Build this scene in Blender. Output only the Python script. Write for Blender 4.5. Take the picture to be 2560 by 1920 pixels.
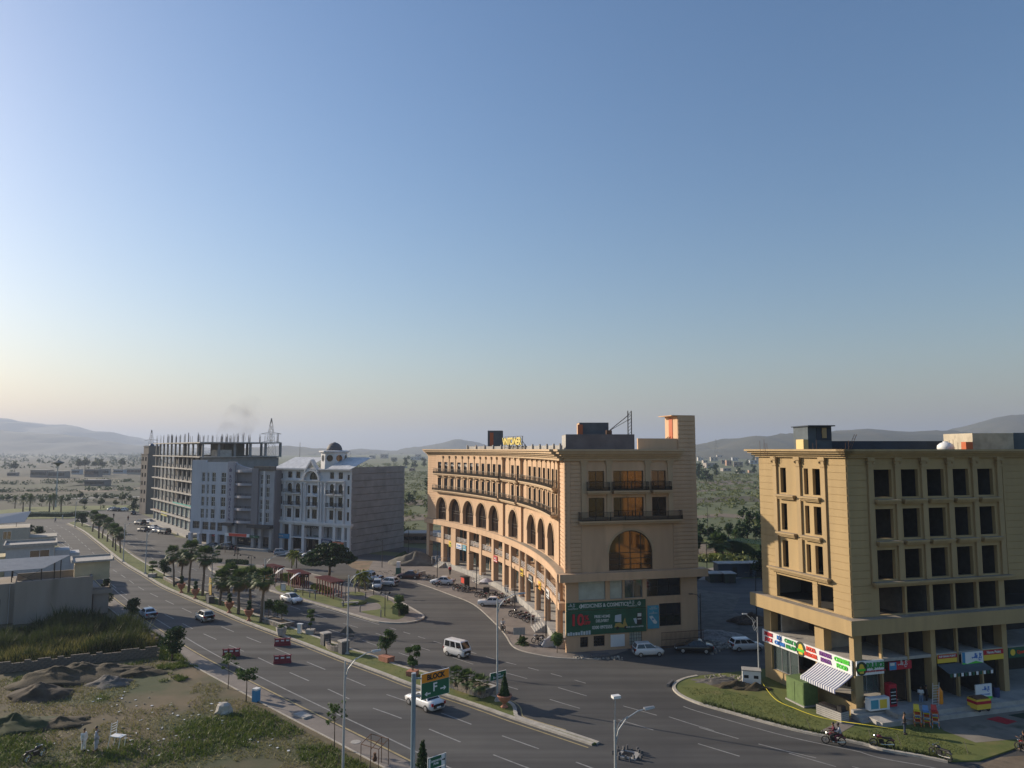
import bpy, math, random
from mathutils import Vector, Matrix, noise as mnoise
R = math.radians
rnd = random.Random(7)
for o in list(bpy.data.objects): bpy.data.objects.remove(o)
scene = bpy.context.scene
COL = scene.collection
# ------------------------------------------------------------------ camera
F = 1800.0; H = 24.0; PT = math.atan(163 / F)          # focal length in photo pixels, eye height, pitch
cam = bpy.data.cameras.new('camera'); camo = bpy.data.objects.new('camera', cam); COL.objects.link(camo)
cam.sensor_width = 36; cam.lens = 36 * F / 2560; cam.clip_end = 60000; cam.clip_start = 0.5
camo.location = (0, 0, H); camo.rotation_euler = (R(90) + PT, 0, 0); scene.camera = camo
# ------------------------------------------------------------------ sky and sun
SUN_AZ = R(64); SUN_EL = R(20)                          # azimuth left of the view axis
SD = Vector((-math.sin(SUN_AZ) * math.cos(SUN_EL), math.cos(SUN_AZ) * math.cos(SUN_EL), math.sin(SUN_EL)))
world = bpy.data.worlds.new('World'); scene.world = world; world.use_nodes = True
wn = world.node_tree.nodes; wl = world.node_tree.links
sky = wn.new('ShaderNodeTexSky'); sky.sky_type = 'NISHITA'; sky.sun_disc = False
sky.sun_elevation = SUN_EL; sky.sun_rotation = -SUN_AZ
sky.altitude = 500; sky.air_density = 1.5; sky.dust_density = 1.6; sky.ozone_density = 4.0
bg = wn['Background']; bg.inputs[1].default_value = 0.1
hs_ = wn.new('ShaderNodeHueSaturation'); hs_.inputs['Saturation'].default_value = 1.12; wl.new(sky.outputs[0], hs_.inputs['Color']); tn = wn.new('ShaderNodeMixRGB'); tn.blend_type = 'MULTIPLY'; tn.inputs[0].default_value = 1; tn.inputs[2].default_value = (1.03, .955, 1.0, 1); wl.new(hs_.outputs[0], tn.inputs[1]); wl.new(tn.outputs[0], bg.inputs[0])
sl = bpy.data.lights.new('sun', 'SUN'); sl.energy = 5.0; sl.angle = R(0.6); sl.color = (1.0, 0.85, 0.66)
slo = bpy.data.objects.new('sun', sl); COL.objects.link(slo); slo.rotation_euler = SD.to_track_quat('Z', 'Y').to_euler()
slo.location = SD * 100
vs = scene.view_settings
scene.display_settings.display_device = 'sRGB'
vs.view_transform = 'Standard'; vs.look = 'None'; vs.exposure = 0.45; vs.gamma = 1.0; vs.use_curve_mapping = False
scene.cycles.max_bounces = 6; scene.cycles.diffuse_bounces = 3; scene.cycles.glossy_bounces = 3
scene.cycles.transmission_bounces = 4; scene.cycles.transparent_max_bounces = 6; scene.cycles.volume_bounces = 1
scene.cycles.use_denoising = True
scene.cycles.caustics_reflective = False; scene.cycles.caustics_refractive = False

def G(x, y, z=0.0):                                     # point at height z seen at photo pixel x, y
    u = x - 1280; v = 960 - y
    dz = F * math.sin(PT) + v * math.cos(PT); t = (z - H) / dz
    return Vector((u * t, (F * math.cos(PT) - v * math.sin(PT)) * t, z))
# ------------------------------------------------------------------ materials
def lin(c): return tuple((x / 255 / 12.92 if x / 255 <= .04045 else ((x / 255 + .055) / 1.055) ** 2.4) for x in c)
MATS = {}
def mat(name, col, rough=.8, var=.0, scale=2.0, metal=0.0, bump=0.0, col2=None, spec=.5, detail=4.0, world=False, wear=None, coat=0.0, streak=False):
    if name in MATS: return MATS[name]
    m = bpy.data.materials.new(name); m.use_nodes = True; nt = m.node_tree; n = nt.nodes; l = nt.links
    b = n['Principled BSDF']; b.inputs['Roughness'].default_value = rough; b.inputs['Metallic'].default_value = metal
    b.inputs['Specular IOR Level'].default_value = spec
    if coat: b.inputs['Coat Weight'].default_value = coat; b.inputs['Coat Roughness'].default_value = .06
    c = (*col[:3], 1)
    b.inputs['Base Color'].default_value = c
    if var or col2:
        if world: tc = n.new('ShaderNodeNewGeometry').outputs['Position']
        else: tc = n.new('ShaderNodeTexCoord').outputs['Object']
        src = tc
        if streak:
            mp = n.new('ShaderNodeMapping'); mp.inputs['Scale'].default_value = (1, 1, .16); l.new(tc, mp.inputs[0]); src = mp.outputs[0]
        ns = n.new('ShaderNodeTexNoise'); ns.inputs['Scale'].default_value = scale; ns.inputs['Detail'].default_value = detail
        ns.inputs['Roughness'].default_value = .62; l.new(src, ns.inputs['Vector'])
        rp = n.new('ShaderNodeValToRGB'); rp.color_ramp.elements[0].position = .3; rp.color_ramp.elements[1].position = .7
        if col2 is None:
            rp.color_ramp.elements[0].color = (*[x * (1 - var) for x in col[:3]], 1); rp.color_ramp.elements[1].color = (*[min(1, x * (1 + var)) for x in col[:3]], 1)
        else:
            rp.color_ramp.elements[0].color = c; rp.color_ramp.elements[1].color = (*col2[:3], 1)
        l.new(ns.outputs[0], rp.inputs[0]); out = rp.outputs[0]
        if wear:                                        # (colour, scale, threshold): dirt patches with a shape of their own
            n2 = n.new('ShaderNodeTexNoise'); n2.inputs['Scale'].default_value = wear[1]; n2.inputs['Detail'].default_value = 6; l.new(src, n2.inputs['Vector'])
            r2 = n.new('ShaderNodeValToRGB'); r2.color_ramp.elements[0].position = wear[2]; r2.color_ramp.elements[1].position = min(1, wear[2] + .16)
            mx = n.new('ShaderNodeMixRGB'); l.new(n2.outputs[0], r2.inputs[0]); l.new(r2.outputs[0], mx.inputs[0]); l.new(out, mx.inputs[1]); mx.inputs[2].default_value = (*wear[0], 1); out = mx.outputs[0]
        l.new(out, b.inputs['Base Color'])
        if bump:
            n3 = n.new('ShaderNodeTexNoise'); n3.inputs['Scale'].default_value = scale * 6; n3.inputs['Detail'].default_value = 5; l.new(tc, n3.inputs['Vector'])
            bp = n.new('ShaderNodeBump'); bp.inputs['Strength'].default_value = bump; bp.inputs['Distance'].default_value = .05
            l.new(n3.outputs[0], bp.inputs['Height']); l.new(bp.outputs[0], b.inputs['Normal'])
    MATS[name] = m; return m
def lane_wear(m, ang, amt=.32):                          # tyre-polished and dusty streaks that run along the carriageway
    nt = m.node_tree; n = nt.nodes; l = nt.links; b = n['Principled BSDF']; src = b.inputs['Base Color'].links[0].from_socket
    g = n.new('ShaderNodeNewGeometry'); mp = n.new('ShaderNodeMapping'); mp.inputs['Rotation'].default_value = (0, 0, -ang); mp.inputs['Scale'].default_value = (.022, .55, 1)
    ns = n.new('ShaderNodeTexNoise'); ns.inputs['Scale'].default_value = 1.0; ns.inputs['Detail'].default_value = 5; rp = n.new('ShaderNodeValToRGB'); rp.color_ramp.elements[0].position = .35; rp.color_ramp.elements[1].position = .68
    rp.color_ramp.elements[0].color = (1 - amt, 1 - amt, 1 - amt, 1); rp.color_ramp.elements[1].color = (1 + amt, 1 + amt, 1 + amt * .9, 1)
    mx = n.new('ShaderNodeMixRGB'); mx.blend_type = 'MULTIPLY'; mx.inputs[0].default_value = 1
    l.new(g.outputs['Position'], mp.inputs[0]); l.new(mp.outputs[0], ns.inputs['Vector']); l.new(ns.outputs[0], rp.inputs[0]); l.new(src, mx.inputs[1]); l.new(rp.outputs[0], mx.inputs[2]); l.new(mx.outputs[0], b.inputs['Base Color'])
def leafmat(name, c1, c2, tr=.25):
    m = mat(name, c1, .6, col2=c2, scale=1.3, spec=.25); nt = m.node_tree; n = nt.nodes; l = nt.links
    b = n['Principled BSDF']; t = n.new('ShaderNodeBsdfTranslucent'); mx = n.new('ShaderNodeMixShader'); mx.inputs[0].default_value = tr
    src = b.inputs['Base Color'].links[0].from_socket; l.new(src, t.inputs[0]); l.new(b.outputs[0], mx.inputs[1]); l.new(t.outputs[0], mx.inputs[2]); l.new(mx.outputs[0], n['Material Output'].inputs[0])
    return m
def glassmat(name, col, rough=.06, spec=.8):
    return mat(name, col, rough, spec=spec)
def clearglass(name, tint, alpha):                       # a real pane: partly see-through, partly mirror
    if name in MATS: return MATS[name]
    m = bpy.data.materials.new(name); m.use_nodes = True; n = m.node_tree.nodes; l = m.node_tree.links
    b = n['Principled BSDF']; b.inputs['Base Color'].default_value = (*tint, 1); b.inputs['Roughness'].default_value = .05; b.inputs['Specular IOR Level'].default_value = .8
    t = n.new('ShaderNodeBsdfTransparent'); t.inputs[0].default_value = (.8, .85, .85, 1); mx = n.new('ShaderNodeMixShader'); mx.inputs[0].default_value = alpha
    l.new(t.outputs[0], mx.inputs[1]); l.new(b.outputs[0], mx.inputs[2]); l.new(mx.outputs[0], n['Material Output'].inputs[0])
    MATS[name] = m; return m

TAN = mat('tan_render', (.545, .365, .228), .85, .14, .35, bump=.05, streak=True, wear=((.42, .285, .18), .45, .60))
TAN2 = mat('tan_render_sand', (.385, .275, .135), .85, .13, .4, bump=.05, streak=True, wear=((.30, .215, .11), .45, .60))
TANTRIM = mat('tan_trim', (.47, .34, .21), .85, .08, .8, streak=True)
TRIM2 = mat('sand_trim', (.375, .27, .14), .85, .12, .8, streak=True)
DUSTY = mat('dusty_ledge', (.30, .25, .19), .95, .25, 1.5)
CONC = mat('bare_concrete', (.225, .228, .232), .95, .16, .5, bump=.1, wear=((.165, .166, .168), .3, .58))
CONCL = mat('light_concrete', (.36, .345, .32), .95, .2, .8, bump=.1, wear=((.2, .19, .18), .5, .6))
DARKIN = mat('dark_interior', (.032, .030, .027), .95, .2, .6)  # near-black colour carries the shade of rooms behind the openings
WHITE = mat('white_paint', (.58, .585, .60), .75, .08, .6, wear=((.42, .43, .45), .5, .62), streak=True)
ROYW = mat('pale_blue_render', (.46, .48, .53), .8, .1, .5, wear=((.33, .34, .37), .4, .6), streak=True)
ROYG = mat('grey_violet_render', (.20, .19, .205), .8, .12, .6, streak=True)
GLASS = glassmat('dark_glass', (.012, .013, .015), .04, 1.0)
GLASSB = glassmat('brown_glass', (.030, .022, .018), .05, .9)
GLASSM = mat('bronze_mirror_glass', (.17, .115, .072), .06, metal=.95)
FROST = mat('frosted_pane', (.42, .45, .40), .35, .15, 1.2)
SHOPG = clearglass('shop_glass', (.10, .13, .13), .55)
BLACKM = mat('black_metal', (.022, .021, .022), .5, metal=.3)
BRONZE = mat('bronze_frame', (.05, .042, .034), .45, metal=.4)
RAILB = mat('balcony_iron', (.13, .115, .09), .6)
STEEL = mat('galvanised_steel', (.33, .34, .36), .45, .1, 3, metal=.6)
POLE = mat('grey_pole_paint', (.42, .44, .45), .45, .1, 2, metal=.2)
BLUEPOLE = mat('blue_grey_pole', (.20, .27, .33), .4, .08, 2, metal=.2)
WHITEM = mat('white_enamel', (.74, .74, .73), .4)
RED = mat('red_enamel', (.30, .022, .035), .45, .1, 3)
BARRED = mat('barrier_red_plastic', (.20, .018, .03), .5, .15, 4)
ORANGE = mat('orange_sheet', (.80, .27, .012), .5)
GREENS = mat('sign_green', (.006, .11, .055), .45)
GREEND = mat('billboard_green', (.008, .085, .045), .55, .25, .8)
WHITES = mat('sign_white', (.72, .73, .73), .5)
BLUES = mat('sign_blue', (.035, .22, .42), .5)
TEAL = mat('sign_teal', (.02, .24, .21), .5)
YELLOW = mat('sign_yellow', (.72, .50, .05), .5)
BLACKP = mat('black_print', (.015, .015, .016), .6)
REDP = mat('red_print', (.42, .012, .03), .5)
REDP2 = mat('scarlet_print', (.62, .05, .02), .5)
PURPLE = mat('purple_print', (.15, .03, .22), .5)
GREENP = mat('green_print', (.02, .26, .06), .5)
LIME = mat('lime_print', (.08, .55, .04), .5)
BLUEP = mat('blue_print', (.02, .17, .55), .5)
TERRA = mat('terracotta', (.38, .16, .10), .8, .25, 4, bump=.2)
STONE = mat('rubble_stone', (.22, .19, .165), .9, .45, 5, bump=.4)
STONED = mat('dark_stone', (.10, .10, .105), .85, .35, 4, bump=.3)
STONEL = mat('stone_coping', (.36, .34, .31), .9, .2, 3)
WOODR = mat('red_brown_timber', (.13, .025, .022), .65, .25, 6)
WOOD = mat('weathered_wood', (.24, .20, .15), .85, .3, 6)
RUST = mat('rusty_iron', (.13, .065, .035), .85, .4, 8)
BRICKW = mat('grey_brick', (.15, .125, .10), .95, .3, 4, bump=.3)
TYRE = mat('tyre_rubber', (.016, .016, .017), .85)
RIM = mat('alloy_rim', (.45, .45, .46), .35, metal=.7)
CHROME = mat('chrome', (.6, .6, .6), .15, metal=1.0)
CARGLASS = glassmat('car_glass', (.012, .015, .018), .05, .8)
HEADL = mat('headlamp_lens', (.55, .58, .6), .1, spec=.8)
TAILL = mat('tail_lamp_lens', (.30, .01, .012), .2)
SKIN = mat('skin', (.24, .125, .075), .55)
HAIR = mat('black_hair', (.012, .010, .009), .6)
TRUNK = mat('bark', (.10, .075, .055), .95, .35, 6, bump=.4)
PALMT = mat('palm_trunk', (.15, .115, .085), .95, .4, 9, bump=.5)
LEAF = leafmat('leaf_green', (.035, .075, .018), (.085, .14, .03))
LEAFD = leafmat('leaf_dark', (.014, .036, .012), (.036, .075, .02))
LEAFY = leafmat('leaf_yellowgreen', (.11, .16, .02), (.24, .24, .035))
LEAFP = leafmat('palm_leaf', (.03, .065, .02), (.09, .125, .035))
LEAFH = leafmat('hazy_leaf', (.04, .065, .028), (.07, .095, .035))
DEADL = leafmat('dead_frond', (.12, .085, .045), (.2, .145, .075))
GRASSB = leafmat('grass_blade', (.055, .10, .018), (.16, .19, .035))
GRASSL = leafmat('lawn_blade', (.075, .105, .022), (.125, .14, .032))
GRASSY = leafmat('dry_grass_blade', (.14, .15, .035), (.30, .25, .08))
GRASSD = leafmat('tall_grass_blade', (.022, .042, .012), (.075, .09, .022))
# ------------------------------------------------------------------ mesh builder
class MB:
    def __init__(s): s.v = []; s.f = []
    def add(s, vs_, fs): b = len(s.v); s.v += [tuple(p) for p in vs_]; s.f += [tuple(i + b for i in f) for f in fs]; return s
    def hexa(s, p):                                     # p: 4 bottom (ccw) + 4 top
        return s.add(p, [(3, 2, 1, 0), (4, 5, 6, 7), (0, 1, 5, 4), (1, 2, 6, 5), (2, 3, 7, 6), (3, 0, 4, 7)])
    def box(s, x0, y0, z0, x1, y1, z1):
        return s.hexa([(x0, y0, z0), (x1, y0, z0), (x1, y1, z0), (x0, y1, z0), (x0, y0, z1), (x1, y0, z1), (x1, y1, z1), (x0, y1, z1)])
    def cbox(s, c, d, rz=0, top=1.0):
        a, b, h = d[0] / 2, d[1] / 2, d[2]; cs, sn = math.cos(rz), math.sin(rz)
        q = lambda x, y, z: (c[0] + x * cs - y * sn, c[1] + x * sn + y * cs, c[2] + z)
        return s.hexa([q(-a, -b, 0), q(a, -b, 0), q(a, b, 0), q(-a, b, 0), q(-a * top, -b * top, h), q(a * top, -b * top, h), q(a * top, b * top, h), q(-a * top, b * top, h)])
    def prism(s, pts, z0, z1):
        n = len(pts); ar = sum(pts[i][0] * pts[(i + 1) % n][1] - pts[(i + 1) % n][0] * pts[i][1] for i in range(n))
        if ar < 0: pts = pts[::-1]
        return s.add([(p[0], p[1], z0) for p in pts] + [(p[0], p[1], z1) for p in pts], [tuple(range(n))[::-1], tuple(range(n, 2 * n))] + [(i, (i + 1) % n, n + (i + 1) % n, n + i) for i in range(n)])
    def sheet(s, pts, z):
        n = len(pts); ar = sum(pts[i][0] * pts[(i + 1) % n][1] - pts[(i + 1) % n][0] * pts[i][1] for i in range(n))
        if ar < 0: pts = pts[::-1]
        return s.add([(p[0], p[1], z) for p in pts], [tuple(range(n))])
    def tube(s, pts, r, n=6, cap=True):
        pts = [Vector(p) for p in pts]; rs = r if isinstance(r, (list, tuple)) else [r] * len(pts); b = len(s.v); up = None
        for i, p in enumerate(pts):
            t = (pts[min(i + 1, len(pts) - 1)] - pts[max(i - 1, 0)])
            t = t.normalized() if t.length > 1e-9 else Vector((0, 0, 1))
            a = t.orthogonal().normalized() if up is None else (up - t * up.dot(t)).normalized()
            up = a; c = t.cross(a)
            for k in range(n):
                w = 2 * math.pi * k / n; s.v.append(tuple(p + (a * math.cos(w) + c * math.sin(w)) * rs[i]))
        for i in range(len(pts) - 1):
            for k in range(n): s.f.append((b + i * n + k, b + i * n + (k + 1) % n, b + (i + 1) * n + (k + 1) % n, b + (i + 1) * n + k))
        if cap: s.f.append(tuple(b + k for k in range(n))[::-1]); s.f.append(tuple(b + (len(pts) - 1) * n + k for k in range(n)))
        return s
    def lathe(s, prof, n=12, c=(0, 0, 0), axis='z', sx=1, sy=1):   # prof: (r, h)
        b = len(s.v)
        for r_, h in prof:
            for k in range(n):
                w = 2 * math.pi * k / n; x, y = r_ * math.cos(w) * sx, r_ * math.sin(w) * sy
                s.v.append((c[0] + x, c[1] + y, c[2] + h) if axis == 'z' else (c[0] + x, c[1] + h, c[2] + y))
        for i in range(len(prof) - 1):
            for k in range(n):
                q = (b + i * n + k, b + i * n + (k + 1) % n, b + (i + 1) * n + (k + 1) % n, b + (i + 1) * n + k); s.f.append(q if axis == 'z' else q[::-1])
        e = tuple(b + k for k in range(n)); t = tuple(b + (len(prof) - 1) * n + k for k in range(n))
        s.f.append(e[::-1] if axis == 'z' else e); s.f.append(t if axis == 'z' else t[::-1]); return s
    def quad(s, a, b, c, d): return s.add([a, b, c, d], [(0, 1, 2, 3)])
    def leaves(s, c, r, n, size, shell=.55, flat=0.0, rg=None):
        rg = rg or rnd
        for i in range(n):
            d = Vector((rg.gauss(0, 1), rg.gauss(0, 1), rg.gauss(0, 1))).normalized(); q = shell + (1 - shell) * rg.random()
            if rg.random() < .25: q *= rg.random()
            p = Vector((c[0] + d.x * r[0] * q, c[1] + d.y * r[1] * q, c[2] + d.z * r[2] * q))
            a = Vector((rg.gauss(0, 1), rg.gauss(0, 1), rg.gauss(0, 1) * (1 - flat))).normalized(); e = a.orthogonal().normalized(); e = (e * math.cos(rg.random() * 6.3) + a.cross(e) * math.sin(rg.random() * 6.3)).normalized()
            w = size * rg.uniform(.6, 1.35); g = e.cross(a).normalized() * w * .5; a = a * w
            s.add([p - a * .5, p + g, p + a * .6, p - g], [(0, 1, 2, 3)])
        return s
    def blades(s, pts, hgt, w, lean=.35, rg=None):
        rg = rg or rnd
        for p in pts:
            a = rg.random() * 6.283; h = hgt * rg.uniform(.5, 1.3); dx, dy = math.cos(a), math.sin(a); lx, ly = rg.gauss(0, lean) * h, rg.gauss(0, lean) * h
            s.add([(p[0] - dx * w, p[1] - dy * w, p[2]), (p[0] + dx * w, p[1] + dy * w, p[2]), (p[0] + lx, p[1] + ly, p[2] + h)], [(0, 1, 2)])
        return s
    def mesh(s, name, m, smooth=False):
        me = bpy.data.meshes.new(name); me.from_pydata(s.v, [], s.f); me.update()
        if m: me.materials.append(m)
        if smooth: me.polygons.foreach_set('use_smooth', [True] * len(me.polygons))
        return me
    def build(s, name, m, parent=None, smooth=False, loc=None, rz=0):
        o = bpy.data.objects.new(name, s.mesh(name, m, smooth)); COL.objects.link(o)
        if parent: o.parent = parent
        if loc is not None: o.location = loc
        if rz: o.rotation_euler = (0, 0, rz)
        return o
def tag(o, label, cat, group=None):
    o['label'] = label; o['category'] = cat
    if group: o['group'] = group
    return o
def kind(o, k): o['kind'] = k; return o
def thing(name, label, cat, loc=(0, 0, 0), rz=0, group=None, scale=1.0):
    o = bpy.data.objects.new(name, None); COL.objects.link(o); o.location = loc; o.rotation_euler = (0, 0, rz)
    o.scale = (scale,) * 3 if not isinstance(scale, (tuple, list)) else scale
    o.empty_display_size = .3
    return tag(o, label, cat, group)
def child(name, me, parent, loc=(0, 0, 0), rz=0, rot=None):
    o = bpy.data.objects.new(name, me); COL.objects.link(o); o.parent = parent; o.location = loc; o.rotation_euler = rot or (0, 0, rz); return o
def inst(proto, name, label, cat, loc, rz=0, group=None, scale=1.0):   # proto: [(part, mesh, [(sub, mesh)...], loc)]
    t = thing(name, label, cat, loc, rz, group, scale)
    for pr in proto:
        c = child(pr[0], pr[1], t, pr[3] if len(pr) > 3 else (0, 0, 0))
        for sn, sm in pr[2]: child(sn, sm, c)
    return t
def struct(o): return kind(o, 'structure')
def smooth(pts, n=6, closed=False):
    P = [Vector((p[0], p[1], p[2] if len(p) > 2 else 0)) for p in pts]; N = len(P); out = []
    for i in range(N if closed else N - 1):
        a = P[(i - 1) % N] if closed or i else P[0] * 2 - P[1]; b = P[i]; c = P[(i + 1) % N]; d = P[(i + 2) % N] if closed or i < N - 2 else P[N - 1] * 2 - P[N - 2]
        for k in range(n):
            t = k / n; out.append(.5 * ((2 * b) + (c - a) * t + (2 * a - 5 * b + 4 * c - d) * t * t + (3 * b - a - 3 * c + d) * t ** 3))
    if not closed: out.append(P[-1])
    return out
def offset(pts, d):                                     # shift a polyline sideways (left positive)
    out = []
    for i, p in enumerate(pts):
        t = (pts[min(i + 1, len(pts) - 1)] - pts[max(i - 1, 0)]); t.z = 0; t.normalize(); out.append(Vector((p.x - t.y * d, p.y + t.x * d, p.z)))
    return out
def ribbon(mb, pts, d0, d1, z0, z1=None):               # strip between two offsets; solid when z1 is given
    a = offset(pts, d0); b = offset(pts, d1)
    for i in range(len(pts) - 1):
        if z1 is None: mb.quad((a[i].x, a[i].y, z0), (a[i + 1].x, a[i + 1].y, z0), (b[i + 1].x, b[i + 1].y, z0), (b[i].x, b[i].y, z0)) if d1 < d0 else mb.quad((b[i].x, b[i].y, z0), (b[i + 1].x, b[i + 1].y, z0), (a[i + 1].x, a[i + 1].y, z0), (a[i].x, a[i].y, z0))
        else:
            l, r_ = (a, b) if d0 > d1 else (b, a)
            mb.hexa([(r_[i].x, r_[i].y, z0), (r_[i + 1].x, r_[i + 1].y, z0), (l[i + 1].x, l[i + 1].y, z0), (l[i].x, l[i].y, z0), (r_[i].x, r_[i].y, z1), (r_[i + 1].x, r_[i + 1].y, z1), (l[i + 1].x, l[i + 1].y, z1), (l[i].x, l[i].y, z1)])
    return mb
def dashes(mb, pts, d, w, on, off, z, phase=0.0):
    pts = offset(pts, d); acc = 0.0; L = []
    for i in range(len(pts)): L.append(acc); acc += (pts[i + 1] - pts[i]).length if i < len(pts) - 1 else 0
    def at(s):
        for i in range(len(pts) - 1):
            if L[i + 1] >= s: t = (s - L[i]) / max(1e-6, L[i + 1] - L[i]); return pts[i].lerp(pts[i + 1], t)
        return pts[-1]
    s = phase
    while s + on < acc: seg = [at(s), at(s + on / 2), at(s + on)]; ribbon(mb, seg, w / 2, -w / 2, z); s += on + off
    return mb
def inside(p, poly):
    c = False; n = len(poly)
    for i in range(n):
        a, b = poly[i], poly[i - 1]
        if (a[1] > p[1]) != (b[1] > p[1]) and p[0] < (b[0] - a[0]) * (p[1] - a[1]) / (b[1] - a[1]) + a[0]: c = not c
    return c
def scatter(poly, n, z=0.0, rg=None):
    rg = rg or rnd; x0 = min(p[0] for p in poly); x1 = max(p[0] for p in poly); y0 = min(p[1] for p in poly); y1 = max(p[1] for p in poly); out = []; k = 0
    while len(out) < n and k < n * 30:
        k += 1; p = (rg.uniform(x0, x1), rg.uniform(y0, y1), z)
        if inside(p, poly): out.append(p)
    return out
_txt = {}
def textmesh(s, size, ext=.01, align='CENTER', bold=0.0, xs=1.0):
    k = (s, size, ext, align, bold, xs)
    if k in _txt: return _txt[k].copy()
    cu = bpy.data.curves.new('t', 'FONT'); cu.body = s; cu.size = size; cu.extrude = ext; cu.align_x = align; cu.align_y = 'CENTER'; cu.offset = bold; cu.resolution_u = 3; cu.space_line = .8
    o = bpy.data.objects.new('t', cu); COL.objects.link(o); bpy.context.view_layer.update()
    me = bpy.data.meshes.new_from_object(o.evaluated_get(bpy.context.evaluated_depsgraph_get())); bpy.data.objects.remove(o)
    if xs != 1.0: me.transform(Matrix.Diagonal((xs, 1, 1, 1)))
    me.transform(Matrix.Rotation(R(90), 4, 'X')); _txt[k] = me; return me
def lettering(s, size, m, parent, x, z, y=-.012, align='CENTER', bold=0.0, xs=1.0, ext=.01, name='lettering', shear=0):
    me = textmesh(s, size, ext, align, bold, xs); me.materials.clear(); me.materials.append(m); return child(name, me, parent, (x, y, z))
# mapped facade pieces: m(x, off, z) -> point; off grows outward
def hexm(mb, m, xa, xb, o0, o1, z0a, z1a, z0b=None, z1b=None):
    z0b = z0a if z0b is None else z0b; z1b = z1a if z1b is None else z1b
    return mb.hexa([m(xa, o1, z0a), m(xb, o1, z0b), m(xb, o0, z0b), m(xa, o0, z0a), m(xa, o1, z1a), m(xb, o1, z1b), m(xb, o0, z1b), m(xa, o0, z1a)])
def archz(x, x0, x1, z0, z1):
    r = (x1 - x0) / 2; q = max(0, 1 - ((x - (x0 + x1) / 2) / r) ** 2); rise = min(r, z1 - z0); return z1 - rise + rise * math.sqrt(q)
def wall(mb, m, x0, x1, z0, z1, o0, o1, holes=(), step=None):
    xs = {x0, x1}
    for h in holes:
        xs |= {h[0], h[1]}
        if len(h) > 4:
            for k in range(1, 12): xs.add((h[0] + h[1]) / 2 - (h[1] - h[0]) / 2 * math.cos(math.pi * k / 12))
    if step:
        n = int((x1 - x0) / step)
        for k in range(1, n): xs.add(x0 + (x1 - x0) * k / n)
    xs = sorted(x for x in xs if x0 <= x <= x1); xs = [x for i, x in enumerate(xs) if i == 0 or x - xs[i - 1] > 1e-4]
    for a, b in zip(xs[:-1], xs[1:]):
        c = (a + b) / 2; hs = sorted([h for h in holes if h[0] < c < h[1]], key=lambda h: h[2]); za = zb = z0
        for h in hs:
            if h[2] > za + 1e-4: hexm(mb, m, a, b, o0, o1, za, h[2], zb, h[2])
            za, zb = (archz(a, *h[:4]), archz(b, *h[:4])) if len(h) > 4 else (h[3], h[3])
        hexm(mb, m, a, b, o0, o1, za, z1, zb, z1)
    return mb
def window(m, h, off, parent, fm, gm, cols=2, rows=1, fw=.07, arch=False, name='window', sub='pane', transom=None):
    x0, x1, z0, z1 = h[:4]; fr = MB(); pn = MB(); zt = z1 - min((x1 - x0) / 2, z1 - z0) if arch else z1
    hexm(fr, m, x0, x1, off - .05, off + .03, z0, z0 + fw)
    if arch:
        N = 12; q = [(x0 + x1) / 2 - (x1 - x0) / 2 * math.cos(math.pi * k / N) for k in range(N + 1)]
        for a, b in zip(q[:-1], q[1:]):
            za, zb = archz(a, x0, x1, z0, z1), archz(b, x0, x1, z0, z1); hexm(fr, m, a, b, off - .05, off + .03, za - fw * 1.6, za, zb - fw * 1.6, zb); hexm(pn, m, a, b, off - .04, off - .01, z0, za - .02, z0, zb - .02)
        hexm(fr, m, x0, x1, off - .05, off + .03, zt - fw / 2, zt + fw / 2)
    else:
        hexm(fr, m, x0, x1, off - .05, off + .03, z1 - fw, z1); hexm(pn, m, x0 + .01, x1 - .01, off - .04, off - .01, z0 + .01, z1 - .01)
    for k in range(cols + 1):
        x = x0 + (x1 - x0 - fw) * k / cols; top = min(archz(x + fw / 2, x0, x1, z0, z1), z1) if arch else z1
        if arch and k in (0, cols): top = zt
        hexm(fr, m, x, x + fw, off - .049, off + .029, z0 + fw, top - fw * .9)
    zr = [z0 + (zt - z0) * k / rows for k in range(1, rows)] + ([transom] if transom else [])
    for z in zr: hexm(fr, m, x0 + fw, x1 - fw, off - .048, off + .028, z - fw / 2, z + fw / 2)
    f = fr.build(name, fm, parent); pn.build(sub, gm, f); return f
def railing(m, x0, x1, off, z0, h, parent, mt, step=None, bar=.14, bulge=0.0, ends=0.0, rails=None, posts=1.6, name='railing', t=.02):
    mb = MB(); n = max(1, int((x1 - x0) / (step or (x1 - x0)))); q = [x0 + (x1 - x0) * k / n for k in range(n + 1)]
    for a, b in zip(q[:-1], q[1:]):
        for zz in (rails or [0.06, h]): hexm(mb, m, a, b, off - .03, off + .03, z0 + zz - .025, z0 + zz + .025)
    if bar:
        k = int((x1 - x0) / bar)
        for i in range(k + 1):
            x = x0 + (x1 - x0 - t) * i / k
            if bulge: hexm(mb, m, x, x + t, off - .01, off + .01 + bulge, z0, z0 + h * .45); hexm(mb, m, x, x + t, off - .01, off + .015, z0 + h * .45, z0 + h)
            else: hexm(mb, m, x, x + t, off - .01, off + .01, z0, z0 + h)
    k = max(1, int((x1 - x0) / posts))
    for i in range(k + 1):
        x = x0 + (x1 - x0 - .06) * i / k; hexm(mb, m, x, x + .06, off - .035, off + .035, z0, z0 + h)
    if ends:
        for x in (x0, x1 - .05):
            for zz in (rails or [0.06, h]): hexm(mb, m, x, x + .05, off - ends, off, z0 + zz - .03, z0 + zz + .03)
            for i in range(int(ends / .16)): hexm(mb, m, x, x + .03, off - ends + .16 * i, off - ends + .16 * i + .03, z0, z0 + h)
    return mb.build(name, mt, parent)
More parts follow.
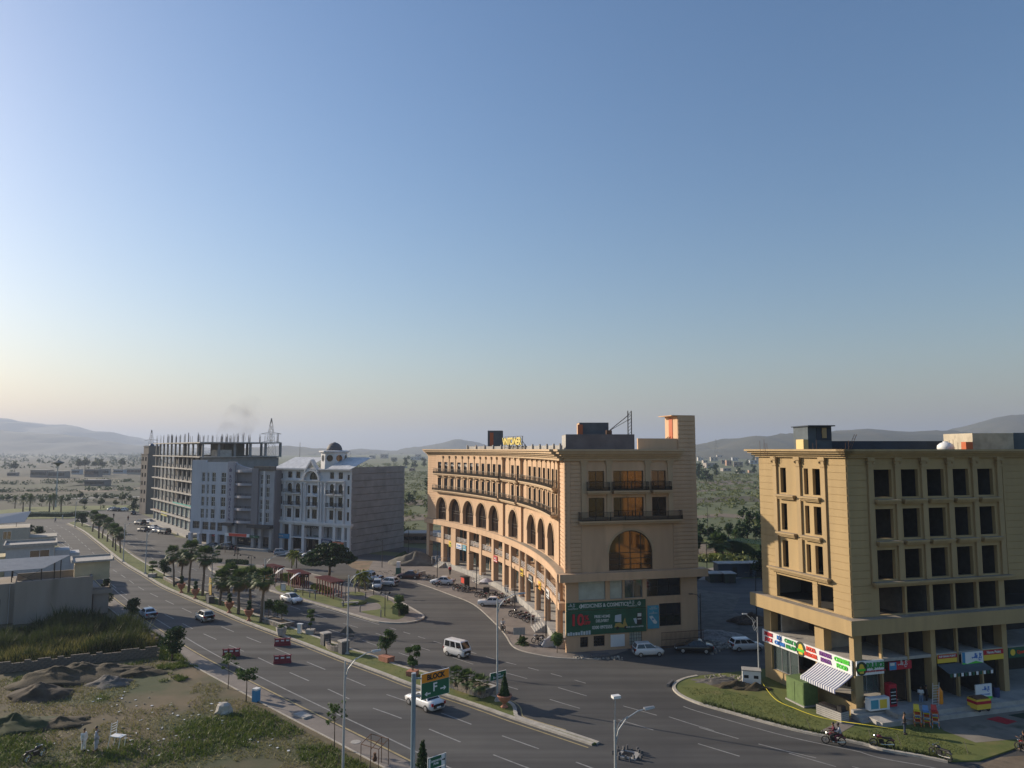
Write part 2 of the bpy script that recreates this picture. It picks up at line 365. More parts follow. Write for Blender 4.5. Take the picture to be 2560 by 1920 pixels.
def line_map(o, ang, base):                             # straight wall from o in direction ang; outward is to its right
    d = Vector((math.cos(ang), math.sin(ang), 0)); n = Vector((math.sin(ang), -math.cos(ang), 0)); b = Vector(base)
    return lambda x, off, z: (o[0] + d.x * x + n.x * off - b.x, o[1] + d.y * x + n.y * off - b.y, z)
# ================================================================== setting: ground, roads, hills
ASPH = mat('asphalt', (.050, .050, .052), .9, col2=(.076, .075, .073), scale=.11, bump=.25, world=True, detail=8, wear=((.115, .108, .098), .055, .60))
lane_wear(ASPH, R(-44))
GROUND = mat('plain_ground', (.062, .088, .028), .95, col2=(.135, .135, .055), scale=.012, world=True, detail=10, wear=((.17, .135, .09), .006, .58))
DRYF = mat('dry_plain', (.020, .027, .012), .95, col2=(.050, .046, .024), scale=.012, world=True, detail=10, wear=((.028, .036, .016), .006, .48))
FIELD = mat('waste_field', (.062, .060, .026), .95, col2=(.155, .112, .066), scale=.16, bump=.6, world=True, detail=9, wear=((.042, .058, .018), .11, .48))
DIRT = mat('bare_dirt', (.155, .12, .082), .95, .35, .5, bump=.6, world=True, detail=8)
DARKD = mat('dark_soil', (.055, .042, .028), .95, .4, .8, bump=.8, world=True)
LAWN = mat('lawn', (.075, .105, .022), .95, col2=(.135, .145, .032), scale=.35, bump=.5, world=True, detail=8, wear=((.19, .155, .06), .25, .60))
BRICKP = mat('brick_paving', (.19, .165, .145), .9, .22, .5, bump=.3, world=True, detail=8)
KERBM = mat('kerb_concrete', (.40, .37, .32), .9, .25, 1.2, world=True, detail=6)
PAINTW = mat('worn_white_marking', (.23, .23, .225), .8, .3, 1.5, world=True)
PAINTY = mat('faded_yellow_marking', (.34, .27, .13), .8, .3, 1.5, world=True)
struct(MB().sheet([(-14000, -240), (14000, -240), (14000, 15900), (-14000, 15900)], -.05).build('ground', GROUND))
struct(MB().sheet([G(-900, 1330), G(-300, 1290), G(330, 1268), G(640, 1215), G(700, 1170), G(600, 1143), G(-900, 1143)], -.02).build('dry_plain', DRYF))
struct(MB().sheet([Vector((28, 22, 0)), (-60, 0, 0), (-130, 60, 0), (-170, 190, 0), G(20, 1325), G(90, 1330), G(174, 1396), Vector((-66, 119, 0)), Vector((-44.6, 95.5, 0))], -.02).build('waste_field', FIELD))
YEL = [Vector(p) for p in [(28, 22, 0), (10, 40, 0), (-8.72, 58.66, 0), (-13.58, 63.52, 0), (-19.25, 69.08, 0), (-27.07, 76.88, 0), (-35.92, 85.93, 0), (-45.68, 96.86, 0), (-66.5, 121.5, 0)]] + [G(174, 1390), G(116, 1346), G(60, 1318), G(-40, 1308)]
YELS = smooth(YEL, 5)
road = YELS + [G(-120, 1300), G(-120, 1284), G(100, 1279), G(260, 1274), G(340, 1279), G(395, 1301), Vector((-92, 200, 0)), Vector((-40, 172, 0)), Vector((-16, 160, 0)), Vector((14, 140, 0)), Vector((27, 112, 0)), Vector((30, 134, 0)), Vector((58, 140, 0)), Vector((95, 120, 0)), Vector((95, 25, 0))]
struct(MB().sheet(road, 0).build('road', ASPH))
NKP = [(169, 1309), (205, 1326), (241, 1353), (277, 1382), (313, 1410), (362, 1439), (408, 1467), (476, 1497), (553, 1530), (601, 1551), (673, 1579), (760, 1611), (856, 1649), (953, 1685), (1025, 1713), (1118, 1742), (1208, 1772), (1281, 1798), (1371, 1828), (1480, 1864)]
NK = smooth([G(*p) for p in NKP], 5)
FKP = [(1498, 1859), (1407, 1829), (1304, 1797), (1292, 1785), (1289, 1771), (1274, 1757), (1225, 1738), (1073, 1686), (1025, 1674), (982, 1660), (929, 1640), (876, 1624), (818, 1603), (784, 1591), (716, 1565), (632, 1535), (582, 1515), (529, 1488), (476, 1468), (408, 1434), (384, 1420), (337, 1392), (290, 1358), (253, 1332), (217, 1312), (186, 1304)]
FK = smooth([G(*p) for p in FKP], 4)
isl = NK + FK
struct(MB().prism([(p.x, p.y) for p in isl], -.02, .13).build('median', LAWN))
kb = MB(); ribbon(kb, NK, .30, -.05, -.02, .17); ribbon(kb, FK, .30, -.05, -.02, .166)
struct(kb.build('kerb', KERBM))
NKX = NK + [NK[-1] + Vector((.735, -.678, 0)) * d for d in (8, 20, 40)]
NKJ = offset(NKX, 0)
mk = MB(); mz = .004
dashes(mk, NKJ, -3.35, .15, 4, 3.7, mz, 2); dashes(mk, NKJ, -6.6, .15, 4, 3.7, mz, 4.5)
dashes(mk, NKJ, 6.2, .14, 3.6, 4.2, mz, 3); dashes(mk, NKJ, 9.4, .14, 3.6, 4.2, mz, 1)
WE = offset(list(reversed(YELS)), 1.55); ribbon(mk, WE[8:], .08, -.08, mz)
e12 = offset(NKX, 12.4); k0 = min(range(len(e12)), key=lambda i: (e12[i] - Vector((-52, 139, 0))).length); k1 = min(range(len(e12)), key=lambda i: (e12[i] - Vector((-17, 101, 0))).length)
ribbon(mk, e12[k0:k1], .07, -.07, mz)
dashes(mk, [p for p in e12[k1:] if p.x < 9], 0, .15, 1.5, 1.7, mz, .5)
LAWNP = [(1744, 1692), (1712, 1699), (1690, 1711), (1687, 1725), (1706, 1742), (1753, 1762), (1834, 1785), (1902, 1804), (1970, 1822), (2041, 1838), (2160, 1862), (2208, 1876), (2305, 1893), (2370, 1906)]
LK = smooth([G(*p) for p in LAWNP], 4)
lk2 = [p for p in LK if p.x > 17.2 and p.y < 72.5]
ribbon(mk, offset(lk2, -1.7), .07, -.07, mz); dashes(mk, offset(lk2, -4.8), 0, .13, 4.5, 4, mz, 1)
struct(mk.build('lane_markings', PAINTW))
yk = MB(); ribbon(yk, NK, -.45, -.6, mz); ribbon(yk, YELS[3:], -.12, -.3, mz); ribbon(yk, FK[4:], -.4, -.53, mz)
struct(yk.build('edge_lines', PAINTY))
# brick shoulder on the field side
struct(ribbon(MB(), YELS[2:46], 1.9, .02, .003).build('shoulder', BRICKP))
struct(ribbon(MB(), YELS[2:46], 2.0, 1.88, -.02, .05).build('shoulder_edging', KERBM))
# park island
PKP = [(526, 1424), (543, 1433), (610, 1456), (678, 1478), (718, 1490), (772, 1505), (841, 1525), (895, 1541), (949, 1556), (1003, 1559), (1040, 1554), (1057, 1546), (1052, 1537), (1022, 1519), (1003, 1508), (967, 1492), (930, 1478), (880, 1462), (800, 1441), (720, 1424), (640, 1414), (560, 1409), (525, 1413)]
PK = smooth([G(*p) for p in PKP], 4, True)
struct(MB().prism([(p.x, p.y) for p in PK], -.02, .13).build('park_pavement', BRICKP))
struct(ribbon(MB(), PK + [PK[0]], .12, -.2, -.02, .175).build('park_kerb', KERBM))
def lawn(name, pts, z=.134, m=LAWN, n=4): return struct(MB().sheet(smooth([G(*p, z) for p in pts], n, True), z).build(name, m))
lawn('park_lawn', [(690, 1466), (720, 1463), (775, 1481), (845, 1494), (872, 1512), (860, 1521), (795, 1505), (735, 1488), (695, 1477)])
lawn('park_lawn', [(912, 1499), (940, 1487), (968, 1497), (990, 1512), (1008, 1528), (1012, 1540), (990, 1549), (955, 1543), (912, 1533), (905, 1528), (950, 1522), (945, 1508), (920, 1506)])
lawn('park_lawn', [(545, 1415), (600, 1414), (655, 1421), (650, 1428), (590, 1424), (550, 1420)])
lawn('park_lawn', [(590, 1432), (620, 1428), (680, 1440), (690, 1455), (640, 1452), (600, 1444)])
lawn('park_lawn', [(870, 1480), (900, 1480), (915, 1486), (900, 1490), (870, 1486)])
# paved forecourt in front of the curved building
VLP = [(1000, 1447), (1057, 1462), (1127, 1487), (1185, 1511), (1233, 1552), (1264, 1586), (1281, 1613), (1305, 1627), (1353, 1638), (1402, 1645), (1500, 1648)]
VL = smooth([G(*p) for p in VLP], 5)
struct(MB().sheet([(p.x, p.y) for p in VL] + [(14, 89), (10, 100), (0, 130), (-16, 158), (-30, 158), (-28, 140)], .006).build('forecourt', BRICKP))
struct(ribbon(MB(), VL[4:], .0, -.18, -.02, .06).build('forecourt_edging', KERBM))
# lawn and forecourt of the corner building
RL = LK + [G(2449, 1904), G(2520, 1880), G(2600, 1850), Vector((66, 70, 0)), Vector((50, 82, 0)), Vector((30, 82, 0))]
struct(MB().prism([(p.x, p.y) for p in RL], -.02, .11).build('corner_lawn', LAWN))
struct(ribbon(MB(), LK, .12, -.2, -.02, .165).build('corner_kerb', KERBM))
struct(MB().sheet([G(*p) for p in [(2155, 1795), (2260, 1775), (2330, 1800), (2360, 1830), (2440, 1860), (2560, 1850), (2700, 1900), (2700, 1690), (2560, 1690), (2200, 1745)]], .116).build('dusty_forecourt', mat('dusty_paving', (.20, .18, .15), .95, .25, .4, world=True, wear=((.045, .06, .03), .35, .60))))
struct(MB().sheet([G(*p) for p in [(2120, 1795), (2165, 1800), (2100, 1837), (2045, 1834)]], .125).build('brick_path', BRICKP))
struct(MB().sheet([G(*p) for p in [(2449, 1912), (2500, 1893), (2700, 1880), (2800, 1960), (2450, 1960)]], .004).build('dirt_verge', DIRT))
# ground behind and between the buildings
struct(MB().sheet([(22, 93), (35, 88), (33, 110), (38, 122), (30, 128), (23, 122)], .005).build('rubble_plot', mat('rubble_soil', (.09, .085, .075), .95, .4, .7, bump=.7, world=True)))
struct(MB().sheet([G(860, 1404), G(880, 1420), G(930, 1434), G(1060, 1444), G(1080, 1425), G(1000, 1400)], .005).build('dirt_plot', mat('orange_dirt', (.20, .14, .085), .95, .35, .5, bump=.5, world=True, wear=((.10, .12, .04), .3, .55))))
struct(ribbon(MB(), smooth([G(980, 1372), G(1040, 1378), G(1100, 1387), G(1200, 1400)], 4), 4, -4, .01).build('back_road', ASPH))
struct(ribbon(MB(), smooth([G(1700, 1420), G(1760, 1440), G(1830, 1428), G(1960, 1400)], 4), 5, -5, .012).build('back_road', mat('pale_road', (.22, .19, .16), .95, .2, .2, world=True)))
for (pts, m, nm) in [([(1740, 1348), (1850, 1345), (1990, 1352), (1990, 1362), (1740, 1360)], LAWN, 'far_lawn'), ([(1735, 1356), (1800, 1362), (1850, 1372), (1800, 1392), (1735, 1392)], DIRT, 'far_path'),
                     ([(1740, 1290), (1800, 1283), (1900, 1290), (1990, 1300), (1990, 1306), (1880, 1298), (1800, 1292), (1740, 1297)], DIRT, 'dirt_track'), ([(1740, 1226), (1800, 1222), (1990, 1214), (1990, 1217), (1800, 1226), (1740, 1230)], DIRT, 'dirt_track'),
                     ([(1005, 1252), (1090, 1248), (1090, 1262), (1005, 1264)], DIRT, 'ploughed_field'), ([(1005, 1290), (1090, 1283), (1090, 1298), (1005, 1304)], DIRT, 'ploughed_field'), ([(1005, 1228), (1060, 1226), (1100, 1236), (1005, 1240)], LAWN, 'far_lawn'),
                     ([(1005, 1157), (1250, 1150), (1250, 1168), (1005, 1172)], LAWN, 'far_lawn'),
                     ([(60, 1268), (160, 1265), (330, 1263), (330, 1272), (250, 1276), (60, 1277)], LAWN, 'far_lawn'), ([(-60, 1282), (40, 1272), (180, 1275), (225, 1284), (200, 1296), (60, 1298), (-60, 1296)], LAWN, 'roundabout_lawn'),
                     ([(100, 1224), (260, 1226), (400, 1214), (400, 1217), (260, 1230), (100, 1228)], DIRT, 'dirt_track'), ([(0, 1242), (180, 1245), (400, 1240), (400, 1241.5), (180, 1247), (0, 1244)], CONCL, 'far_road')]:
    struct(MB().sheet([G(*p) for p in pts], .02 if nm != 'roundabout_lawn' else .1).build(nm, m))
OLIVE = mat('olive_field', (.030, .042, .014), .95, .3, .02, world=True); PALEF = mat('pale_stubble', (.075, .064, .034), .95, .3, .03, world=True)
for pts, m in (([(-40, 1233), (150, 1236), (260, 1232), (150, 1230), (-40, 1226)], PALEF), ([(120, 1222), (390, 1212), (390, 1206), (200, 1212)], OLIVE), ([(-40, 1218), (120, 1220), (240, 1212), (60, 1208), (-40, 1210)], OLIVE), ([(250, 1254), (395, 1248), (395, 1243), (260, 1247)], PALEF), ([(-40, 1200), (200, 1202), (330, 1196), (100, 1193), (-40, 1194)], PALEF), ([(1740, 1246), (1860, 1240), (1990, 1250), (1990, 1262), (1850, 1252), (1740, 1258)], PALEF), ([(1740, 1206), (1830, 1200), (1900, 1206), (1800, 1213)], DIRT)):
    struct(MB().sheet([G(*p) for p in pts], .03).build('field_strip', m))
# hills: each ridge is a closed mound with its own distance
HILLM = mat('scrub_hillside', (.055, .060, .035), .95, col2=(.105, .095, .06), scale=.01, world=True, detail=12, bump=.6)
def hill(px, D, depth, m=HILLM, seed=0, rough=6.0, n=90):
    px = smooth([(p[0], p[1], 0) for p in px], 8); mb = MB(); rows = 14; W = len(px)
    for j in range(rows + 1):
        t = j / rows; k = math.sin(math.pi * t) ** 1.2
        for i, p in enumerate(px):
            y = D + depth * (t - .5); x = (p.x - 1280) / F * D; hz = H + (1123 - p.y) / F * D
            nz = mnoise.fractal(Vector((x * .004, y * .004, seed)), .9, 2.1, 5) * rough * k * (1.4 if j != rows // 2 else .35)
            e = min(1, i / 6, (W - 1 - i) / 6); mb.v.append((x, y, max(-.5, (hz + .5) * k * (1 if e >= 1 else e) + nz - (.5 if k < .05 else 0))))
    for j in range(rows):
        for i in range(W - 1): a = j * W + i; mb.f.append((a, a + 1, a + W + 1, a + W))
    return struct(mb.build('hill', m, smooth=True))
hill([(-900, 1100), (-500, 1040), (-250, 1030), (0, 1045), (48, 1056), (108, 1060), (145, 1069), (241, 1080), (265, 1088), (313, 1107), (386, 1120), (480, 1124), (560, 1126)], 5200, 2600, seed=1, rough=30)
hill([(-700, 1110), (-300, 1080), (-60, 1078), (20, 1078), (100, 1082), (180, 1094), (250, 1108), (330, 1118), (420, 1126)], 3600, 1500, seed=2, rough=20)
hill([(560, 1124), (696, 1119), (732, 1117), (780, 1124), (829, 1125), (848, 1124), (891, 1131), (940, 1126)], 3300, 1000, seed=3, rough=10)
hill([(860, 1132), (913, 1126), (949, 1126), (993, 1128), (1022, 1122), (1060, 1116), (1093, 1110), (1136, 1100), (1160, 1101), (1190, 1108), (1250, 1121), (1330, 1127)], 4200, 1400, seed=4, rough=12)
hill([(1600, 1126), (1738, 1118), (1772, 1114), (1816, 1103), (1845, 1097), (1872, 1091), (1905, 1095), (1964, 1087), (2017, 1083), (2077, 1080), (2161, 1075), (2260, 1080), (2338, 1081), (2370, 1088), (2480, 1092), (2650, 1105), (2800, 1120)], 2300, 1100, seed=5, rough=16)
hill([(2300, 1105), (2382, 1086), (2425, 1070), (2444, 1060), (2473, 1050), (2500, 1042), (2560, 1041), (2700, 1035), (2900, 1060), (3200, 1110)], 3000, 1300, seed=6, rough=22)
# the air
hz = MB().box(-14100, -250, -1.2, 14100, 16000, 340).build('haze', None); kind(hz, 'stuff')
hm = bpy.data.materials.new('haze_air'); hm.use_nodes = True; n = hm.node_tree.nodes; n.remove(n['Principled BSDF'])
pv = n.new('ShaderNodeVolumePrincipled'); pv.inputs['Color'].default_value = (.50, .58, .74, 1); pv.inputs['Density'].default_value = .0002; pv.inputs['Anisotropy'].default_value = .25
hm.node_tree.links.new(pv.outputs[0], n['Material Output'].inputs['Volume']); hz.data.materials.append(hm)
# ================================================================== the curved arcade building
VC = Vector((-126.175, 81.214, 0)); VR = 132.668; VT = .0480; VA = Vector((VC.x + VR * math.cos(VT), VC.y + VR * math.sin(VT), 0)); VLEN = 75.2
def mc(s, off, z):
    t = VT + s / VR; return (VC.x + (VR - off) * math.cos(t) - VA.x, VC.y + (VR - off) * math.sin(t) - VA.y, z)
VW = 16.7; VANG = R(14); VSC = 1.055; mf0 = line_map(VA, VANG, VA); mf = lambda x, o, z: mf0(x * VSC, o, z)
vb = thing('arcade_building', 'long tan building with a curved front of tall arches over a shopping arcade', 'building', VA)
def course(m, x0, x1, z0, z1, n, o, parent, mt, step=None):          # rusticated courses, each a piece of its own
    hh = (z1 - z0) / n
    for k in range(n):
        b = MB(); wall(b, m, x0, x1, z0 + hh * k, z0 + hh * (k + 1) - .09, 0 + o - .04, o + .08, step=step); b.build('cladding_course', mt, parent)
mods = [(5.6, 29.2, 0.0, 7, 3), (29.2, 38.2, .35, 2, 1), (38.2, 71.2, .7, 11, 5)]
A_ = [(9.3, 14.0), (15.8, 20.4), (21.7, 26.9), (31.1, 36.2), (40.6, 45.6), (46.9, 52.1), (53.4, 58.5), (59.9, 65.1), (66.4, 71.0)]
W_ = [(6.6, 7.9), (9.3, 10.8), (12.4, 13.9), (15.5, 17.0), (18.5, 20.0), (21.5, 23.1), (24.5, 26.0), (30.2, 31.7), (33.2, 34.7), (39.2, 40.8), (42.1, 43.6), (45.0, 46.5), (47.9, 49.4), (50.8, 52.3), (53.8, 55.3), (56.7, 58.3), (59.7, 61.3), (63.0, 64.6), (65.9, 67.5), (68.8, 70.4)]
for (s0, s1, of, nw, na) in mods:
    hs = [(a, b, 9.35, 14.05, 'a') for a, b in A_ if s0 < a and b < s1] + [(a, b, z0, z1) for a, b in W_ if s0 < a < s1 for z0, z1 in ((15.55, 18.05), (18.9, 21.35))]
    w = MB(); wall(w, mc, s0, s1, 9.2, 22.7, of - .8, of, hs, 1.5); w.build('facade_wall', TAN, vb)
    for h in hs:
        if len(h) > 4: window(mc, h, of - .68, vb, BRONZE, GLASSB, 3, 1, .08, True, 'arched_window', transom=11.0)
        else: window(mc, h, of - .12, vb, BRONZE, GLASS, 2, 1, .05)
    for h in hs:
        if len(h) > 4:                                  # raised archivolt around each arch
            a = MB(); N = 14; x0, x1 = h[0] - .22, h[1] + .22; q = [(x0 + x1) / 2 - (x1 - x0) / 2 * math.cos(math.pi * k / N) for k in range(N + 1)]
            for p, r_ in zip(q[:-1], q[1:]):
                zi = lambda x: archz(min(max(x, h[0]), h[1]), *h[:4]); zo = lambda x: archz(x, x0, x1, 9.35, 14.3); hexm(a, mc, p, r_, of - .02, of + .07, min(zi(p), zo(p)), zo(p), min(zi(r_), zo(r_)), zo(r_))
            a.build('archivolt', TANTRIM, vb)
    ws = [x for x in W_ if s0 < x[0] < s1]; ps = [(ws[i][1] + ws[i + 1][0]) / 2 for i in range(len(ws) - 1)]; ps += [ws[0][0] - .8, ws[-1][1] + .8]
    for x in ps:
        if x - .2 < s0 or x + .2 > s1: continue
        p = MB(); hexm(p, mc, x - .15, x + .15, of, of + .1, 15.5, 22.2); hexm(p, mc, x - .24, x + .24, of, of + .24, 22.2, 22.4); hexm(p, mc, x - .28, x + .28, of, of + .28, 22.4, 22.66); p.build('pilaster', TANTRIM, vb)
    for (a, b) in ws:
        for z in (14.75, 18.2):
            c = MB(); xm = (a + b) / 2
            hexm(c, mc, xm - .3, xm + .3, of, of + .35, z, z + .36); hexm(c, mc, xm - .3, xm + .3, of + .35, of + .7, z + .18, z + .36)
            if z > 15: c.build('corbel', TANTRIM, vb)
    b0, b1 = s0 + .3, s1 - .15
    for z, pj in ((15.12, 1.05), (18.56, .85)):
        a = MB(); wall(a, mc, b0, b1, z, z + .2, of - .01, of + pj - .2, step=2); wall(a, mc, b0 - .1, b1 + .1, z + .2, z + .42, of - .02, of + pj, step=2); a.build('balcony_slab', TANTRIM, vb)
        railing(mc, b0, b1, of + pj - .1, z + .42, .98, vb, RAILB, 1.5, .3, .1, pj - .12)
for (s0, s1, of) in ((.0, 5.6, -.25), (71.2, VLEN, .5)):
    w = MB(); wall(w, mc, s0, s1, 9.2, 22.7, of - .4, of, (), 1.5); w.build('corner_pier', TAN, vb); course(mc, s0 + .02, s1 - .02, 9.35, 22.6, 27, of, vb, TAN, 2.8)
cr = MB()
for z0, z1, o in ((22.6, 22.95, .35), (22.95, 23.2, .6), (23.2, 23.45, .95), (23.45, 23.75, 1.3), (23.75, 24.0, 1.55)):
    wall(cr, mc, -.0, VLEN + .3, z0, z1, -.6, o + .3, step=2.0); wall(cr, mf, -o + .25, VW - 2.3, z0, z1 - .002, -.6, o)
cr.build('cornice', TANTRIM, vb)
ld = MB(); wall(ld, mc, -.6, VLEN + .5, 8.3, 9.25, -1.0, 1.05, step=2); wall(ld, mc, 2, VLEN, 8.28, 8.6, -8.9, -1.0, step=3); wall(ld, mf, -.9, VW + .7, 8.3, 9.248, -.5, .9); ld.build('ledge', TAN, vb)
lt = MB(); wall(lt, mc, .0, VLEN + .3, 9.25, 9.27, .0, .95, step=2); lt.build('ledge_top', DUSTY, vb)
# arcade
cols = [3.0, 12.5, 19.0, 25.2, 28.9, 34.1, 37.7, 43.5, 49.8, 55.8, 62.9, 68.0, 74.6]
for i, s in enumerate(cols):
    c = MB(); hw = .55 if i != 10 else 1.1
    if i in (0, 1, 2, 3, 4): c.lathe([(hw * .95, 0), (hw * .95, .3), (hw * .8, .4), (hw * .78, 8.3)], 12, mc(s, .35, 0))
    else: hexm(c, mc, s - hw, s + hw, -.2, .75, 0, 8.3)
    c.build('column', TAN, vb)
sb = MB(); wall(sb, mc, 1.2, VLEN, 4.65, 5.5, -3.2, .62, step=2); sb.build('gallery_slab', TAN, vb)
for a, b in zip([1.2] + cols[1:], cols[1:] + [VLEN]): railing(mc, a + .3, b - .3, .5, 5.5, 1.0, vb, WHITEM, 2, 0, rails=[.3, .55, .78, 1.0], posts=1.8)
pl = MB(); wall(pl, mc, 2, VLEN, 0, .95, -3.2, .9, step=2); pl.build('plinth', CONCL, vb)
for s0 in (10, 30, 46, 66):
    for k in range(5):
        st = MB(); hexm(st, mc, s0, s0 + 3.2, .9, .9 + .32 * (5 - k), .19 * k, .19 * (k + 1) - .01); st.build('step', CONCL, vb)
    for q in (s0 - .1, s0 + 3.2): ml = MB(); hexm(ml, mc, q, q + .06, .95, 2.5, 1.9, 1.96, 1.9, 1.96); hexm(ml, mc, q, q + .06, 2.44, 2.5, .0, 1.9); hexm(ml, mc, q, q + .06, 1.6, 1.66, .4, 1.9); ml.build('handrail', WHITEM, vb)
bk = MB(); wall(bk, mc, 4.5, VLEN, .95, 8.3, -9.0, -8.7, step=3); bk.build('shop_back_wall', CONCL, vb)
q = 2.0; k = 0
while q < VLEN - 3:
    nx = q + (2.9 if k % 3 else 3.3)
    for (z0, z1) in ((.95, 4.6), (5.5, 8.3)):
        p = MB(); hexm(p, mc, q - .12, q + .12, -3.3, -2.9, z0, z1); p.build('shop_pier', TAN, vb)
        if k % 5 == 3 and z0 < 2: continue
        window(mc, (q + .12, nx - .12, z0, z1 - .3), -3.05, vb, STEEL, SHOPG, 2, 1, .06, transom=z0 + 2.3, name='shop_window')
    q = nx; k += 1
goods = [('shop_display', m) for m in (REDP, BLUES, YELLOW, WHITES, GREENS, ORANGE, PURPLE)]
for i in range(44):
    s = rnd.uniform(4, VLEN - 2); z = .95 if rnd.random() < .75 else 5.5; b = MB(); w = rnd.uniform(.5, 1.6); hexm(b, mc, s, s + w, -rnd.uniform(5.6, 6.0), -rnd.uniform(3.9, 5.2), z, z + rnd.uniform(.8, 2.1)); b.build(goods[i % 7][0], goods[i % 7][1], vb)
for i in range(14):
    s = 5 + i * 5.0; b = MB(); hexm(b, mc, s, s + rnd.uniform(1.4, 2.4), -2.98, -2.85, 3.55, 4.3); b.build('fascia_panel', [WHITES, REDP, GREENS, YELLOW, BLUES, WHITES, ORANGE][i % 7], vb)
# front end wall
wins = [(2.9, 4.85), (5.95, 9.75), (10.8, 12.65)]
hs = [(a, b, z0, z1) for a, b in wins for z0, z1 in ((15.75, 18.1), (19.05, 21.35))] + [(5.3, 10.75, 9.3, 14.1, 'a')]
w = MB(); wall(w, mf, 2.0, 13.4, 9.2, 22.7, -.45, 0, hs); wall(w, mf, .0, 2.0, 9.2, 22.7, -.45, -.06); wall(w, mf, 13.4, VW - .1, 9.2, 23.0, -.45, -.06); w.build('front_wall', TAN, vb)
course(mf, .03, 1.97, 9.35, 22.6, 27, -.05, vb, TAN); course(mf, 13.43, VW - .12, 9.35, 22.6, 27, -.05, vb, TAN); course(mf, VW - 2.35, VW - .12, 22.65, 28.1, 10, -.05, vb, TAN)
for h in hs:
    if len(h) > 4: window(mf, h, -.25, vb, BRONZE, GLASSM, 4, 3, .09, True, 'arched_window')
    else: window(mf, h, -.25, vb, BRONZE, GLASSM, 4 if h[1] - h[0] > 3 else 2, 1, .06)
a = MB(); x0, x1 = 5.08, 10.97; N = 18; qq = [(x0 + x1) / 2 - (x1 - x0) / 2 * math.cos(math.pi * k / N) for k in range(N + 1)]
for p, r_ in zip(qq[:-1], qq[1:]):
    zi = lambda x: archz(min(max(x, 5.3), 10.75), 5.3, 10.75, 9.3, 14.1); zo = lambda x: archz(x, x0, x1, 9.3, 14.33); hexm(a, mf, p, r_, -.02, .06, min(zi(p), zo(p)), zo(p), min(zi(r_), zo(r_)), zo(r_))
a.build('archivolt', TANTRIM, vb)
for x in (2.3, 5.4, 10.25, 13.15):
    p = MB(); hexm(p, mf, x - .3, x + .3, 0, .16, 15.5, 22.1); hexm(p, mf, x - .38, x + .38, 0, .22, 22.1, 22.35); hexm(p, mf, x - .45, x + .45, 0, .28, 22.35, 22.62); p.build('pilaster', TANTRIM, vb)
for (a0, b0, z) in ((1.6, 14.3, 14.95), (2.6, 5.25, 18.55), (5.7, 10.1, 18.55), (10.6, 13.0, 18.55)):
    s_ = MB(); wall(s_, mf, a0 + .1, b0 - .1, z, z + .22, -.02, .7); wall(s_, mf, a0, b0, z + .22, z + .44, -.02, .9); s_.build('balcony_slab', TANTRIM, vb); railing(mf, a0 + .03, b0 - .03, .8, z + .44, 1.02, vb, BRONZE, None, .13, .14, .78)
gh = [(1.6, 4.85, 5.95, 8.2), (5.4, 6.95, 5.95, 8.2), (7.2, 9.45, 5.95, 8.2), (9.95, 14.3, 6.0, 8.25), (11.5, 14.3, 2.35, 5.1), (1.75, 2.7, .5, 1.7), (3.35, 4.7, .5, 1.75), (7.7, 9.3, .35, 1.9)]
w = MB(); wall(w, mf, .1, VW - .3, -.1, 8.3, -.4, -.05, gh); w.build('front_base_wall', TAN, vb)
for i, h in enumerate(gh):
    if i < 2: window(mf, h, -.25, vb, STEEL, FROST, 1, 1, .05)
    elif i == 2: window(mf, h, -.25, vb, STEEL, SHOPG, 2, 1, .05)
    elif i in (3, 4): window(mf, h, -.3, vb, BRONZE, GLASS, 3, 2, .05)
    else:
        window(mf, h, -.28, vb, BRONZE, [GLASS, FROST, GLASS][i % 3], 5, 4, .03)
p = MB(); hexm(p, mf, 5.4, 7.1, -.05, .02, .35, 1.75); p.build('shutter_board', WHITES, vb)
g_ = MB()
for x in [11.2 + .16 * k for k in range(34)]: hexm(g_, mf, x, x + .03, 1.0, 1.03, .05, 1.9)
for z in (.1, 1.0, 1.85): hexm(g_, mf, 11.2, 16.6, .99, 1.04, z, z + .06)
g_.build('gate_grille', RUST, vb)
# body, roof and the rooms on it
core = [mc(5 + (VLEN - 5) * k / 24, -9.3, 0)[:2] for k in range(25)] + [mc(VLEN, -17, 0)[:2], mc(40, -18, 0)[:2], mf(VW - .2, -22, 0)[:2], mf(VW - .2, -.5, 0)[:2], mf(9.9, -.5, 0)[:2]]
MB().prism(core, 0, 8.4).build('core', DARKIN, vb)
up = [mf(.7, -.6, 0)[:2]] + [mc(1.5 + (VLEN - 1.5) * k / 24, -.95, 0)[:2] for k in range(25)] + [mc(VLEN, -17, 0)[:2], mc(40, -18, 0)[:2], mf(VW - .2, -22, 0)[:2], mf(VW - .2, -.5, 0)[:2]]
MB().prism(up, 8.45, 23.4).build('upper_body', TAN, vb)
pr = MB(); wall(pr, mc, 14, 62, 23.3, 24.55, -2.2, -2.0, step=3); pr.build('roof_parapet', CONCL, vb)
for k in range(13):
    p = MB(); hexm(p, mc, 14 + 4 * k - .15, 14.15 + 4 * k, -2.0, -1.75, 23.4, 24.8); p.build('parapet_post', CONCL, vb)
sw = MB(); wall(sw, mf, VW - 2.4, VW - .1, 22.7, 28.2, -.35, -.06); wall(sw, mf, VW - 2.4, VW - 2.05, 23.3, 28.2, -3.6, -.36); wall(sw, mf, VW - .45, VW - .1, 23.3, 28.2, -3.6, -.36); wall(sw, mf, VW - 3.2, VW - .1, 28.2, 28.3, -3.8, -.04); wall(sw, mf, VW - 7.5, VW - 2.41, 23.4, 25.35, -.5, -.2); sw.build('stair_tower', TAN, vb)
dd = MB(); hexm(dd, mf, VW - 2.46, VW - 2.41, -2.4, -1.4, 25.1, 28.0); dd.build('door', mat('orange_door', (.42, .09, .02), .5), vb)
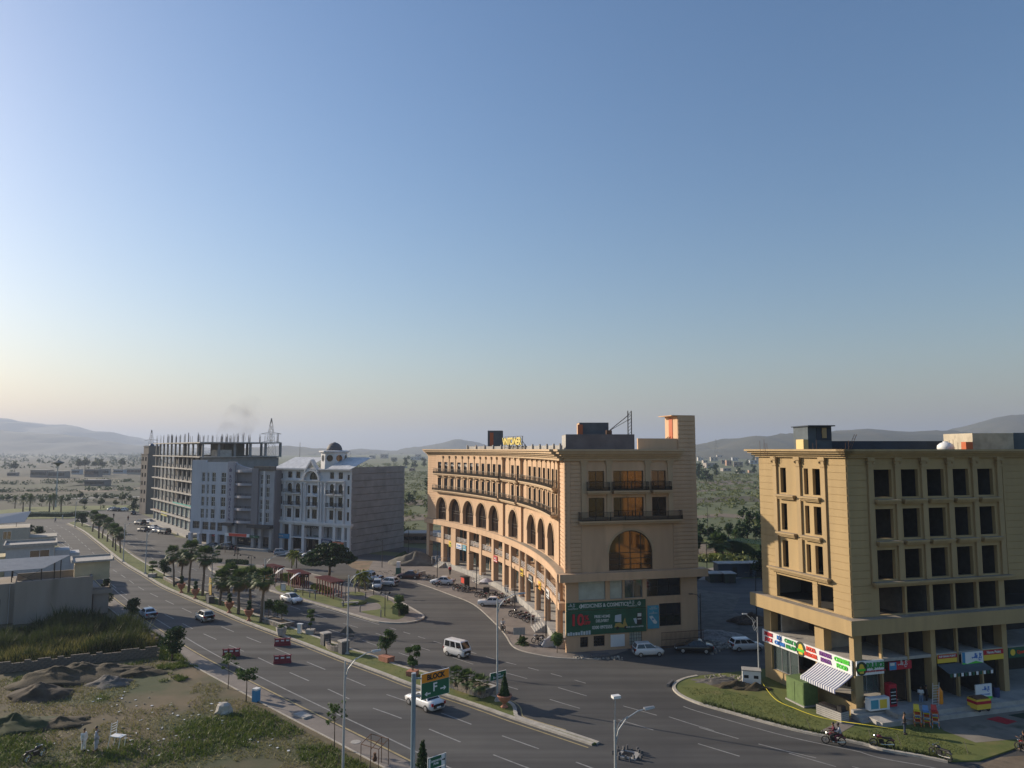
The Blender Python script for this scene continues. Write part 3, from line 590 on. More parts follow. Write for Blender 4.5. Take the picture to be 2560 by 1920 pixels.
lad = MB(); lad.tube([mf(VW - 4.8, -1.6, 23.8), mf(VW - 2.6, -1.6, 25.6)], .05); lad.tube([mf(VW - 4.8, -2.2, 23.8), mf(VW - 2.6, -2.2, 25.6)], .05)
for k in range(7): lad.tube([mf(VW - 4.8 + .33 * k, -1.6, 23.8 + .26 * k), mf(VW - 4.8 + .33 * k, -2.2, 23.8 + .26 * k)], .04)
lad.build('roof_stair', BLACKM, vb)
GREYR = mat('grey_roof_room', (.10, .105, .115), .9, .2, .6)
def roof_room(x0, x1, yf, yb, z1, m1, m2, name):       # x given at the front; m1 lighter colour paints sunlight on the left end, m2 front
    b = MB(); b.box(x0 - VA.x, yf - VA.y, 23.3, x1 - VA.x, yb - VA.y, z1); o = b.build(name, m2, vb); e = MB(); e.box(x0 - .02 - VA.x, yf + .05 - VA.y, 23.4, x0 - VA.x, yb - .05 - VA.y, z1 - .05); e.build('lit_end_wall', m1, o); return o
roof_room(7.6, 17.3, 102, 110, 26.1, CONCL, GREYR, 'water_tank_room'); roof_room(9.9, 14.2, 106, 110, 27.9, TAN, GREYR, 'stair_cabin')
dd = MB(); dd.box(12.0 - VA.x - 2.35, 105.9 - VA.y, 26.1, 12.4 - VA.x - 2.0, 106 - VA.y, 27.6); dd.build('door', MATS['orange_door'], vb)
roof_room(-4.7, -1.8, 140, 145, 27.6, TAN, GREYR, 'stair_cabin')
dd = MB(); dd.box(-4.3 - VA.x, 139.93 - VA.y, 24.5, -3.6 - VA.x, 140 - VA.y, 27.2); dd.build('door', MATS['orange_door'], vb)
hoist = thing('roof_hoist', 'black lattice hoist mast on the grey roof room', 'hoist', (16.9, 103.5, 26.1)); b = MB()
for dx in (-.25, .25):
    for dy in (-.25, .25): b.tube([(dx, dy, 0), (dx, dy, 3.4)], .045, 4)
for k in range(7): b.tube([(-.25, -.25, .48 * k), (.25, -.25, .48 * k + .48)], .035, 4); b.tube([(.25, .25, .48 * k), (.25, -.25, .48 * k + .48)], .035, 4)
b.build('mast', BLACKM, hoist); b = MB(); b.tube([(0, 0, 2.9), (-3.0, 0, .5)], .06, 5); b.tube([(0, 0, 2.2), (-3.0, 0, .5)], .04, 5); b.build('boom', BLACKM, hoist); MB().cbox((-3.0, 0, 0), (.8, .6, .6)).build('winch', RUST, hoist)
# rooftop letters
sp_ = mc(43.6, -1.3, 0); sa_ = VT + 39 / VR + math.pi * 1.5
rs = thing('rooftop_sign', 'yellow rooftop letters on a dark frame above the curved building', 'sign', (VA.x + sp_[0], VA.y + sp_[1], 24.2), sa_)
b = MB()
for x in (.2, 2.4, 4.7, 7.0, 9.3): b.tube([(x, .25, -.8), (x, .25, 2.0)], .06, 4); b.tube([(x, 1.6, -.8), (x, .25, 1.2)], .05, 4)
for z in (.1, 1.0, 2.0): b.tube([(0, .25, z), (9.6, .25, z)], .05, 4)
b.build('frame', BLACKM, rs)
xx = 0
for ch, w_ in (('V', 1.25), ('N', 1.45), ('T', 1.1), ('O', 1.4), ('W', 1.75), ('E', 1.05), ('R', 1.2)): lettering(ch, 1.75, mat('yellow_letter', (.58, .46, .10), .6), rs, xx + w_ / 2 + .02, 1.1, -.05, bold=.06, xs=1.3, ext=.08, name='letter'); xx += w_ + .05
# ------------------------------------------------------------------ signboards
def board(name, label, cat, loc, rz, w, h, m, group=None, t=.1):
    s = thing(name, label, cat, loc, rz, group); MB().box(0, 0, 0, w, t, h).build('panel', m, s); return s
def flat(parent, pts, m, y=-.006, name='print', t=.006):               # thin printed shape in the board's plane
    b = MB(); n = len(pts); ar = sum(pts[i][0] * pts[(i + 1) % n][1] - pts[(i + 1) % n][0] * pts[i][1] for i in range(n)); pts = pts if ar > 0 else pts[::-1]
    b.add([(p[0], y, p[1]) for p in pts] + [(p[0], y + t, p[1]) for p in pts], [tuple(range(n)), tuple(range(n, 2 * n))[::-1]] + [(i, n + i, n + (i + 1) % n, (i + 1) % n) for i in range(n)]); return b.build(name, m, parent)
def disc(cx, cz, r, n=20, sx=1): return [(cx + r * sx * math.cos(2 * math.pi * k / n), cz + r * math.sin(2 * math.pi * k / n)) for k in range(n)]
def strokes(parent, paths, r, m, name='script_lettering', y=-.02):
    b = MB()
    for p in paths: b.tube([(x, y, z) for x, z in p], r, 5)
    return b.build(name, m, parent)
def naskh(parent, x, z, s, m):                          # the two Urdu words, drawn stroke by stroke from right to left
    P = [[(2.0, .75), (1.85, .95), (1.7, .8), (1.8, .55), (1.95, .35), (1.9, .1), (1.6, .2)], [(1.6, .2), (1.6, 1.05)], [(1.55, .2), (1.4, .25), (1.35, .02), (1.5, -.2), (1.8, -.15)],
         [(1.1, .5), (1.0, .65), (.9, .5), (1.0, .35), (1.1, .25), (.85, .2)], [(.8, .2), (.8, 1.05)], [(.65, .25), (.45, .45), (.3, .3), (.65, .25)], [(.62, .3), (.6, 1.05)], [(.3, .3), (.15, .35), (.0, .2), (-.1, .45)], [(1.0, .85), (1.02, .87)]]
    strokes(parent, [[(x + a * s, z + b * s) for a, b in p] for p in P], .055 * s, m)
d = Vector((math.cos(VANG), math.sin(VANG), 0)) * VSC; nf = Vector((math.sin(VANG), -math.cos(VANG), 0))
WP = mat('print_white', (.60, .62, .60), .6)
s1 = board('pharmacy_fascia', 'green fascia reading medicines and cosmetics above the pharmacy billboard', 'sign', VA + d * .05 + nf * .12 + Vector((0, 0, 4.85)), VANG, 10.2, .92, GREEND)
lettering('MEDICINES & COSMETICS', .62, WP, s1, 4.9, .47, bold=.012, xs=.86)
for x in (.25, 7.85): naskh(s1, x, .42, .42, WP); lettering('PHARMACY', .24, WP, s1, x + .6, .2, xs=1.0)
for x in (1.85, 9.35):
    flat(s1, disc(x, .45, .22), WP, -.008, 'emblem'); flat(s1, disc(x, .47, .15), GREEND, -.013, 'emblem'); flat(s1, [(x - .03, .2), (x + .03, .2), (x + .03, .75), (x - .03, .75)], WP, -.018, 'emblem')
s2 = board('pharmacy_billboard', 'large dark green billboard with red 10% and a delivery scooter beside the white parked car', 'billboard', VA + d * .05 + nf * .10 + Vector((0, 0, 1.95)), VANG, 10.25, 2.85, GREEND)
lettering('10', 1.85, REDP2 if 0 else mat('red_numerals', (.50, .02, .035), .5), s2, 1.35, 1.75, -.05, bold=.05, xs=.95, ext=.05); lettering('%', .75, MATS['red_numerals'], s2, 2.55, 2.0, -.05, bold=.02, ext=.05); lettering('OFF', .5, MATS['red_numerals'], s2, 2.55, 1.4, -.05, bold=.02, ext=.05)
lettering('FREE HOME', .46, WP, s2, 4.55, 2.05, bold=.012, xs=.84); lettering('DELIVERY', .46, WP, s2, 4.55, 1.55, bold=.012, xs=.84); lettering('0300 0975555', .52, WP, s2, 4.55, .8, bold=.015, xs=.86); lettering('BANK CARDS ACCEPTED', .2, WP, s2, 8.75, .62, bold=.006)
SCY = mat('scooter_print', (.42, .30, .08), .6)
flat(s2, [(6.15, 1.35), (7.0, 1.25), (7.0, 2.2), (6.2, 2.1)], mat('print_pale_blue', (.45, .52, .58), .6)); flat(s2, [(6.1, .7), (6.25, 1.15), (6.8, 1.2), (7.2, .95), (7.35, 1.55), (7.5, 1.75), (7.55, 1.3), (7.8, .75), (7.6, .6), (7.0, .65)], SCY)
for x in (6.5, 7.55): flat(s2, disc(x, .58, .2), BLACKP, -.01)
flat(s2, [(8.55, 1.6), (8.95, 1.65), (9.1, .9), (8.8, 1.0)], MATS['print_pale_blue']); flat(s2, [(9.0, .85), (9.65, .85), (9.7, 2.3), (9.05, 2.3)], BLACKP, -.008); flat(s2, [(9.1, 1.8), (9.6, 1.8), (9.62, 2.2), (9.12, 2.2)], WP, -.012); flat(s2, [(9.1, 1.45), (9.6, 1.45), (9.6, 1.58), (9.1, 1.58)], WP, -.012)
for i in range(9): x = .15 + .33 * i; hh = rnd.uniform(.18, .5); flat(s2, [(x, .04), (x + .26, .04), (x + .26, .04 + hh), (x, .04 + hh)], MATS['print_pale_blue'] if i % 3 else WP, -.008)
s3 = board('blue_banner', 'narrow light blue banner with a white car-shaped print beside the green billboard', 'sign', VA + d * 9.95 + nf * .10 + Vector((0, 0, 2.2)), VANG, 1.5, 2.75, mat('banner_blue', (.05, .27, .38), .6, .2, 1))
lettering('HOME\nMEDICINES', .22, WP, s3, .75, 2.45); lettering('&\nCOSMETICS', .2, WP, s3, .75, 1.9); flat(s3, [(.2, 1.45), (.6, 1.55), (1.25, .75), (1.1, .55), (.8, .6)], WP); flat(s3, [(.5, 1.2), (.75, 1.25), (.85, 1.05), (.6, 1.0)], BLUES, -.01)
for i, (s, w_, m_, tx, tm, lab) in enumerate([(64.2, 1.5, YELLOW, 'VN', GREENP, 'small yellow and green'), (60.2, 2.5, WHITES, 'STUDIO', BLUEP, 'white and blue lettered'), (57.6, 1.6, MATS['banner_blue'], 'SK', WP, 'pale blue'), (42.0, 1.9, REDP, 'KFC' if 0 else 'SALE', WP, 'dark red'), (27.4, 1.4, YELLOW, 'MART', BLACKP, 'yellow and black'), (22.0, 2.6, BLACKP, 'OFFICE', WP, 'black and white'), (16.2, 1.5, YELLOW, 'TEA', REDP, 'bright yellow'), (10.6, 2.6, WHITES, 'ESTATE', BLACKP, 'white framed')]):
    p = mc(s + w_ / 2, .75, 4.5); t = VT + s / VR + math.pi / 2; sg = board('shop_sign', f'{lab} shop sign on the gallery edge of the curved building', 'sign', (VA.x + p[0], VA.y + p[1], 4.35), t + math.pi, w_, 1.05, m_, 'gallery edge shop signs'); lettering(tx, .5, tm, sg, w_ / 2, .62, bold=.01); flat(sg, [(.1, .12), (w_ - .1, .12), (w_ - .1, .26), (.1, .26)], tm)
# ================================================================== the corner building on the right
RC = Vector((30.82, 66.79, 0)); ru = Vector((math.cos(R(15.5)), math.sin(R(15.5)), 0)); rv = Vector((-math.sin(R(19)), math.cos(R(19)), 0))
rnu = Vector((ru.y, -ru.x, 0)); rnv = Vector((-rv.y, rv.x, 0))
def mu(x, off, z): p = ru * x + rnu * off; return (p.x, p.y, z)
def mv(x, off, z): p = rv * x + rnv * off; return (p.x, p.y, z)
rb = thing('corner_building', 'sand coloured corner building with empty window openings and juice bar below', 'building', RC)
LW = 12.4; RW = 27.0
rows = ((19.55, 22.1), (15.75, 18.45), (12.0, 14.7))
lh = [(a, b, z0, z1) for a, b in ((8.2, 9.05), (5.0, 5.6), (3.4, 4.4)) for z0, z1 in rows] + [(4.9, 10.1, 8.85, 11.1), (2.2, 4.25, 8.85, 11.1)]
w = MB(); wall(w, mv, 0, LW, 8.7, 23.4, -.35, 0, lh); w.build('side_wall', TAN2, rb)
bays = [(3.0, 5.0), (6.1, 8.05), (9.1, 11.1), (12.2, 14.1), (15.2, 17.1)]
rh = [(a, b, z0, z1) for a, b in bays for z0, z1 in rows] + [(a, b, 8.85, 11.3) for a, b in ((3.0, 5.9), (6.1, 8.7), (9.1, 11.5), (11.75, 14.3), (14.6, 17.0), (17.7, 21.0))]
w = MB(); wall(w, mu, 0, RW, 8.7, 23.4, -.35, 0, rh); w.build('front_wall', TAN2, rb)
def courses2(m, x0, x1, z0, z1, parent, holes):
    n = int((z1 - z0) / .68); hh = (z1 - z0) / n
    for k in range(n):
        a, c = z0 + hh * k, z0 + hh * (k + 1) - .03; segs = [(x0, x1)]
        for h in holes:
            if h[2] < c and h[3] > a: segs = [s for g in segs for s in ((g[0], min(g[1], h[0])), (max(g[0], h[1]), g[1])) if s[1] - s[0] > .05]
        for s in segs: b = MB(); hexm(b, m, s[0], s[1], 0, .05, a, c - .03); b.build('cladding_course', TAN2, parent)
for a, b in ((.045, 2.35), (10.1, LW - .02)): courses2(mv, a, b, 8.85, 23.2, rb, lh)
courses2(mu, .045, 2.1, 8.85, 23.2, rb, rh); courses2(mu, 18.3, RW, 8.85, 23.2, rb, rh); courses2(mv, 2.35, 10.1, 8.85, 11.7, rb, lh)
for m, xs_ in ((mv, (9.75, 6.25, 2.85)), (mu, (2.5, 5.55, 8.6, 11.65, 14.7, 17.75))):
    for x in xs_:
        p = MB(); hexm(p, m, x - .28, x + .28, 0, .2, 11.9, 22.3); hexm(p, m, x - .34, x + .34, 0, .28, 22.3, 22.5); hexm(p, m, x - .26, x + .26, 0, .24, 22.5, 22.9); hexm(p, m, x - .42, x + .42, 0, .36, 22.9, 23.25)
        for sx in (-.33, .33): p.lathe([(.13, 0), (.13, .2)], 8, Vector(m(x + sx, .26, 22.62)))
        p.build('pilaster', TRIM2, rb)
def sill(m, x0, x1, z):
    for k, (d0, d1, o) in enumerate(((0, .16, .62), (.16, .3, .48), (.3, .44, .34))):
        b = MB(); hexm(b, m, x0 + .1 * k, x1 - .1 * k, 0, o, z - d1, z - d0); yield b
def add_sill(m, x0, x1, z):
    t = MB()
    for b in sill(m, x0, x1, z): t.add(b.v, b.f)
    o = t.build('window_ledge', TRIM2, rb); d_ = MB(); hexm(d_, m, x0 + .05, x1 - .05, .0, .5, z, z + .015); d_.build('dust', DUSTY, o)
for z in (19.35, 15.55): add_sill(mv, 6.6, 9.4, z); add_sill(mv, 3.1, 5.9, z)
add_sill(mv, 2.3, 10.9, 11.85)
for z in (19.35, 15.55):
    for a, b in bays: add_sill(mu, a - .2, b + .45, z)
add_sill(mu, 2.2, 18.4, 11.85)
cr = MB()
for z0, z1, o in ((23.2, 23.4, .3), (23.4, 23.6, .55), (23.6, 23.8, .85), (23.8, 24.0, 1.1)):
    wall(cr, mv, -.0, LW + o, z0, z1, -.4, o); wall(cr, mu, -o, RW, z0, z1 - .002, -.4, o)
    hexm(cr, mu, -o, .02, -.4, o, z0, z1 - .001)
cr.build('cornice', TRIM2, rb)
lg = MB(); wall(lg, mv, 0, LW + .9, 7.45, 8.75, -.35, 1.0); wall(lg, mu, -1.0, RW, 7.45, 8.748, -.35, 1.0); lg.build('ledge', TAN2, rb)
lt = MB(); wall(lt, mv, -.9, LW + .85, 8.75, 8.77, .02, .95); wall(lt, mu, -.9, RW, 8.751, 8.772, .02, .95); lt.build('ledge_top', DUSTY, rb)
for x0, x1 in ((0, .55), (3.7, 4.9), (11.3, LW)): b = MB(); hexm(b, mv, x0, x1, -.9, 0, 0, 7.45); b.build('column', TAN2, rb)
for x0, x1 in ((2.95, 3.1), (5.85, 6.05), (8.55, 9.1), (11.55, 11.75), (14.4, 14.58), (17.05, 17.65), (20.4, 20.6), (23.5, 24.1)): b = MB(); hexm(b, mu, x0, x1, -.9 if x1 - x0 > .4 else -.3, 0, .9, 7.45); b.build('column', TAN2, rb)
fl = [mu(0, -.02, 0)[:2], mu(RW, -.02, 0)[:2], (mu(RW, -LW, 0)[0], mu(RW, -LW, 0)[1]), mv(LW, -.02, 0)[:2]]
for z in (.0, 5.0): MB().prism([mu(.02, -.03, 0)[:2], mu(RW, -.03, 0)[:2], mu(RW, -12, 0)[:2], mv(LW, -.03, 0)[:2]], z + (.0 if z == 0 else -.3), z + (.88 if z == 0 else -.02)).build('floor_slab', CONCL, rb)
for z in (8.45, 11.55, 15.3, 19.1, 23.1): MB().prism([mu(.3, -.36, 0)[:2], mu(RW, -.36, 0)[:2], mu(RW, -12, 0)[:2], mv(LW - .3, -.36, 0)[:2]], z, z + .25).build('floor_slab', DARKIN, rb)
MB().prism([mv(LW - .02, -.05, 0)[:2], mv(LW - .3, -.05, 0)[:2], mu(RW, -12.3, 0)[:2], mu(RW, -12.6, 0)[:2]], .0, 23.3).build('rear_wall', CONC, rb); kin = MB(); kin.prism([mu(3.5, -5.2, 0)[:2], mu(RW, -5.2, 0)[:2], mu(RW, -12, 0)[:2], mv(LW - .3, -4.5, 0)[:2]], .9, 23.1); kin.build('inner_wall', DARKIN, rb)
for x in (5.95, 8.8, 11.65, 14.5, 17.4): b = MB(); hexm(b, mu, x - .1, x + .1, -5.2, -.4, .9, 23.0); b.build('partition', mat('shaded_room_plaster', (.075, .075, .07), .95, .2), rb)  # partition colour darkened to paint in the dimness of the rooms
for x in (4.3, 10.8): b = MB(); hexm(b, mv, x - .1, x + .1, -4.4, -.95, 4.98, 7.5); b.build('partition', CONCL, rb)
b = MB(); wall(b, mv, .56, 3.7, .0, 1.25, -.25, 0); wall(b, mv, 4.9, 11.3, 0, 1.2, -.25, 0); b.build('plinth_wall', TAN2, rb)
window(mv, (7.6, 11.3, 1.2, 3.9), -.3, rb, STEEL, SHOPG, 3, 1, .05, name='shop_window'); window(mu, (.3, 2.9, 1.9, 3.9), -.5, rb, STEEL, SHOPG, 2, 1, .05, name='shop_window')
for (x0, x1) in ((3.1, 5.85), (6.05, 8.55)):
    g_ = MB()
    for k in range(int((x1 - x0) / .13)): hexm(g_, mu, x0 + .13 * k, x0 + .13 * k + .025, -.45, -.42, .9, 4.0)
    for z in (.95, 2.4, 3.9): hexm(g_, mu, x0, x1, -.46, -.41, z, z + .05)
    if x0 < 4: g_.build('shutter_grille', BLACKM, rb)
g_ = MB()
for k in range(18): hexm(g_, mu, 14.6 + .13 * k, 14.63 + .13 * k, -.45, -.42, .9, 4.0)
g_.build('shutter_grille', BLACKM, rb)
for k in range(4): st = MB(); hexm(st, mu, -.6, 2.4, .0 + .33 * (3 - k), .35 + .33 * (3 - k), 0, .22 * (k + 1)); st.build('step', CONCL, rb)
b = MB(); hexm(b, mu, .4, RW, 0, 2.6, 0, .5); hexm(b, mu, 2.45, RW, 0, 2.2, .5, .88); b.build('veranda', CONCL, rb)
# roof rooms
NAVY = mat('dark_blue_render', (.028, .040, .058), .8, .2, .7)
BLUEG = mat('blue_grey_render', (.075, .095, .11), .85, .2, .7)
def rbox(name, px0, px1, Y, dep, z1, m, z0=23.3): x0 = (px0 - 1280) / F * Y; x1 = (px1 - 1280) / F * Y; return MB().box(x0 - RC.x, Y - RC.y, z0, x1 - RC.x, Y + dep - RC.y, z1).build(name, m, rb)
o = rbox('stair_cabin', 2018, 2077, 78, 4, 26.45, BLUEG); MB().box((2040 - 1280) / F * 78 - RC.x, 77.9 - RC.y, 25.0, (2075 - 1280) / F * 78 - RC.x, 78 - RC.y, 26.3).build('recess', NAVY, o); MB().box((2052 - 1280) / F * 78 - RC.x, 77.8 - RC.y, 25.2, (2063 - 1280) / F * 78 - RC.x, 77.9 - RC.y, 26.3).build('door', TAN2, o); MB().box((2014 - 1280) / F * 78 - RC.x, 77.4 - RC.y, 26.45, (2081 - 1280) / F * 78 - RC.x, 82.2 - RC.y, 26.57).build('roof_slab', NAVY, o)
rbox('yellow_pier', 2006, 2018, 77.5, 2, 25.05, mat('yellow_render', (.62, .46, .20), .8)); rbox('roof_room', 2074, 2398, 80, 4, 24.9, NAVY)
o = rbox('water_tank_room', 2428, 2530, 74.5, 5, 25.65, mat('pale_plaster', (.42, .37, .28), .9, .25, .8, wear=((.25, .22, .17), .8, .6))); rbox('roof_room', 2530.5, 2700, 75, 5, 25.7, BLUEG); rbox('brick_pier', 2411, 2428, 74, .8, 24.75, MATS['orange_door'])
for k, px in enumerate((1898, 1907, 1911, 1915, 2030, 2038, 2110, 2118, 2380, 2390, 2470, 2478, 2485, 2500, 2520, 2370)): x = (px - 1280) / F * 76; MB().tube([(x - RC.x, 76 - RC.y, 23.3), (x - RC.x + rnd.uniform(-.05, .05), 76 - RC.y, 24.6 + rnd.uniform(0, .5))], .02, 4).build('starter_bar', RUST, rb)
tk = thing('water_tank', 'white plastic water tank with domed lid on the corner building roof', 'tank', ((2360 - 1280) / F * 76.5, 76.5, 23.35)); MB().lathe([(.8, 0), (.82, .1), (.8, .35), (.83, .4), (.8, .7), (.83, .75), (.78, 1.05), (.5, 1.3), (.25, 1.38)], 20).build('body', WHITEM, tk, True); MB().lathe([(.26, 1.36), (.27, 1.46), (.1, 1.5)], 14).build('lid', WHITEM, tk)
la = thing('leaning_ladder', 'thin ladder leaning on the dark roof room of the corner building', 'ladder', ((2128 - 1280) / F * 78, 78, 23.4)); b = MB(); b.tube([(-.7, 0, 0), (.45, .4, 2.2)], .03, 4); b.tube([(-.45, 0, 0), (.7, .4, 2.2)], .03, 4)
for k in range(7): t = k / 7 + .07; b.tube([(-.7 + 1.15 * t, .4 * t, 2.2 * t), (-.45 + 1.15 * t, .4 * t, 2.2 * t)], .02, 4)
b.build('rails', RUST, la)
# signs of the corner building
va = math.atan2(-rv.y, -rv.x)                            # reading direction on the side wall
def on_v(x, z, off=.06): p = RC + rv * x + rnv * off; return Vector((p.x, p.y, z))
def on_u(x, z, off=.06): p = RC + ru * x + rnu * off; return Vector((p.x, p.y, z))
ua = R(15.5)
s = board('food_sign', 'long white sign with coloured food words along the side of the corner building', 'sign', on_v(12.5, 3.75, .18), va, 12.35, 1.25, WHITES)
for tx, x, z, m_, sz in (('FRESH', 1.05, .92, REDP, .5), ('JUICE', 1.05, .38, REDP, .5), ('ICE', 2.7, .92, BLUEP, .5), ('CREAM', 2.75, .38, BLUEP, .5), ('CHAT &', 4.35, .92, GREENP, .5), ('SALAD', 4.4, .38, GREENP, .5), ('PIZZA', 7.25, .92, REDP2, .5), ('BURGER', 7.2, .38, REDP2, .5), ('STEAKS', 9.15, .92, PURPLE, .5), ('PASTA', 9.2, .38, PURPLE, .5), ('CHINESE', 11.2, .92, LIME, .5), ('FOOD', 11.2, .38, LIME, .5)): lettering(tx, sz, m_, s, x, z, -.04, bold=.025, xs=.92, ext=.03)
def emblem(s, x, z, r):                                 # round black emblem: plain generic fruit glass
    flat(s, disc(x, z, r), BLACKP, -.012, 'emblem'); flat(s, disc(x, z, r * .88), mat('emblem_dark_green', (.02, .05, .02), .6), -.018, 'emblem')
    flat(s, disc(x, z + r * .3, r * .38), YELLOW, -.024, 'emblem'); flat(s, disc(x - r * .25, z + r * .1, r * .2), YELLOW, -.026, 'emblem'); flat(s, disc(x + r * .28, z + r * .1, r * .22), YELLOW, -.027, 'emblem'); flat(s, [(x - r * .7, z - r * .35), (x + r * .7, z - r * .35), (x + r * .7, z - r * .02), (x - r * .7, z - r * .02)], LIME, -.03, 'emblem'); flat(s, [(x - r * .35, z - r * .7), (x + r * .35, z - r * .7), (x + r * .4, z - r * .4), (x - r * .4, z - r * .4)], YELLOW, -.03, 'emblem')
emblem(s, 5.8, .62, .72)
s = board('juice_bar_sign', 'white juice bar sign with green letters on the shaded front corner', 'sign', on_u(.05, 3.75, .2), ua, 2.95, 1.25, WHITES)
lettering('DR.JUICE', .62, GREENP, s, 1.98, .8, -.04, bold=.03, xs=.78, ext=.03); lettering('JUICE & FOOD RESTAURANT', .17, REDP, s, 1.98, .3, -.03, bold=.01); emblem(s, .5, .6, .6)
s = board('red_shop_sign', 'red and blue shop sign right of the juice bar', 'sign', on_u(3.7, 3.9), ua, 2.5, .72, REDP); flat(s, [(.02, .02), (.8, .02), (.8, .7), (.02, .7)], BLUES, -.008); flat(s, [(.1, .4), (.6, .4), (.6, .65), (.1, .65)], WP, -.012); naskh(s, 1.0, .3, .5, WP)
s = board('naan_shop_sign', 'yellow and red sign for the naan shop', 'sign', on_u(9.2, 4.1), ua, 2.25, .75, YELLOW); flat(s, [(.0, .4), (2.25, .4), (2.25, .75), (0, .75)], REDP, -.008); lettering('PUP NAAN POINT', .24, WP, s, 1.12, .58, -.02, bold=.01)
s = board('dairy_sign', 'white and green dairy sign with Urdu letters under the ledge', 'sign', on_u(11.8, 3.75, .3), ua, 2.5, 1.2, WHITES); flat(s, [(0, 0), (2.5, 0), (2.5, .12), (1.6, .35), (.6, .15), (.0, .3)], LIME, -.008); flat(s, [(.0, .3), (.35, .2), (.35, 1.2), (0, 1.2)], BLUES, -.009); naskh(s, 1.2, .5, .55, BLUEP)
s = board('meat_shop_sign', 'red and yellow shop sign beside the dairy sign', 'sign', on_u(14.6, 3.95), ua, 2.45, .95, YELLOW); flat(s, [(0, .5), (2.45, .5), (2.45, .95), (0, .95)], REDP, -.008); lettering('Nawa Point', .36, WP, s, 1.25, .72, -.02, bold=.01)
s = board('green_shop_sign', 'dark green shop sign with red letters at the right edge', 'sign', on_u(17.7, 3.95), ua, 2.6, .95, GREEND); lettering('Quetta', .42, REDP2, s, 1.6, .5, -.02, bold=.015); flat(s, disc(.5, .5, .3), YELLOW, -.008)
# striped awning on the side wall
aw = thing('awning', 'blue and white striped awning below the food sign', 'awning', on_v(4.6, 0, 0), va)
AWW = mat('awning_white', (.66, .66, .68), .8); AWB = mat('awning_blue', (.10, .12, .22), .8)
n = 30; L_ = 4.4
for k in range(n):
    b = MB(); x0, x1 = L_ * k / n, L_ * (k + 1) / n; q = [(0, 3.7), (-.8, 3.25), (-1.6, 2.85), (-2.1, 2.65)]
    for (y0, z0), (y1, z1) in zip(q[:-1], q[1:]): b.hexa([(x0, y1, z1 - .015), (x1, y1, z1 - .015), (x1, y0, z0 - .015), (x0, y0, z0 - .015), (x0, y1, z1), (x1, y1, z1), (x1, y0, z0), (x0, y0, z0)])
    b.box(x0, -2.12, 2.3, x1, -2.1, 2.66); b.build('canvas_stripe', AWB if k % 2 else AWW, aw)
b = MB()
for x in (.05, L_ - .05): b.tube([(x, 0, 2.4), (x, -2.0, 2.62)], .025, 5)
b.build('arm', STEEL, aw)
aw = thing('shop_awning', 'small dark scalloped awning under the naan shop sign', 'awning', on_u(9.15, 0, 0), ua); b = MB()
b.hexa([(0, -1.3, 3.5), (5.2, -1.3, 3.5), (5.2, 0, 3.95), (0, 0, 3.95), (0, -1.3, 3.54), (5.2, -1.3, 3.54), (5.2, 0, 3.99), (0, 0, 3.99)]); b.build('canopy', BLUEG, aw)
for k in range(12): MB().box(.1 + .43 * k, -1.32, 3.2, .36 + .43 * k, -1.3, 3.5).build('scallop', WHITES if k % 2 else GREEND, aw)
# ================================================================== buildings on the left and far away
def lmap(x, off, z): return (x, -off, z)                # local frame: x along the front, y into the building
def two(a, b): d = b - a; return math.atan2(d.y, d.x), d.length
# ---- white classical block with bare concrete flank
a0 = G(688, 1374); b0 = G(875, 1392); ang, WL = two(a0, b0)
wb = thing('white_classical_block', 'white classical block with clock turret dome and bare concrete side wall', 'building', a0, ang)
U = lambda x: (x - 130) / 755 * WL
Z = lambda y: 19.4 * (1 - (y - 385) / 860)
wc = [(U(242), U(290)), (U(330), U(376)), (U(455), U(480)), (U(502), U(552)), (U(676), U(716)), (U(760), U(802))]
hs = []
for i, (p, q) in enumerate(wc):
    hs += [(p, q, 7.9, 10.0), (p, q, 10.9, 13.0), ((p, q, 13.9, 16.0, 'a') if i not in (2, 3) else (p, q, 13.7, 15.6))]
    if i not in (2, 3): hs.append((p, q, 17.2, 18.7))
hs += [(U(472), U(552), 16.9, 18.7, 'a')]
for x0, x1 in ((U(165), U(190)), (U(846), U(867))): hs += [(x0, x1, z0, z0 + 1.9) for z0 in (7.9, 10.9, 13.8)] + [(x0, x1, 17.0, 18.2)]
w = MB(); wall(w, lmap, 0, WL, 6.4, 19.2, -.35, 0, hs); w.build('front_wall', WHITE, wb)
for h in hs: window(lmap, h, -.22, wb, BLACKM, GLASS, 2 if h[1] - h[0] > 1 else 1, 2, .05, len(h) > 4)
cn = MB()
for z0, z1, o in ((6.3, 6.7, .25), (6.7, 7.2, .55), (16.3, 16.55, .3), (16.55, 16.8, .55), (18.95, 19.2, .35), (19.2, 19.45, .7)): wall(cn, lmap, -o if z0 > 18 or z0 < 7 else 1.8, WL + (o if z0 < 7 else 0) - (0 if z0 > 18 or z0 < 7 else 1.8), z0, z1, -.3, o)
cn.build('cornice', WHITE, wb)
for x in (U(225), U(310), U(400), U(425), U(440), U(575), U(600), U(640), U(735), U(820)): p = MB(); p.lathe([(.3, 7.2), (.3, 7.5), (.22, 7.6), (.2, 15.6), (.3, 15.9), (.3, 16.3)], 8, (x, -.2, 0)); p.build('pilaster', WHITE, wb)
for i in (0, 1, 4, 5):
    for z in (10.6, 13.5): s_ = MB(); p, q = wc[i]; hexm(s_, lmap, p - .5, q + .5, 0, .8, z, z + .22); s_.build('balcony_slab', WHITE, wb); railing(lmap, p - .5, q + .5, .75, z + .22, .85, wb, BLACKM, None, .18, 0, .7, posts=2)
s_ = MB(); hexm(s_, lmap, U(470), U(565), 0, .8, 10.6, 10.82); s_.build('balcony_slab', WHITE, wb); railing(lmap, U(470), U(565), .75, 10.82, .85, wb, BLACKM, None, .18, 0, .7)
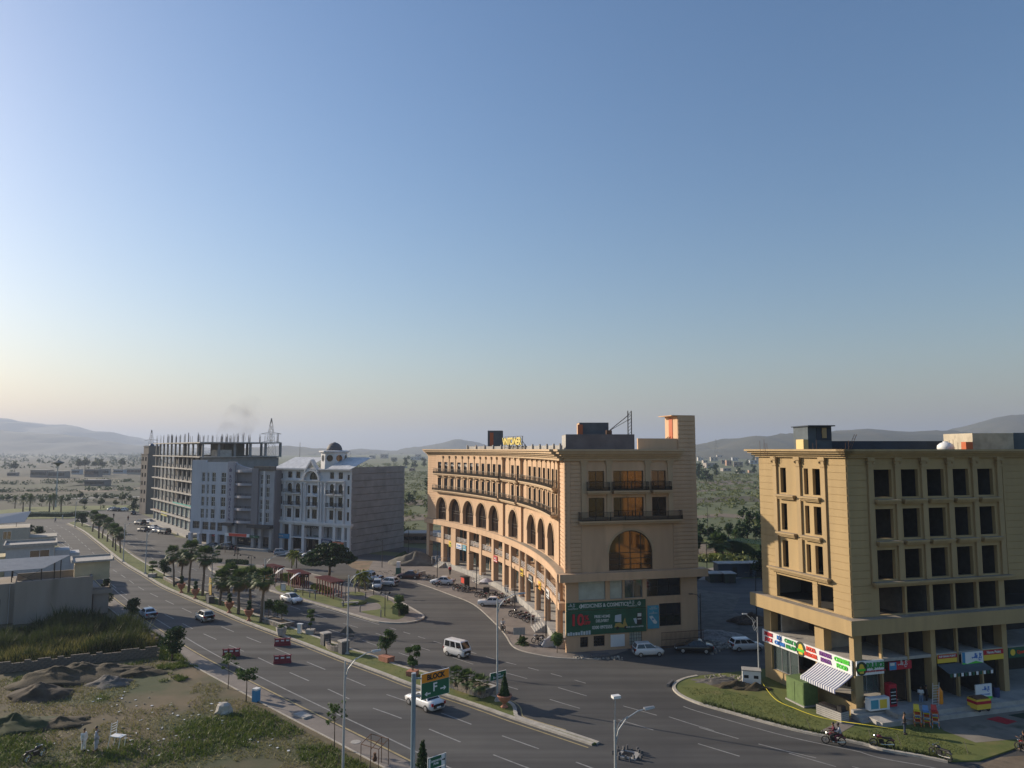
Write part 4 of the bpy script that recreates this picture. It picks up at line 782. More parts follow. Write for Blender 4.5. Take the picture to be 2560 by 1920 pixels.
g_ = MB(); g_.add([(U(455), -.6, 13.0), (U(565), -.6, 13.0), (U(510), -.6, 13.9), (U(455), 0, 13.0), (U(565), 0, 13.0), (U(510), 0, 13.9)], [(0, 1, 2), (5, 4, 3), (0, 2, 5, 3), (1, 4, 5, 2), (0, 3, 4, 1)]); g_.build('pediment', WHITE, wb)
# gable over the middle, turret and dome
g_ = MB(); x0, x1, xm = U(415), U(590), U(503); N = 10
for k in range(N):
    ta, tb = math.pi * k / N, math.pi * (k + 1) / N; rx, rz = (x1 - x0) / 2, 2.6; q = lambda t, f_: (xm - rx * f_ * math.cos(t), 16.8 + rz * f_ * math.sin(t))
    (ax, az), (bx, bz), (cx, cz), (dx, dz) = q(ta, 1), q(tb, 1), q(tb, .82), q(ta, .82); g_.hexa([(ax, -.7, az), (bx, -.7, bz), (cx, -.7, cz), (dx, -.7, dz), (ax, .3, az), (bx, .3, bz), (cx, .3, cz), (dx, .3, dz)])
for sx in (-1, 1): g_.hexa([(xm + sx * 2.3, -.75, 18.7), (xm + sx * 1.9, -.75, 18.7), (xm, -.75, 21.0), (xm, -.75, 21.6), (xm + sx * 2.3, .4, 18.7), (xm + sx * 1.9, .4, 18.7), (xm, .4, 21.0), (xm, .4, 21.6)])
g_.build('gable', WHITE, wb)
tx0, tx1 = U(510), U(700); tw = tx1 - tx0; tcx = (tx0 + tx1) / 2; tcy = 3.6
tr = MB(); tr.lathe([(tw / 2 * 1.02, 19.2), (tw / 2 * 1.02, 23.2), (tw / 2 * 1.2, 23.3), (tw / 2 * 1.2, 23.6), (tw / 2, 23.7)], 8, (tcx, tcy, 0)); to = tr.build('turret', WHITE, wb)
for k in range(8):
    t = 2 * math.pi * (k + .5) / 8
    if math.sin(t) > .4: continue
    rr = tw / 2 * 1.02 * math.cos(math.pi / 8); n_ = Vector((math.cos(t), math.sin(t), 0)); e_ = Vector((-n_.y, n_.x, 0)); b = MB(); r2 = MB()
    for rad, d_, mm in ((.78, .03, b), (.95, .02, r2)):
        c_ = Vector((tcx, tcy, 21.9)) + n_ * (rr + d_); ring = [c_ + e_ * rad * math.cos(a) + Vector((0, 0, rad * math.sin(a))) for a in [2 * math.pi * i / 16 for i in range(16)]]; mm.add(ring + [p - n_ * .3 for p in ring], [tuple(range(16)), tuple(range(16, 32))[::-1]] + [(i, 16 + i, 16 + (i + 1) % 16, (i + 1) % 16) for i in range(16)])
    ro = r2.build('round_opening', WHITE, wb); b.build('pane', GLASS, ro)
MB().lathe([(tw / 2 * .62 * math.cos(a), 23.7 + 1.9 * math.sin(a)) for a in [math.pi / 2 * k / 7 for k in range(7)]] + [(.05, 25.7)], 16, (tcx, tcy, 0)).build('dome', mat('dome_slate', (.10, .095, .10), .7, .2, 2), wb, True)
ROOFP = mat('pale_roof_sheet', (.50, .52, .55), .6, .15, .8, wear=((.38, .4, .43), 1.0, .55))
for (x0, x1, y0, y1) in ((-.5, U(445), 0, 0), (U(660), WL + .3, 0, 0)):
    n_ = 5
    for k in range(n_): p, q = x0 + (x1 - x0) * k / n_, x0 + (x1 - x0) * (k + 1) / n_ - .06; MB().hexa([(p, -.6, 19.46), (q, -.6, 19.46), (q + 1.6 * (k == n_ - 1), 4.6, 22.0), (p + 1.6 * (k == 0), 4.6, 22.0), (p, -.6, 19.54), (q, -.6, 19.54), (q + 1.6 * (k == n_ - 1), 4.6, 22.1), (p + 1.6 * (k == 0), 4.6, 22.1)]).build('roof_panel', ROOFP, wb)
WD = 19.2
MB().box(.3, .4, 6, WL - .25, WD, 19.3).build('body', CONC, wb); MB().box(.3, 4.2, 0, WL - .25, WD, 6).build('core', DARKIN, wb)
n_ = 13
for k in range(n_): z0 = -.3 + k * 1.56; o_ = rnd.uniform(.0, .05); MB().box(WL - .24, .15, z0, WL + .06 + o_, WD, z0 + 1.45).build('concrete_lift', CONC, wb)
for x in (U(137), U(195), U(290), U(425), U(600), U(735), U(820), U(873)): MB().box(x - .42, -.3, 0, x + .42, .5, 6.35).build('column', WHITE, wb)
for k in range(6):
    x0 = [U(205), U(305), U(440), U(615), U(750), U(828)][k]; x1 = [U(275), U(405), U(580), U(720), U(805), U(862)][k]
    window(lmap, (x0, x1, .6, 3.3), -2.4, wb, BLACKM, GLASS, 3, 1, .06, name='shop_window'); MB().box(x0 - .3, 2.3, 3.3, x1 + .3, 2.5, 6.3).build('upper_shop_wall', mat('grey_plaster', (.36, .36, .38), .9, .1), wb)
    MB().box(x0 - .35, -.2, 3.25, x1 + .35, 2.4, 3.5).build('mezzanine_slab', WHITE, wb)
lettering('NIAAZ ICON', .75, BLACKP, wb, U(510), 5.95, -.33, bold=.02)
def wsign(name, label, x0, x1, z0, z1, m, tx=None, tm=WP, off=.45):
    p = a0 + Vector((math.cos(ang) * x0 + math.sin(ang) * off, math.sin(ang) * x0 - math.cos(ang) * off, z0)); s = board(name, label, 'sign', p, ang, x1 - x0, z1 - z0, m)
    if tx: lettering(tx, (z1 - z0) * .5, tm, s, (x1 - x0) / 2, (z1 - z0) / 2)
    return s
wsign('blue_shop_sign', 'blue shop sign at the left end of the white classical block', U(122), U(288), 2.9, 4.0, BLUES, 'BANK', WP); wsign('navy_shop_sign', 'navy and white slanted sign on the white classical block', U(615), U(712), 2.3, 3.5, mat('navy', (.03, .05, .12), .5), 'ESTATE'); wsign('orange_shop_sign', 'orange rounded shop sign near the concrete flank', U(727), U(832), 2.1, 3.1, mat('coral', (.55, .16, .08), .5), 'FOODS'); wsign('green_shop_sign', 'small dark green sign in the middle bay of the white block', U(455), U(530), 3.0, 3.7, GREEND, 'MART', WP, -2.2); wsign('dark_shop_sign', 'small black sign with yellow print left of the middle bay', U(330), U(400), 3.1, 3.7, BLACKP, 'CAFE', YELLOW, -2.2)
# ---- grey and white apartment block with the vertical name
a1 = G(473, 1363); b1 = G(664, 1377); ang1, RL_ = two(a1, b1); RL_ += 2.0
ry = thing('apartment_block', 'pale blue and grey apartment block with vertical name lettering', 'building', a1, ang1)
U1 = lambda x: (x - 640) / 905 * RL_
hs = []
for x0, x1 in ((755, 792), (815, 840), (868, 912), (975, 1027)): hs += [(U1(x0), U1(x1), z, z + 2.3) for z in (6.9, 9.9, 12.9, 15.9)]
w = MB(); wall(w, lmap, 0, U1(1062), 3.1, 20.8, -.35, 0, hs + [(U1(670), U1(748), 4.3, 6.1), (U1(782), U1(850), 4.1, 6.0), (U1(868), U1(930), 4.1, 6.0), (U1(950), U1(1005), 3.9, 6.0)]); wall(w, lmap, 0, U1(800), 20.8, 21.3, -.35, 0); w.build('front_wall', ROYW, ry)
for h in hs: window(lmap, h, -.2, ry, WHITEM, GLASS, 2, 2, .06)
for x0, x1 in ((670, 748), (782, 850), (868, 930), (950, 1005)): window(lmap, (U1(x0), U1(x1), 4.1, 6.0), -.2, ry, STEEL, GLASS, 4, 2, .05)
p = MB(); hexm(p, lmap, U1(1062), U1(1140), -.4, .55, 6.2, 20.9); p.build('name_pillar', mat('pale_violet_render', (.33, .32, .36), .8, .1), ry); p = MB(); hexm(p, lmap, U1(1325), U1(1392), -.4, .5, 6.0, 19.4); p.build('grey_pillar', ROYG, ry)
nm = board('vertical_name_sign', 'vertical lettering Royal Heaven on the grey pillar of the apartment block', 'sign', a1 + Vector((math.cos(ang1) * U1(1075) + math.sin(ang1) * .62, math.sin(ang1) * U1(1075) - math.cos(ang1) * .62, 6.9)), ang1, U1(1130) - U1(1075), 13.6, MATS['pale_violet_render'], t=.06)
NV = mat('violet_letter', (.07, .055, .12), .5)
for i, ch in enumerate('ROYAL'): lettering(ch, 1.05, NV, nm, .68, 10.4 - i * 1.05, bold=.02, ext=.04, name='letter')
for i, ch in enumerate('HEAVEN'): lettering(ch, 1.05, NV, nm, .68, 4.9 - i * .95, bold=.02, ext=.04, name='letter')
for k in range(3): flat(nm, [(.25 + .3 * k, 11.6), (.48 + .3 * k, 11.6), (.48 + .3 * k, 12.3 + .25 * (k % 2)), (.25 + .3 * k, 12.3 + .25 * (k % 2))], NV, -.03, 'emblem')
w = MB(); bh = [(U1(x0), U1(x1), z, z + 1.9) for z in (6.9, 9.9, 12.9, 15.9) for x0, x1 in ((1180, 1212), (1235, 1290))]; wall(w, lmap, U1(1140), U1(1325), 6.2, 19.3, -1.6, -1.3, bh); w.build('recessed_wall', mat('lilac_grey', (.33, .325, .36), .8, .1), ry)
for h in bh: window(lmap, h, -1.5, ry, BLACKM, GLASS, 2, 1, .05)
for z in (6.2, 9.2, 12.2, 15.2, 18.4):
    b = MB(); N = 8; q = [U1(1140) + (U1(1325) - U1(1140)) * k / N for k in range(N + 1)]
    for p_, r_ in zip(q[:-1], q[1:]): o1 = .25 + .75 * math.sin(math.pi * (p_ - q[0]) / (q[-1] - q[0])); o2 = .25 + .75 * math.sin(math.pi * (r_ - q[0]) / (q[-1] - q[0])); b.hexa([(p_, -o1, z), (r_, -o2, z), (r_, 1.3, z), (p_, 1.3, z), (p_, -o1, z + .55), (r_, -o2, z + .55), (r_, 1.3, z + .55), (p_, 1.3, z + .55)])
    b.build('balcony_slab', MATS['lilac_grey'], ry)
    if z < 18: railing(lmap, U1(1145), U1(1320), .3, z + .55, .5, ry, BLACKM, None, 0, 0, rails=[.1, .3, .5])
c_ = MB(); N = 10; q = [U1(1130) + (U1(1325) - U1(1130)) * k / N for k in range(N + 1)]
for k in range(N): za, zb = 20.9 - 1.7 * (k / N) ** .6, 20.9 - 1.7 * ((k + 1) / N) ** .6; hexm(c_, lmap, q[k], q[k + 1], -.3, .2, 19.0, max(za, 19.05), 19.0, max(zb, 19.05))
c_.build('curved_parapet', MATS['lilac_grey'], ry)
hs = [(U1(x0), U1(x1), z, z + 2.3) for z in (6.6, 9.6, 12.6, 15.6) for x0, x1 in ((1402, 1432), (1462, 1497))]; w = MB(); wall(w, lmap, U1(1392), U1(1545), 5.6, 18.9, -.35, 0, hs); w.build('front_wall', mat('grey_white_render', (.34, .345, .37), .8, .12, .5), ry)
for h in hs: window(lmap, h, -.2, ry, WHITEM, GLASS, 2, 2, .06)
p = MB(); hexm(p, lmap, U1(1438), U1(1456), 0, .25, 5.8, 18.8); p.build('white_rib', WHITE, ry); p = MB(); hexm(p, lmap, U1(1335), U1(1552), -.4, .35, 18.9, 19.9); p.build('parapet', mat('brown_parapet', (.13, .11, .09), .9, .3), ry)
p = MB(); hexm(p, lmap, U1(1040), U1(1150), 0, 1.3, 5.5, 6.2); hexm(p, lmap, U1(1310), U1(1550), 0, 1.3, 5.3, 6.1); p.build('dark_canopy', mat('charcoal_cladding', (.03, .03, .034), .6), ry)
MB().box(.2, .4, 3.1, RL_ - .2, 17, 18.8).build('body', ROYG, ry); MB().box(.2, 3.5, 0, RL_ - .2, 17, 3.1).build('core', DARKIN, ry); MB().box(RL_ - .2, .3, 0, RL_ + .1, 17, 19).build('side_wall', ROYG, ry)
for x in (650, 752, 860, 955, 1060, 1145, 1345, 1420, 1530): MB().box(U1(x) - .42, -.35, 0, U1(x) + .42, .45, 6.0 if x > 1050 else 3.15).build('column', ROYW if x < 1100 else mat('grey_column', (.3, .3, .31), .8, .1), ry)
for k, (x0, x1) in enumerate(((665, 740), (770, 850), (875, 945), (970, 1045), (1080, 1135), (1160, 1330), (1360, 1410))): window(lmap, (U1(x0), U1(x1), .7, 2.9), -3.2, ry, BLACKM, GLASS, 3, 1, .06, name='shop_window')
for x0, x1 in ((1080, 1135), (1160, 1330), (1360, 1410), (1440, 1520)): window(lmap, (U1(x0), U1(x1), 3.5, 5.3), -1.2, ry, BLACKM, GLASS, 3, 1, .06, name='shop_window')
MB().box(0, -1.5, 0, RL_, 3.4, .5).build('plinth', CONCL, ry)
def rsign(name, label, x0, x1, z0, z1, m, tx=None, tm=WP, off=.75):
    p = a1 + Vector((math.cos(ang1) * U1(x0) + math.sin(ang1) * off, math.sin(ang1) * U1(x0) - math.cos(ang1) * off, z0)); s = board(name, label, 'sign', p, ang1, U1(x1) - U1(x0), z1 - z0, m)
    if tx: lettering(tx, (z1 - z0) * .5, tm, s, (U1(x1) - U1(x0)) / 2, (z1 - z0) / 2)
    return s
s = rsign('orange_shop_sign', 'long orange and white shop sign under the apartment block', 1062, 1325, 3.0, 3.75, WHITES); flat(s, [(1.35, .03), (U1(1325) - U1(1062) - .9, .03), (U1(1325) - U1(1062) - .8, .72), (1.2, .72)], REDP2, -.008); rsign('dark_shop_sign', 'dark green shop sign right of the orange sign', 1328, 1425, 2.9, 3.5, GREEND, 'Store'); rsign('red_shop_sign', 'small red and white sign under the pale apartment wall', 872, 948, 2.5, 2.95, REDP, 'PLAZA', WP, -.6)
# ---- unfinished concrete frame
a2 = G(384, 1302); b2 = Vector((-86, 201, 0)); ang2, FL = two(a2, b2); FD = 22.0; FT = 26.0
fb = thing('unfinished_frame', 'unfinished concrete frame building bristling with starter bars behind the apartment block', 'building', a2, ang2)
lv = [4.0, 7.6, 11.2, 14.8, 18.4, 22.0, FT]
for z in lv: MB().box(-.8, -1.0, z - .3, FL + .8, FD, z).build('floor_slab', CONCL, fb)
nb = 11
for i in range(nb + 1):
    x = FL * i / nb
    for z0, z1 in zip([0] + lv[:-1], lv): MB().box(x - .25, -.2, z0, x + .25, .3, z1 - .3).build('column', CONC, fb)
for j in range(1, 6):
    y = FD * j / 5
    for x in (FL * .35, FL * .7, FL - .3):
        MB().box(x - .3, y - .3, 22, x + .3, y + .3, FT - .3).build('column', CONC, fb)
for z0, z1 in zip([4.0, 7.6, 11.2, 14.8, 18.4], lv[1:6]):
    b = MB(); hh = [(FL * i / nb + .7 + rnd.uniform(0, .6), FL * (i + 1) / nb - .7, z0 + .9, z1 - .5) for i in range(nb)]; wall(b, lambda x, o, z: (x, 2.2 - o, z), 0, FL, z0, z1 - .3, -.2, 0, hh if z0 > 7 else [], None); b.build('infill_wall', CONC, fb)
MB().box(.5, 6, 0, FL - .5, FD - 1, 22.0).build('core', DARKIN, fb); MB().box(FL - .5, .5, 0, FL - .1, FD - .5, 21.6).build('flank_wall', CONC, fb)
MB().box(FL * .55, 9, 22, FL * .8, 15, FT).build('lift_core', CONC, fb); MB().box(FL - 6, 4, 22, FL - .4, 8, 23.8).build('low_wall', CONCL, fb)
for i in range(64):
    x, y = (rnd.choice([FL * k / nb for k in range(nb + 1)]), rnd.choice([.1, FD * .5, FD - 1])); b = MB()
    for k in range(4): xx, yy = x + rnd.uniform(-.3, .3), y + rnd.uniform(-.3, .3); b.tube([(xx, yy, FT), (xx + rnd.uniform(-.08, .08), yy, FT + rnd.uniform(1.6, 2.9))], .035, 3, False)
    b.build('starter_bars', mat('rebar_grey', (.16, .13, .11), .9), fb)
for i in range(nb):
    x0, x1 = FL * i / nb + .3, FL * (i + 1) / nb - .3; window(lmap, (x0, x1, 4.3, 7.0), -.2, fb, WHITEM, mat('pale_glass', (.20, .25, .25), .15), 3, 1, .07, name='shop_window')
    window(lmap, (x0, x1, .8, 3.5), -.2, fb, WHITEM, MATS['pale_glass'], 2, 1, .07, name='shop_window')
MB().box(-1, -3.5, 0, FL, 0, .75).build('plinth', CONCL, fb)
def fsign(name, label, x0, x1, z0, z1, m, tx=None):
    p = a2 + Vector((math.cos(ang2) * x0 + math.sin(ang2) * .5, math.sin(ang2) * x0 - math.cos(ang2) * .5, z0)); s = board(name, label, 'sign', p, ang2, x1 - x0, z1 - z0, m)
    if tx: lettering(tx, (z1 - z0) * .6, WP, s, (x1 - x0) * .5, (z1 - z0) / 2)
fsign('teal_bank_sign', 'long teal fascia on the lower floors of the unfinished frame', FL * .48, FL * .92, 6.9, 8.0, TEAL, 'Bank'); fsign('brown_shop_sign', 'brown fascia at the far left shops of the unfinished frame', .5, FL * .2, 3.4, 4.3, mat('brown_fascia', (.16, .09, .06), .7)); fsign('yellow_shop_sign', 'yellow green sign beside the brown fascia', FL * .22, FL * .36, 2.9, 4.2, mat('olive_sign', (.35, .34, .08), .7))
# ---- brown tower
tw_ = thing('brown_tower', 'slim brown tower with stepped top and small dome at the far left', 'tower', G(372, 1283), R(-38)); BR = mat('brown_tower_render', (.19, .165, .145), .9, .15, .4, streak=True)
hs = [(x0, x0 + 1.15, z, z + 1.5) for z in (4.2, 7.4, 10.6, 13.6, 16.6, 19.6) for x0 in (.75, 3.0)]
for m, nm in ((lambda x, o, z: (x - 2.5, -2.5 - o, z), 'wall'), (lambda x, o, z: (-2.5 - o, 2.5 - x, z), 'wall')):
    w = MB(); wall(w, m, 0, 5, 0, 22, -.3, 0, hs); w.build('wall', BR, tw_)
    for h in hs: window(m, h, -.22, tw_, BRONZE, GLASS, 1, 1, .08)
b = MB(); b.box(-2.2, -2.2, 0, 2.48, 2.48, 22); b.build('body', BR, tw_); b = MB(); b.cbox((0, 0, 22.0), (5.3, 5.3, .3)); b.cbox((0, 0, 22.3), (4.0, 4.0, 2.6)); b.cbox((0, 0, 24.9), (4.3, 4.3, .25)); b.build('crown', BR, tw_); MB().lathe([(.9 * math.cos(a), 25.15 + 1.0 * math.sin(a)) for a in [math.pi / 2 * k / 6 for k in range(6)]] + [(.05, 26.3)], 12).build('dome', mat('blue_dome', (.04, .07, .13), .5), tw_, True)
# ---- houses by the road
HB = mat('beige_plaster', (.27, .235, .20), .9, .12, .5, wear=((.2, .17, .14), .35, .6), streak=True); CREAM = mat('cream_plaster', (.46, .40, .26), .9, .12, .6); SHEET = mat('grey_sheet_roof', (.22, .235, .25), .6, .15, 1.0)
pa, pb = G(38, 1456, 5.7), G(233, 1440, 5.7); pa.z = pb.z = 0; angh, HLn = two(pa, pb)
hA = thing('beige_house', 'beige flat-roofed house with blank side wall and grey sheet canopy on the roof', 'house', pa, angh)
w = MB(); wall(w, lmap, 0, HLn, -.2, 5.7, -.25, 0); w.build('side_wall', HB, hA); b = MB(); b.box(.0, .26, 0, HLn, 9, 4.6); b.build('body', HB, hA)
b = MB(); b.box(0, 8.8, 4.6, HLn, 9.05, 5.6); b.box(HLn - .25, .26, 4.6, HLn, 8.79, 5.55); b.build('parapet', HB, hA); b = MB(); b.box(-8, 1.2, 0, -.02, 8, 5.4); b.build('rear_wing', HB, hA); window(lmap, (-6.5, -1.6, 1.0, 3.4), -1.2, hA, BLACKM, GLASS, 3, 1, .06); b = MB(); b.tube([(-.6, .9, 0), (-.6, .9, 5.2)], .07); b.build('drainpipe', STEEL, hA)
b = MB(); b.box(7.1, 3.4, 4.6, 11.6, 7.2, 7.3); ro = b.build('stair_room', CREAM, hA); b = MB(); b.box(6.6, 2.9, 7.3, 12.1, 7.7, 7.55); b.box(6.6, 2.9, 7.55, 6.8, 7.7, 7.8); b.box(11.9, 2.9, 7.55, 12.1, 7.7, 7.8); b.box(6.8, 7.5, 7.55, 11.9, 7.7, 7.8); b.build('roof_slab', STONEL, ro); MB().box(7.05, 4.2, 4.6, 7.1, 5.2, 6.8).build('door', WOOD, ro)
cp = MB(); cp.hexa([(-7, 2.0, 7.0), (3.2, 2.0, 7.0), (6.6, 7.4, 8.0), (-7, 7.4, 8.0), (-7, 2.0, 7.06), (3.2, 2.0, 7.06), (6.6, 7.4, 8.06), (-7, 7.4, 8.06)]); cp.build('sheet_canopy', SHEET, hA); b = MB()
for x, y, z in ((-.5, 2.4, 7.0), (3.0, 2.4, 7.0), (4.6, 5.4, 7.6), (-.5, 6.8, 7.9), (5.4, 6.8, 7.9)): b.tube([(x, y, 4.6), (x, y, z)], .07, 5)
b.tube([(-.5, 2.4, 4.8), (3.0, 2.4, 6.9)], .03, 4); b.tube([(3.0, 2.4, 4.8), (-.5, 2.4, 6.9)], .03, 4); b.build('canopy_frame', BLACKM, hA)
b = MB(); b.box(HLn, 1.0, 2.9, HLn + 2.6, 6, 3.1); b.box(HLn + 2.45, 1.0, 3.1, HLn + 2.6, 6, 3.5); b.box(HLn, 1.0, 3.1, HLn + 2.45, 1.15, 3.5); bo = b.build('balcony', HB, hA); b = MB(); b.box(HLn + .2, 1.3, 0, HLn + 2.2, 5.8, 2.9); b.build('porch', HB, hA); railing(lambda x, o, z: (HLn + 2.5, 1 + x, z), 0, 5, 0, 3.5, .5, hA, WHITEM, None, .3)
def simple_house(name, label, X, Y, w_, d_, h_, m, rz, win=((.5, 2.2),), slab=True):
    t = thing(name, label, 'house', (X, Y, 0), rz); MB().box(0, 0, 0, w_, d_, h_).build('walls', m, t)
    if slab: b = MB(); b.box(-.4, -.4, h_, w_ + .4, d_ + .4, h_ + .22); b.box(-.4, -.4, h_ + .22, -.2, d_ + .4, h_ + .6); b.box(w_ + .2, -.4, h_ + .22, w_ + .4, d_ + .4, h_ + .6); b.box(-.2, -.4, h_ + .22, w_ + .2, -.2, h_ + .6); b.box(-.2, d_ + .2, h_ + .22, w_ + .2, d_ + .4, h_ + .6); b.build('roof', STONEL, t)
    for fx, ww in win: window(lmap, (fx, fx + ww, h_ - 2.3, h_ - .6), .06, t, WHITEM, GLASS, 2, 1, .06)
    return t
t = simple_house('white_house', 'white house with flat roof slab behind the beige house', -88.5, 128, 7.2, 7, 6.7, mat('white_house_paint', (.46, .46, .46), .85, .1), angh, ((3.5, 3.0),)); b = MB(); b.box(7.3, 1.0, 0, 9.6, 6, 5.7); b.box(9.6, 1.5, 0, 11.2, 6, 5.0); b.build('side_block', MATS['white_house_paint'], t); b = MB(); b.box(-4.5, 1, 0, -.1, 6, 5.2); b.build('terrace', CREAM, t)
t = simple_house('plain_beige_house', 'plain beige house with a tilted solar panel at the left edge', -113, 152, 10.5, 9, 7.2, mat('beige_house_paint', (.40, .37, .31), .85, .08), angh, ((5.8, 1.5),), False); b = MB(); b.box(10.5, 2, 0, 15, 8, 4.6); b.box(10.5, 1.4, 4.6, 15.6, 8.4, 4.9); b.build('garage', MATS['beige_house_paint'], t); b = MB(); b.hexa([(-2, 1, 7.9), (9.5, .5, 8.3), (10.5, 5, 10.2), (-2, 5.5, 9.4), (-2, 1, 8.0), (9.5, .5, 8.4), (10.5, 5, 10.3), (-2, 5.5, 9.5)]); b.build('solar_panel', mat('pale_panel', (.42, .40, .38), .6), t); b = MB()
for x in (0, 4, 8): b.tube([(x, 3, 7.2), (x, 3, 9.0)], .06, 4)
b.build('panel_frame', BLACKM, t); MB().box(10.8, -.05, 0, 12.8, 0, 3.4).build('garage_door', WOOD, t)
simple_house('grey_roadside_house', 'low grey brown house cut off by the left edge', -175, 196, 13, 9, 6.5, mat('grey_house_paint', (.30, .27, .23), .9, .1), R(-20), ((6, 2),))
# ---- far buildings
FARM = [mat('far_plaster_%d' % i, c, .9, .15, .4) for i, c in enumerate([(.34, .31, .28), (.45, .40, .33), (.26, .22, .19), (.42, .44, .46), (.38, .24, .17), (.52, .50, .46), (.20, .17, .15)])]
fk = 0
def far_house(px, py, wpx, hpx, mi, label, name='far_house', cat='house', group=None, win=2, roofm=None):
    g = G(px, py); sc = g.y / F; w_ = wpx * sc; h_ = hpx * sc; d_ = max(6, w_ * .6); t = thing(name, label, cat, g, rnd.uniform(-.25, .25), group)
    MB().box(-w_ / 2, 0, 0, w_ / 2, d_, h_).build('walls', FARM[mi], t); b = MB(); b.box(-w_ / 2 - .3, -.3, h_, w_ / 2 + .3, d_ + .3, h_ + .3); b.build('roof', roofm or STONEL, t)
    for k in range(win): x = -w_ / 2 + w_ * (k + .5) / win; MB().box(x - w_ * .12, -.05, h_ * .35, x + w_ * .12, -.01, h_ * .75).build('window', GLASS, t)
    return t
hl = [(1752, 1152, 14, 8, 5, 'pale two-window'), (1764, 1158, 12, 7, 1, 'cream boxy'), (1786, 1153, 18, 10, 1, 'sunlit cream'), (1800, 1147, 14, 9, 1, 'upper cream'), (1780, 1170, 30, 12, 0, 'wide grey'), (1812, 1160, 16, 10, 2, 'brown'), (1823, 1164, 13, 13, 4, 'orange brick'), (1838, 1152, 14, 8, 3, 'bluish grey'), (1846, 1167, 22, 12, 2, 'dark brown'), (1865, 1146, 14, 6, 5, 'small pale'), (1885, 1160, 20, 9, 3, 'white and blue'), (1856, 1183, 17, 7, 5, 'low white'), (1880, 1182, 14, 6, 4, 'low brick'), (1818, 1178, 22, 7, 0, 'long low grey'), (1898, 1150, 16, 8, 1, 'sandy')]
for px, py, w_, h_, mi, q in hl: far_house(px, py, w_, h_, mi, f'{q} house on the village slope right of the curved building', group='village houses on the slope')
hl = [(960, 1146, 18, 10, 0, 'grey flat-topped'), (985, 1152, 16, 8, 2, 'brown low'), (1035, 1150, 18, 8, 3, 'white walled'), (1055, 1150, 16, 7, 3, 'blue white'), (1030, 1178, 14, 7, 4, 'pink walled'), (1008, 1170, 16, 4, 5, 'long pale roofed'), (905, 1152, 16, 9, 1, 'cream'), (930, 1147, 14, 8, 0, 'small grey'), (1045, 1142, 14, 6, 2, 'dark roofed'), (880, 1158, 20, 7, 5, 'pale sheet-roofed')]
for px, py, w_, h_, mi, q in hl: far_house(px, py, w_, h_, mi, f'{q} house in the distance between the two big blocks', group='distant houses in the gap')
hl = [(28, 1190, 20, 8, 2, 'brown ruined'), (95, 1194, 44, 18, 2, 'long hollow'), (140, 1195, 40, 16, 2, 'broken walled'), (188, 1186, 20, 12, 3, 'pale blue'), (228, 1192, 34, 18, 6, 'dark shell'), (262, 1188, 16, 15, 0, 'narrow grey'), (295, 1184, 26, 10, 3, 'bluish low'), (335, 1186, 34, 14, 1, 'pale'), (235, 1215, 50, 14, 6, 'wide roofless')]
for px, py, w_, h_, mi, q in hl: far_house(px, py, w_, h_, mi, f'{q} building in the hazy plain at the left', 'plain_building', 'building', 'hollow buildings in the hazy plain', 4)
t = far_house(1056, 1358, 92, 22, 6, 'low grey roadside building with a row of doors behind the concrete flank', 'low_building', 'building', None, 6)
# site huts behind the corner building
for px, py, w_, h_, m_, lab in ((1836, 1443, 80, 32, mat('dark_blue_sheet', (.03, .045, .07), .6), 'long dark blue site cabin behind the corner building'), (1895, 1442, 28, 32, mat('blue_sheet', (.05, .085, .13), .6), 'short blue container beside the site cabin'), (1790, 1456, 30, 20, mat('dark_green_sheet', (.025, .035, .025), .8), 'low dark hut in front of the site cabin'), (1826, 1458, 28, 22, MATS['dark_green_sheet'], 'second low dark hut with pale roof edge')):
    g = G(px, py); sc = g.y / F; w2, h2 = w_ * sc, h_ * sc; t = thing('site_hut', lab, 'hut', g, R(4)); MB().box(-w2 / 2, 0, 0, w2 / 2, 2.6, h2).build('walls', m_, t); MB().box(-w2 / 2 - .15, -.15, h2, w2 / 2 + .15, 2.8, h2 + .12).build('roof', CONCL, t); MB().box(-.3, -.04, 0, .6, -.005, h2 * .75).build('door', BLACKP, t)
# pylons and masts
def pylon(px, py, D, label, h_extra=0):
    X = (px - 1280) / F * D; top = H + (1123 - py) / F * D; t = thing('pylon', label, 'pylon', (X, D, 0)); b = MB(); wb_ = top * .09; lv_ = [0, .25, .45, .6, .72, .82, .9, 1]
    wd = lambda q: wb_ * (1 - q) ** .8 + .15
    for q0, q1 in zip(lv_[:-1], lv_[1:]):
        for sx in (-1, 1):
            for sy in (-1, 1): b.tube([(sx * wd(q0), sy * wd(q0), top * q0), (sx * wd(q1), sy * wd(q1), top * q1)], .1, 4, False)
            b.tube([(-wd(q0), sx * wd(q0), top * q0), (wd(q1), sx * wd(q1), top * q1)], .1, 3, False); b.tube([(wd(q0), sx * wd(q0), top * q0), (-wd(q1), sx * wd(q1), top * q1)], .1, 3, False)
    b.build('tower', mat('pylon_steel', (.17, .17, .17), .7), t); b = MB()
    for q, l in ((.66, 1.6), (.78, 1.6)): b.tube([(-wb_ * l, 0, top * q), (0, 0, top * (q + .03)), (wb_ * l, 0, top * q)], .14, 4); b.tube([(-wb_ * l, 0, top * q), (wb_ * l, 0, top * q)], .14, 4)
    b.build('crossarm', MATS['pylon_steel'], t)
pylon(679, 1046, 430, 'steel lattice pylon rising behind the unfinished frame'); pylon(381, 1075, 620, 'faint lattice pylon behind the brown tower'); pylon(1788, 1098, 1500, 'distant pylon on the right hillside')
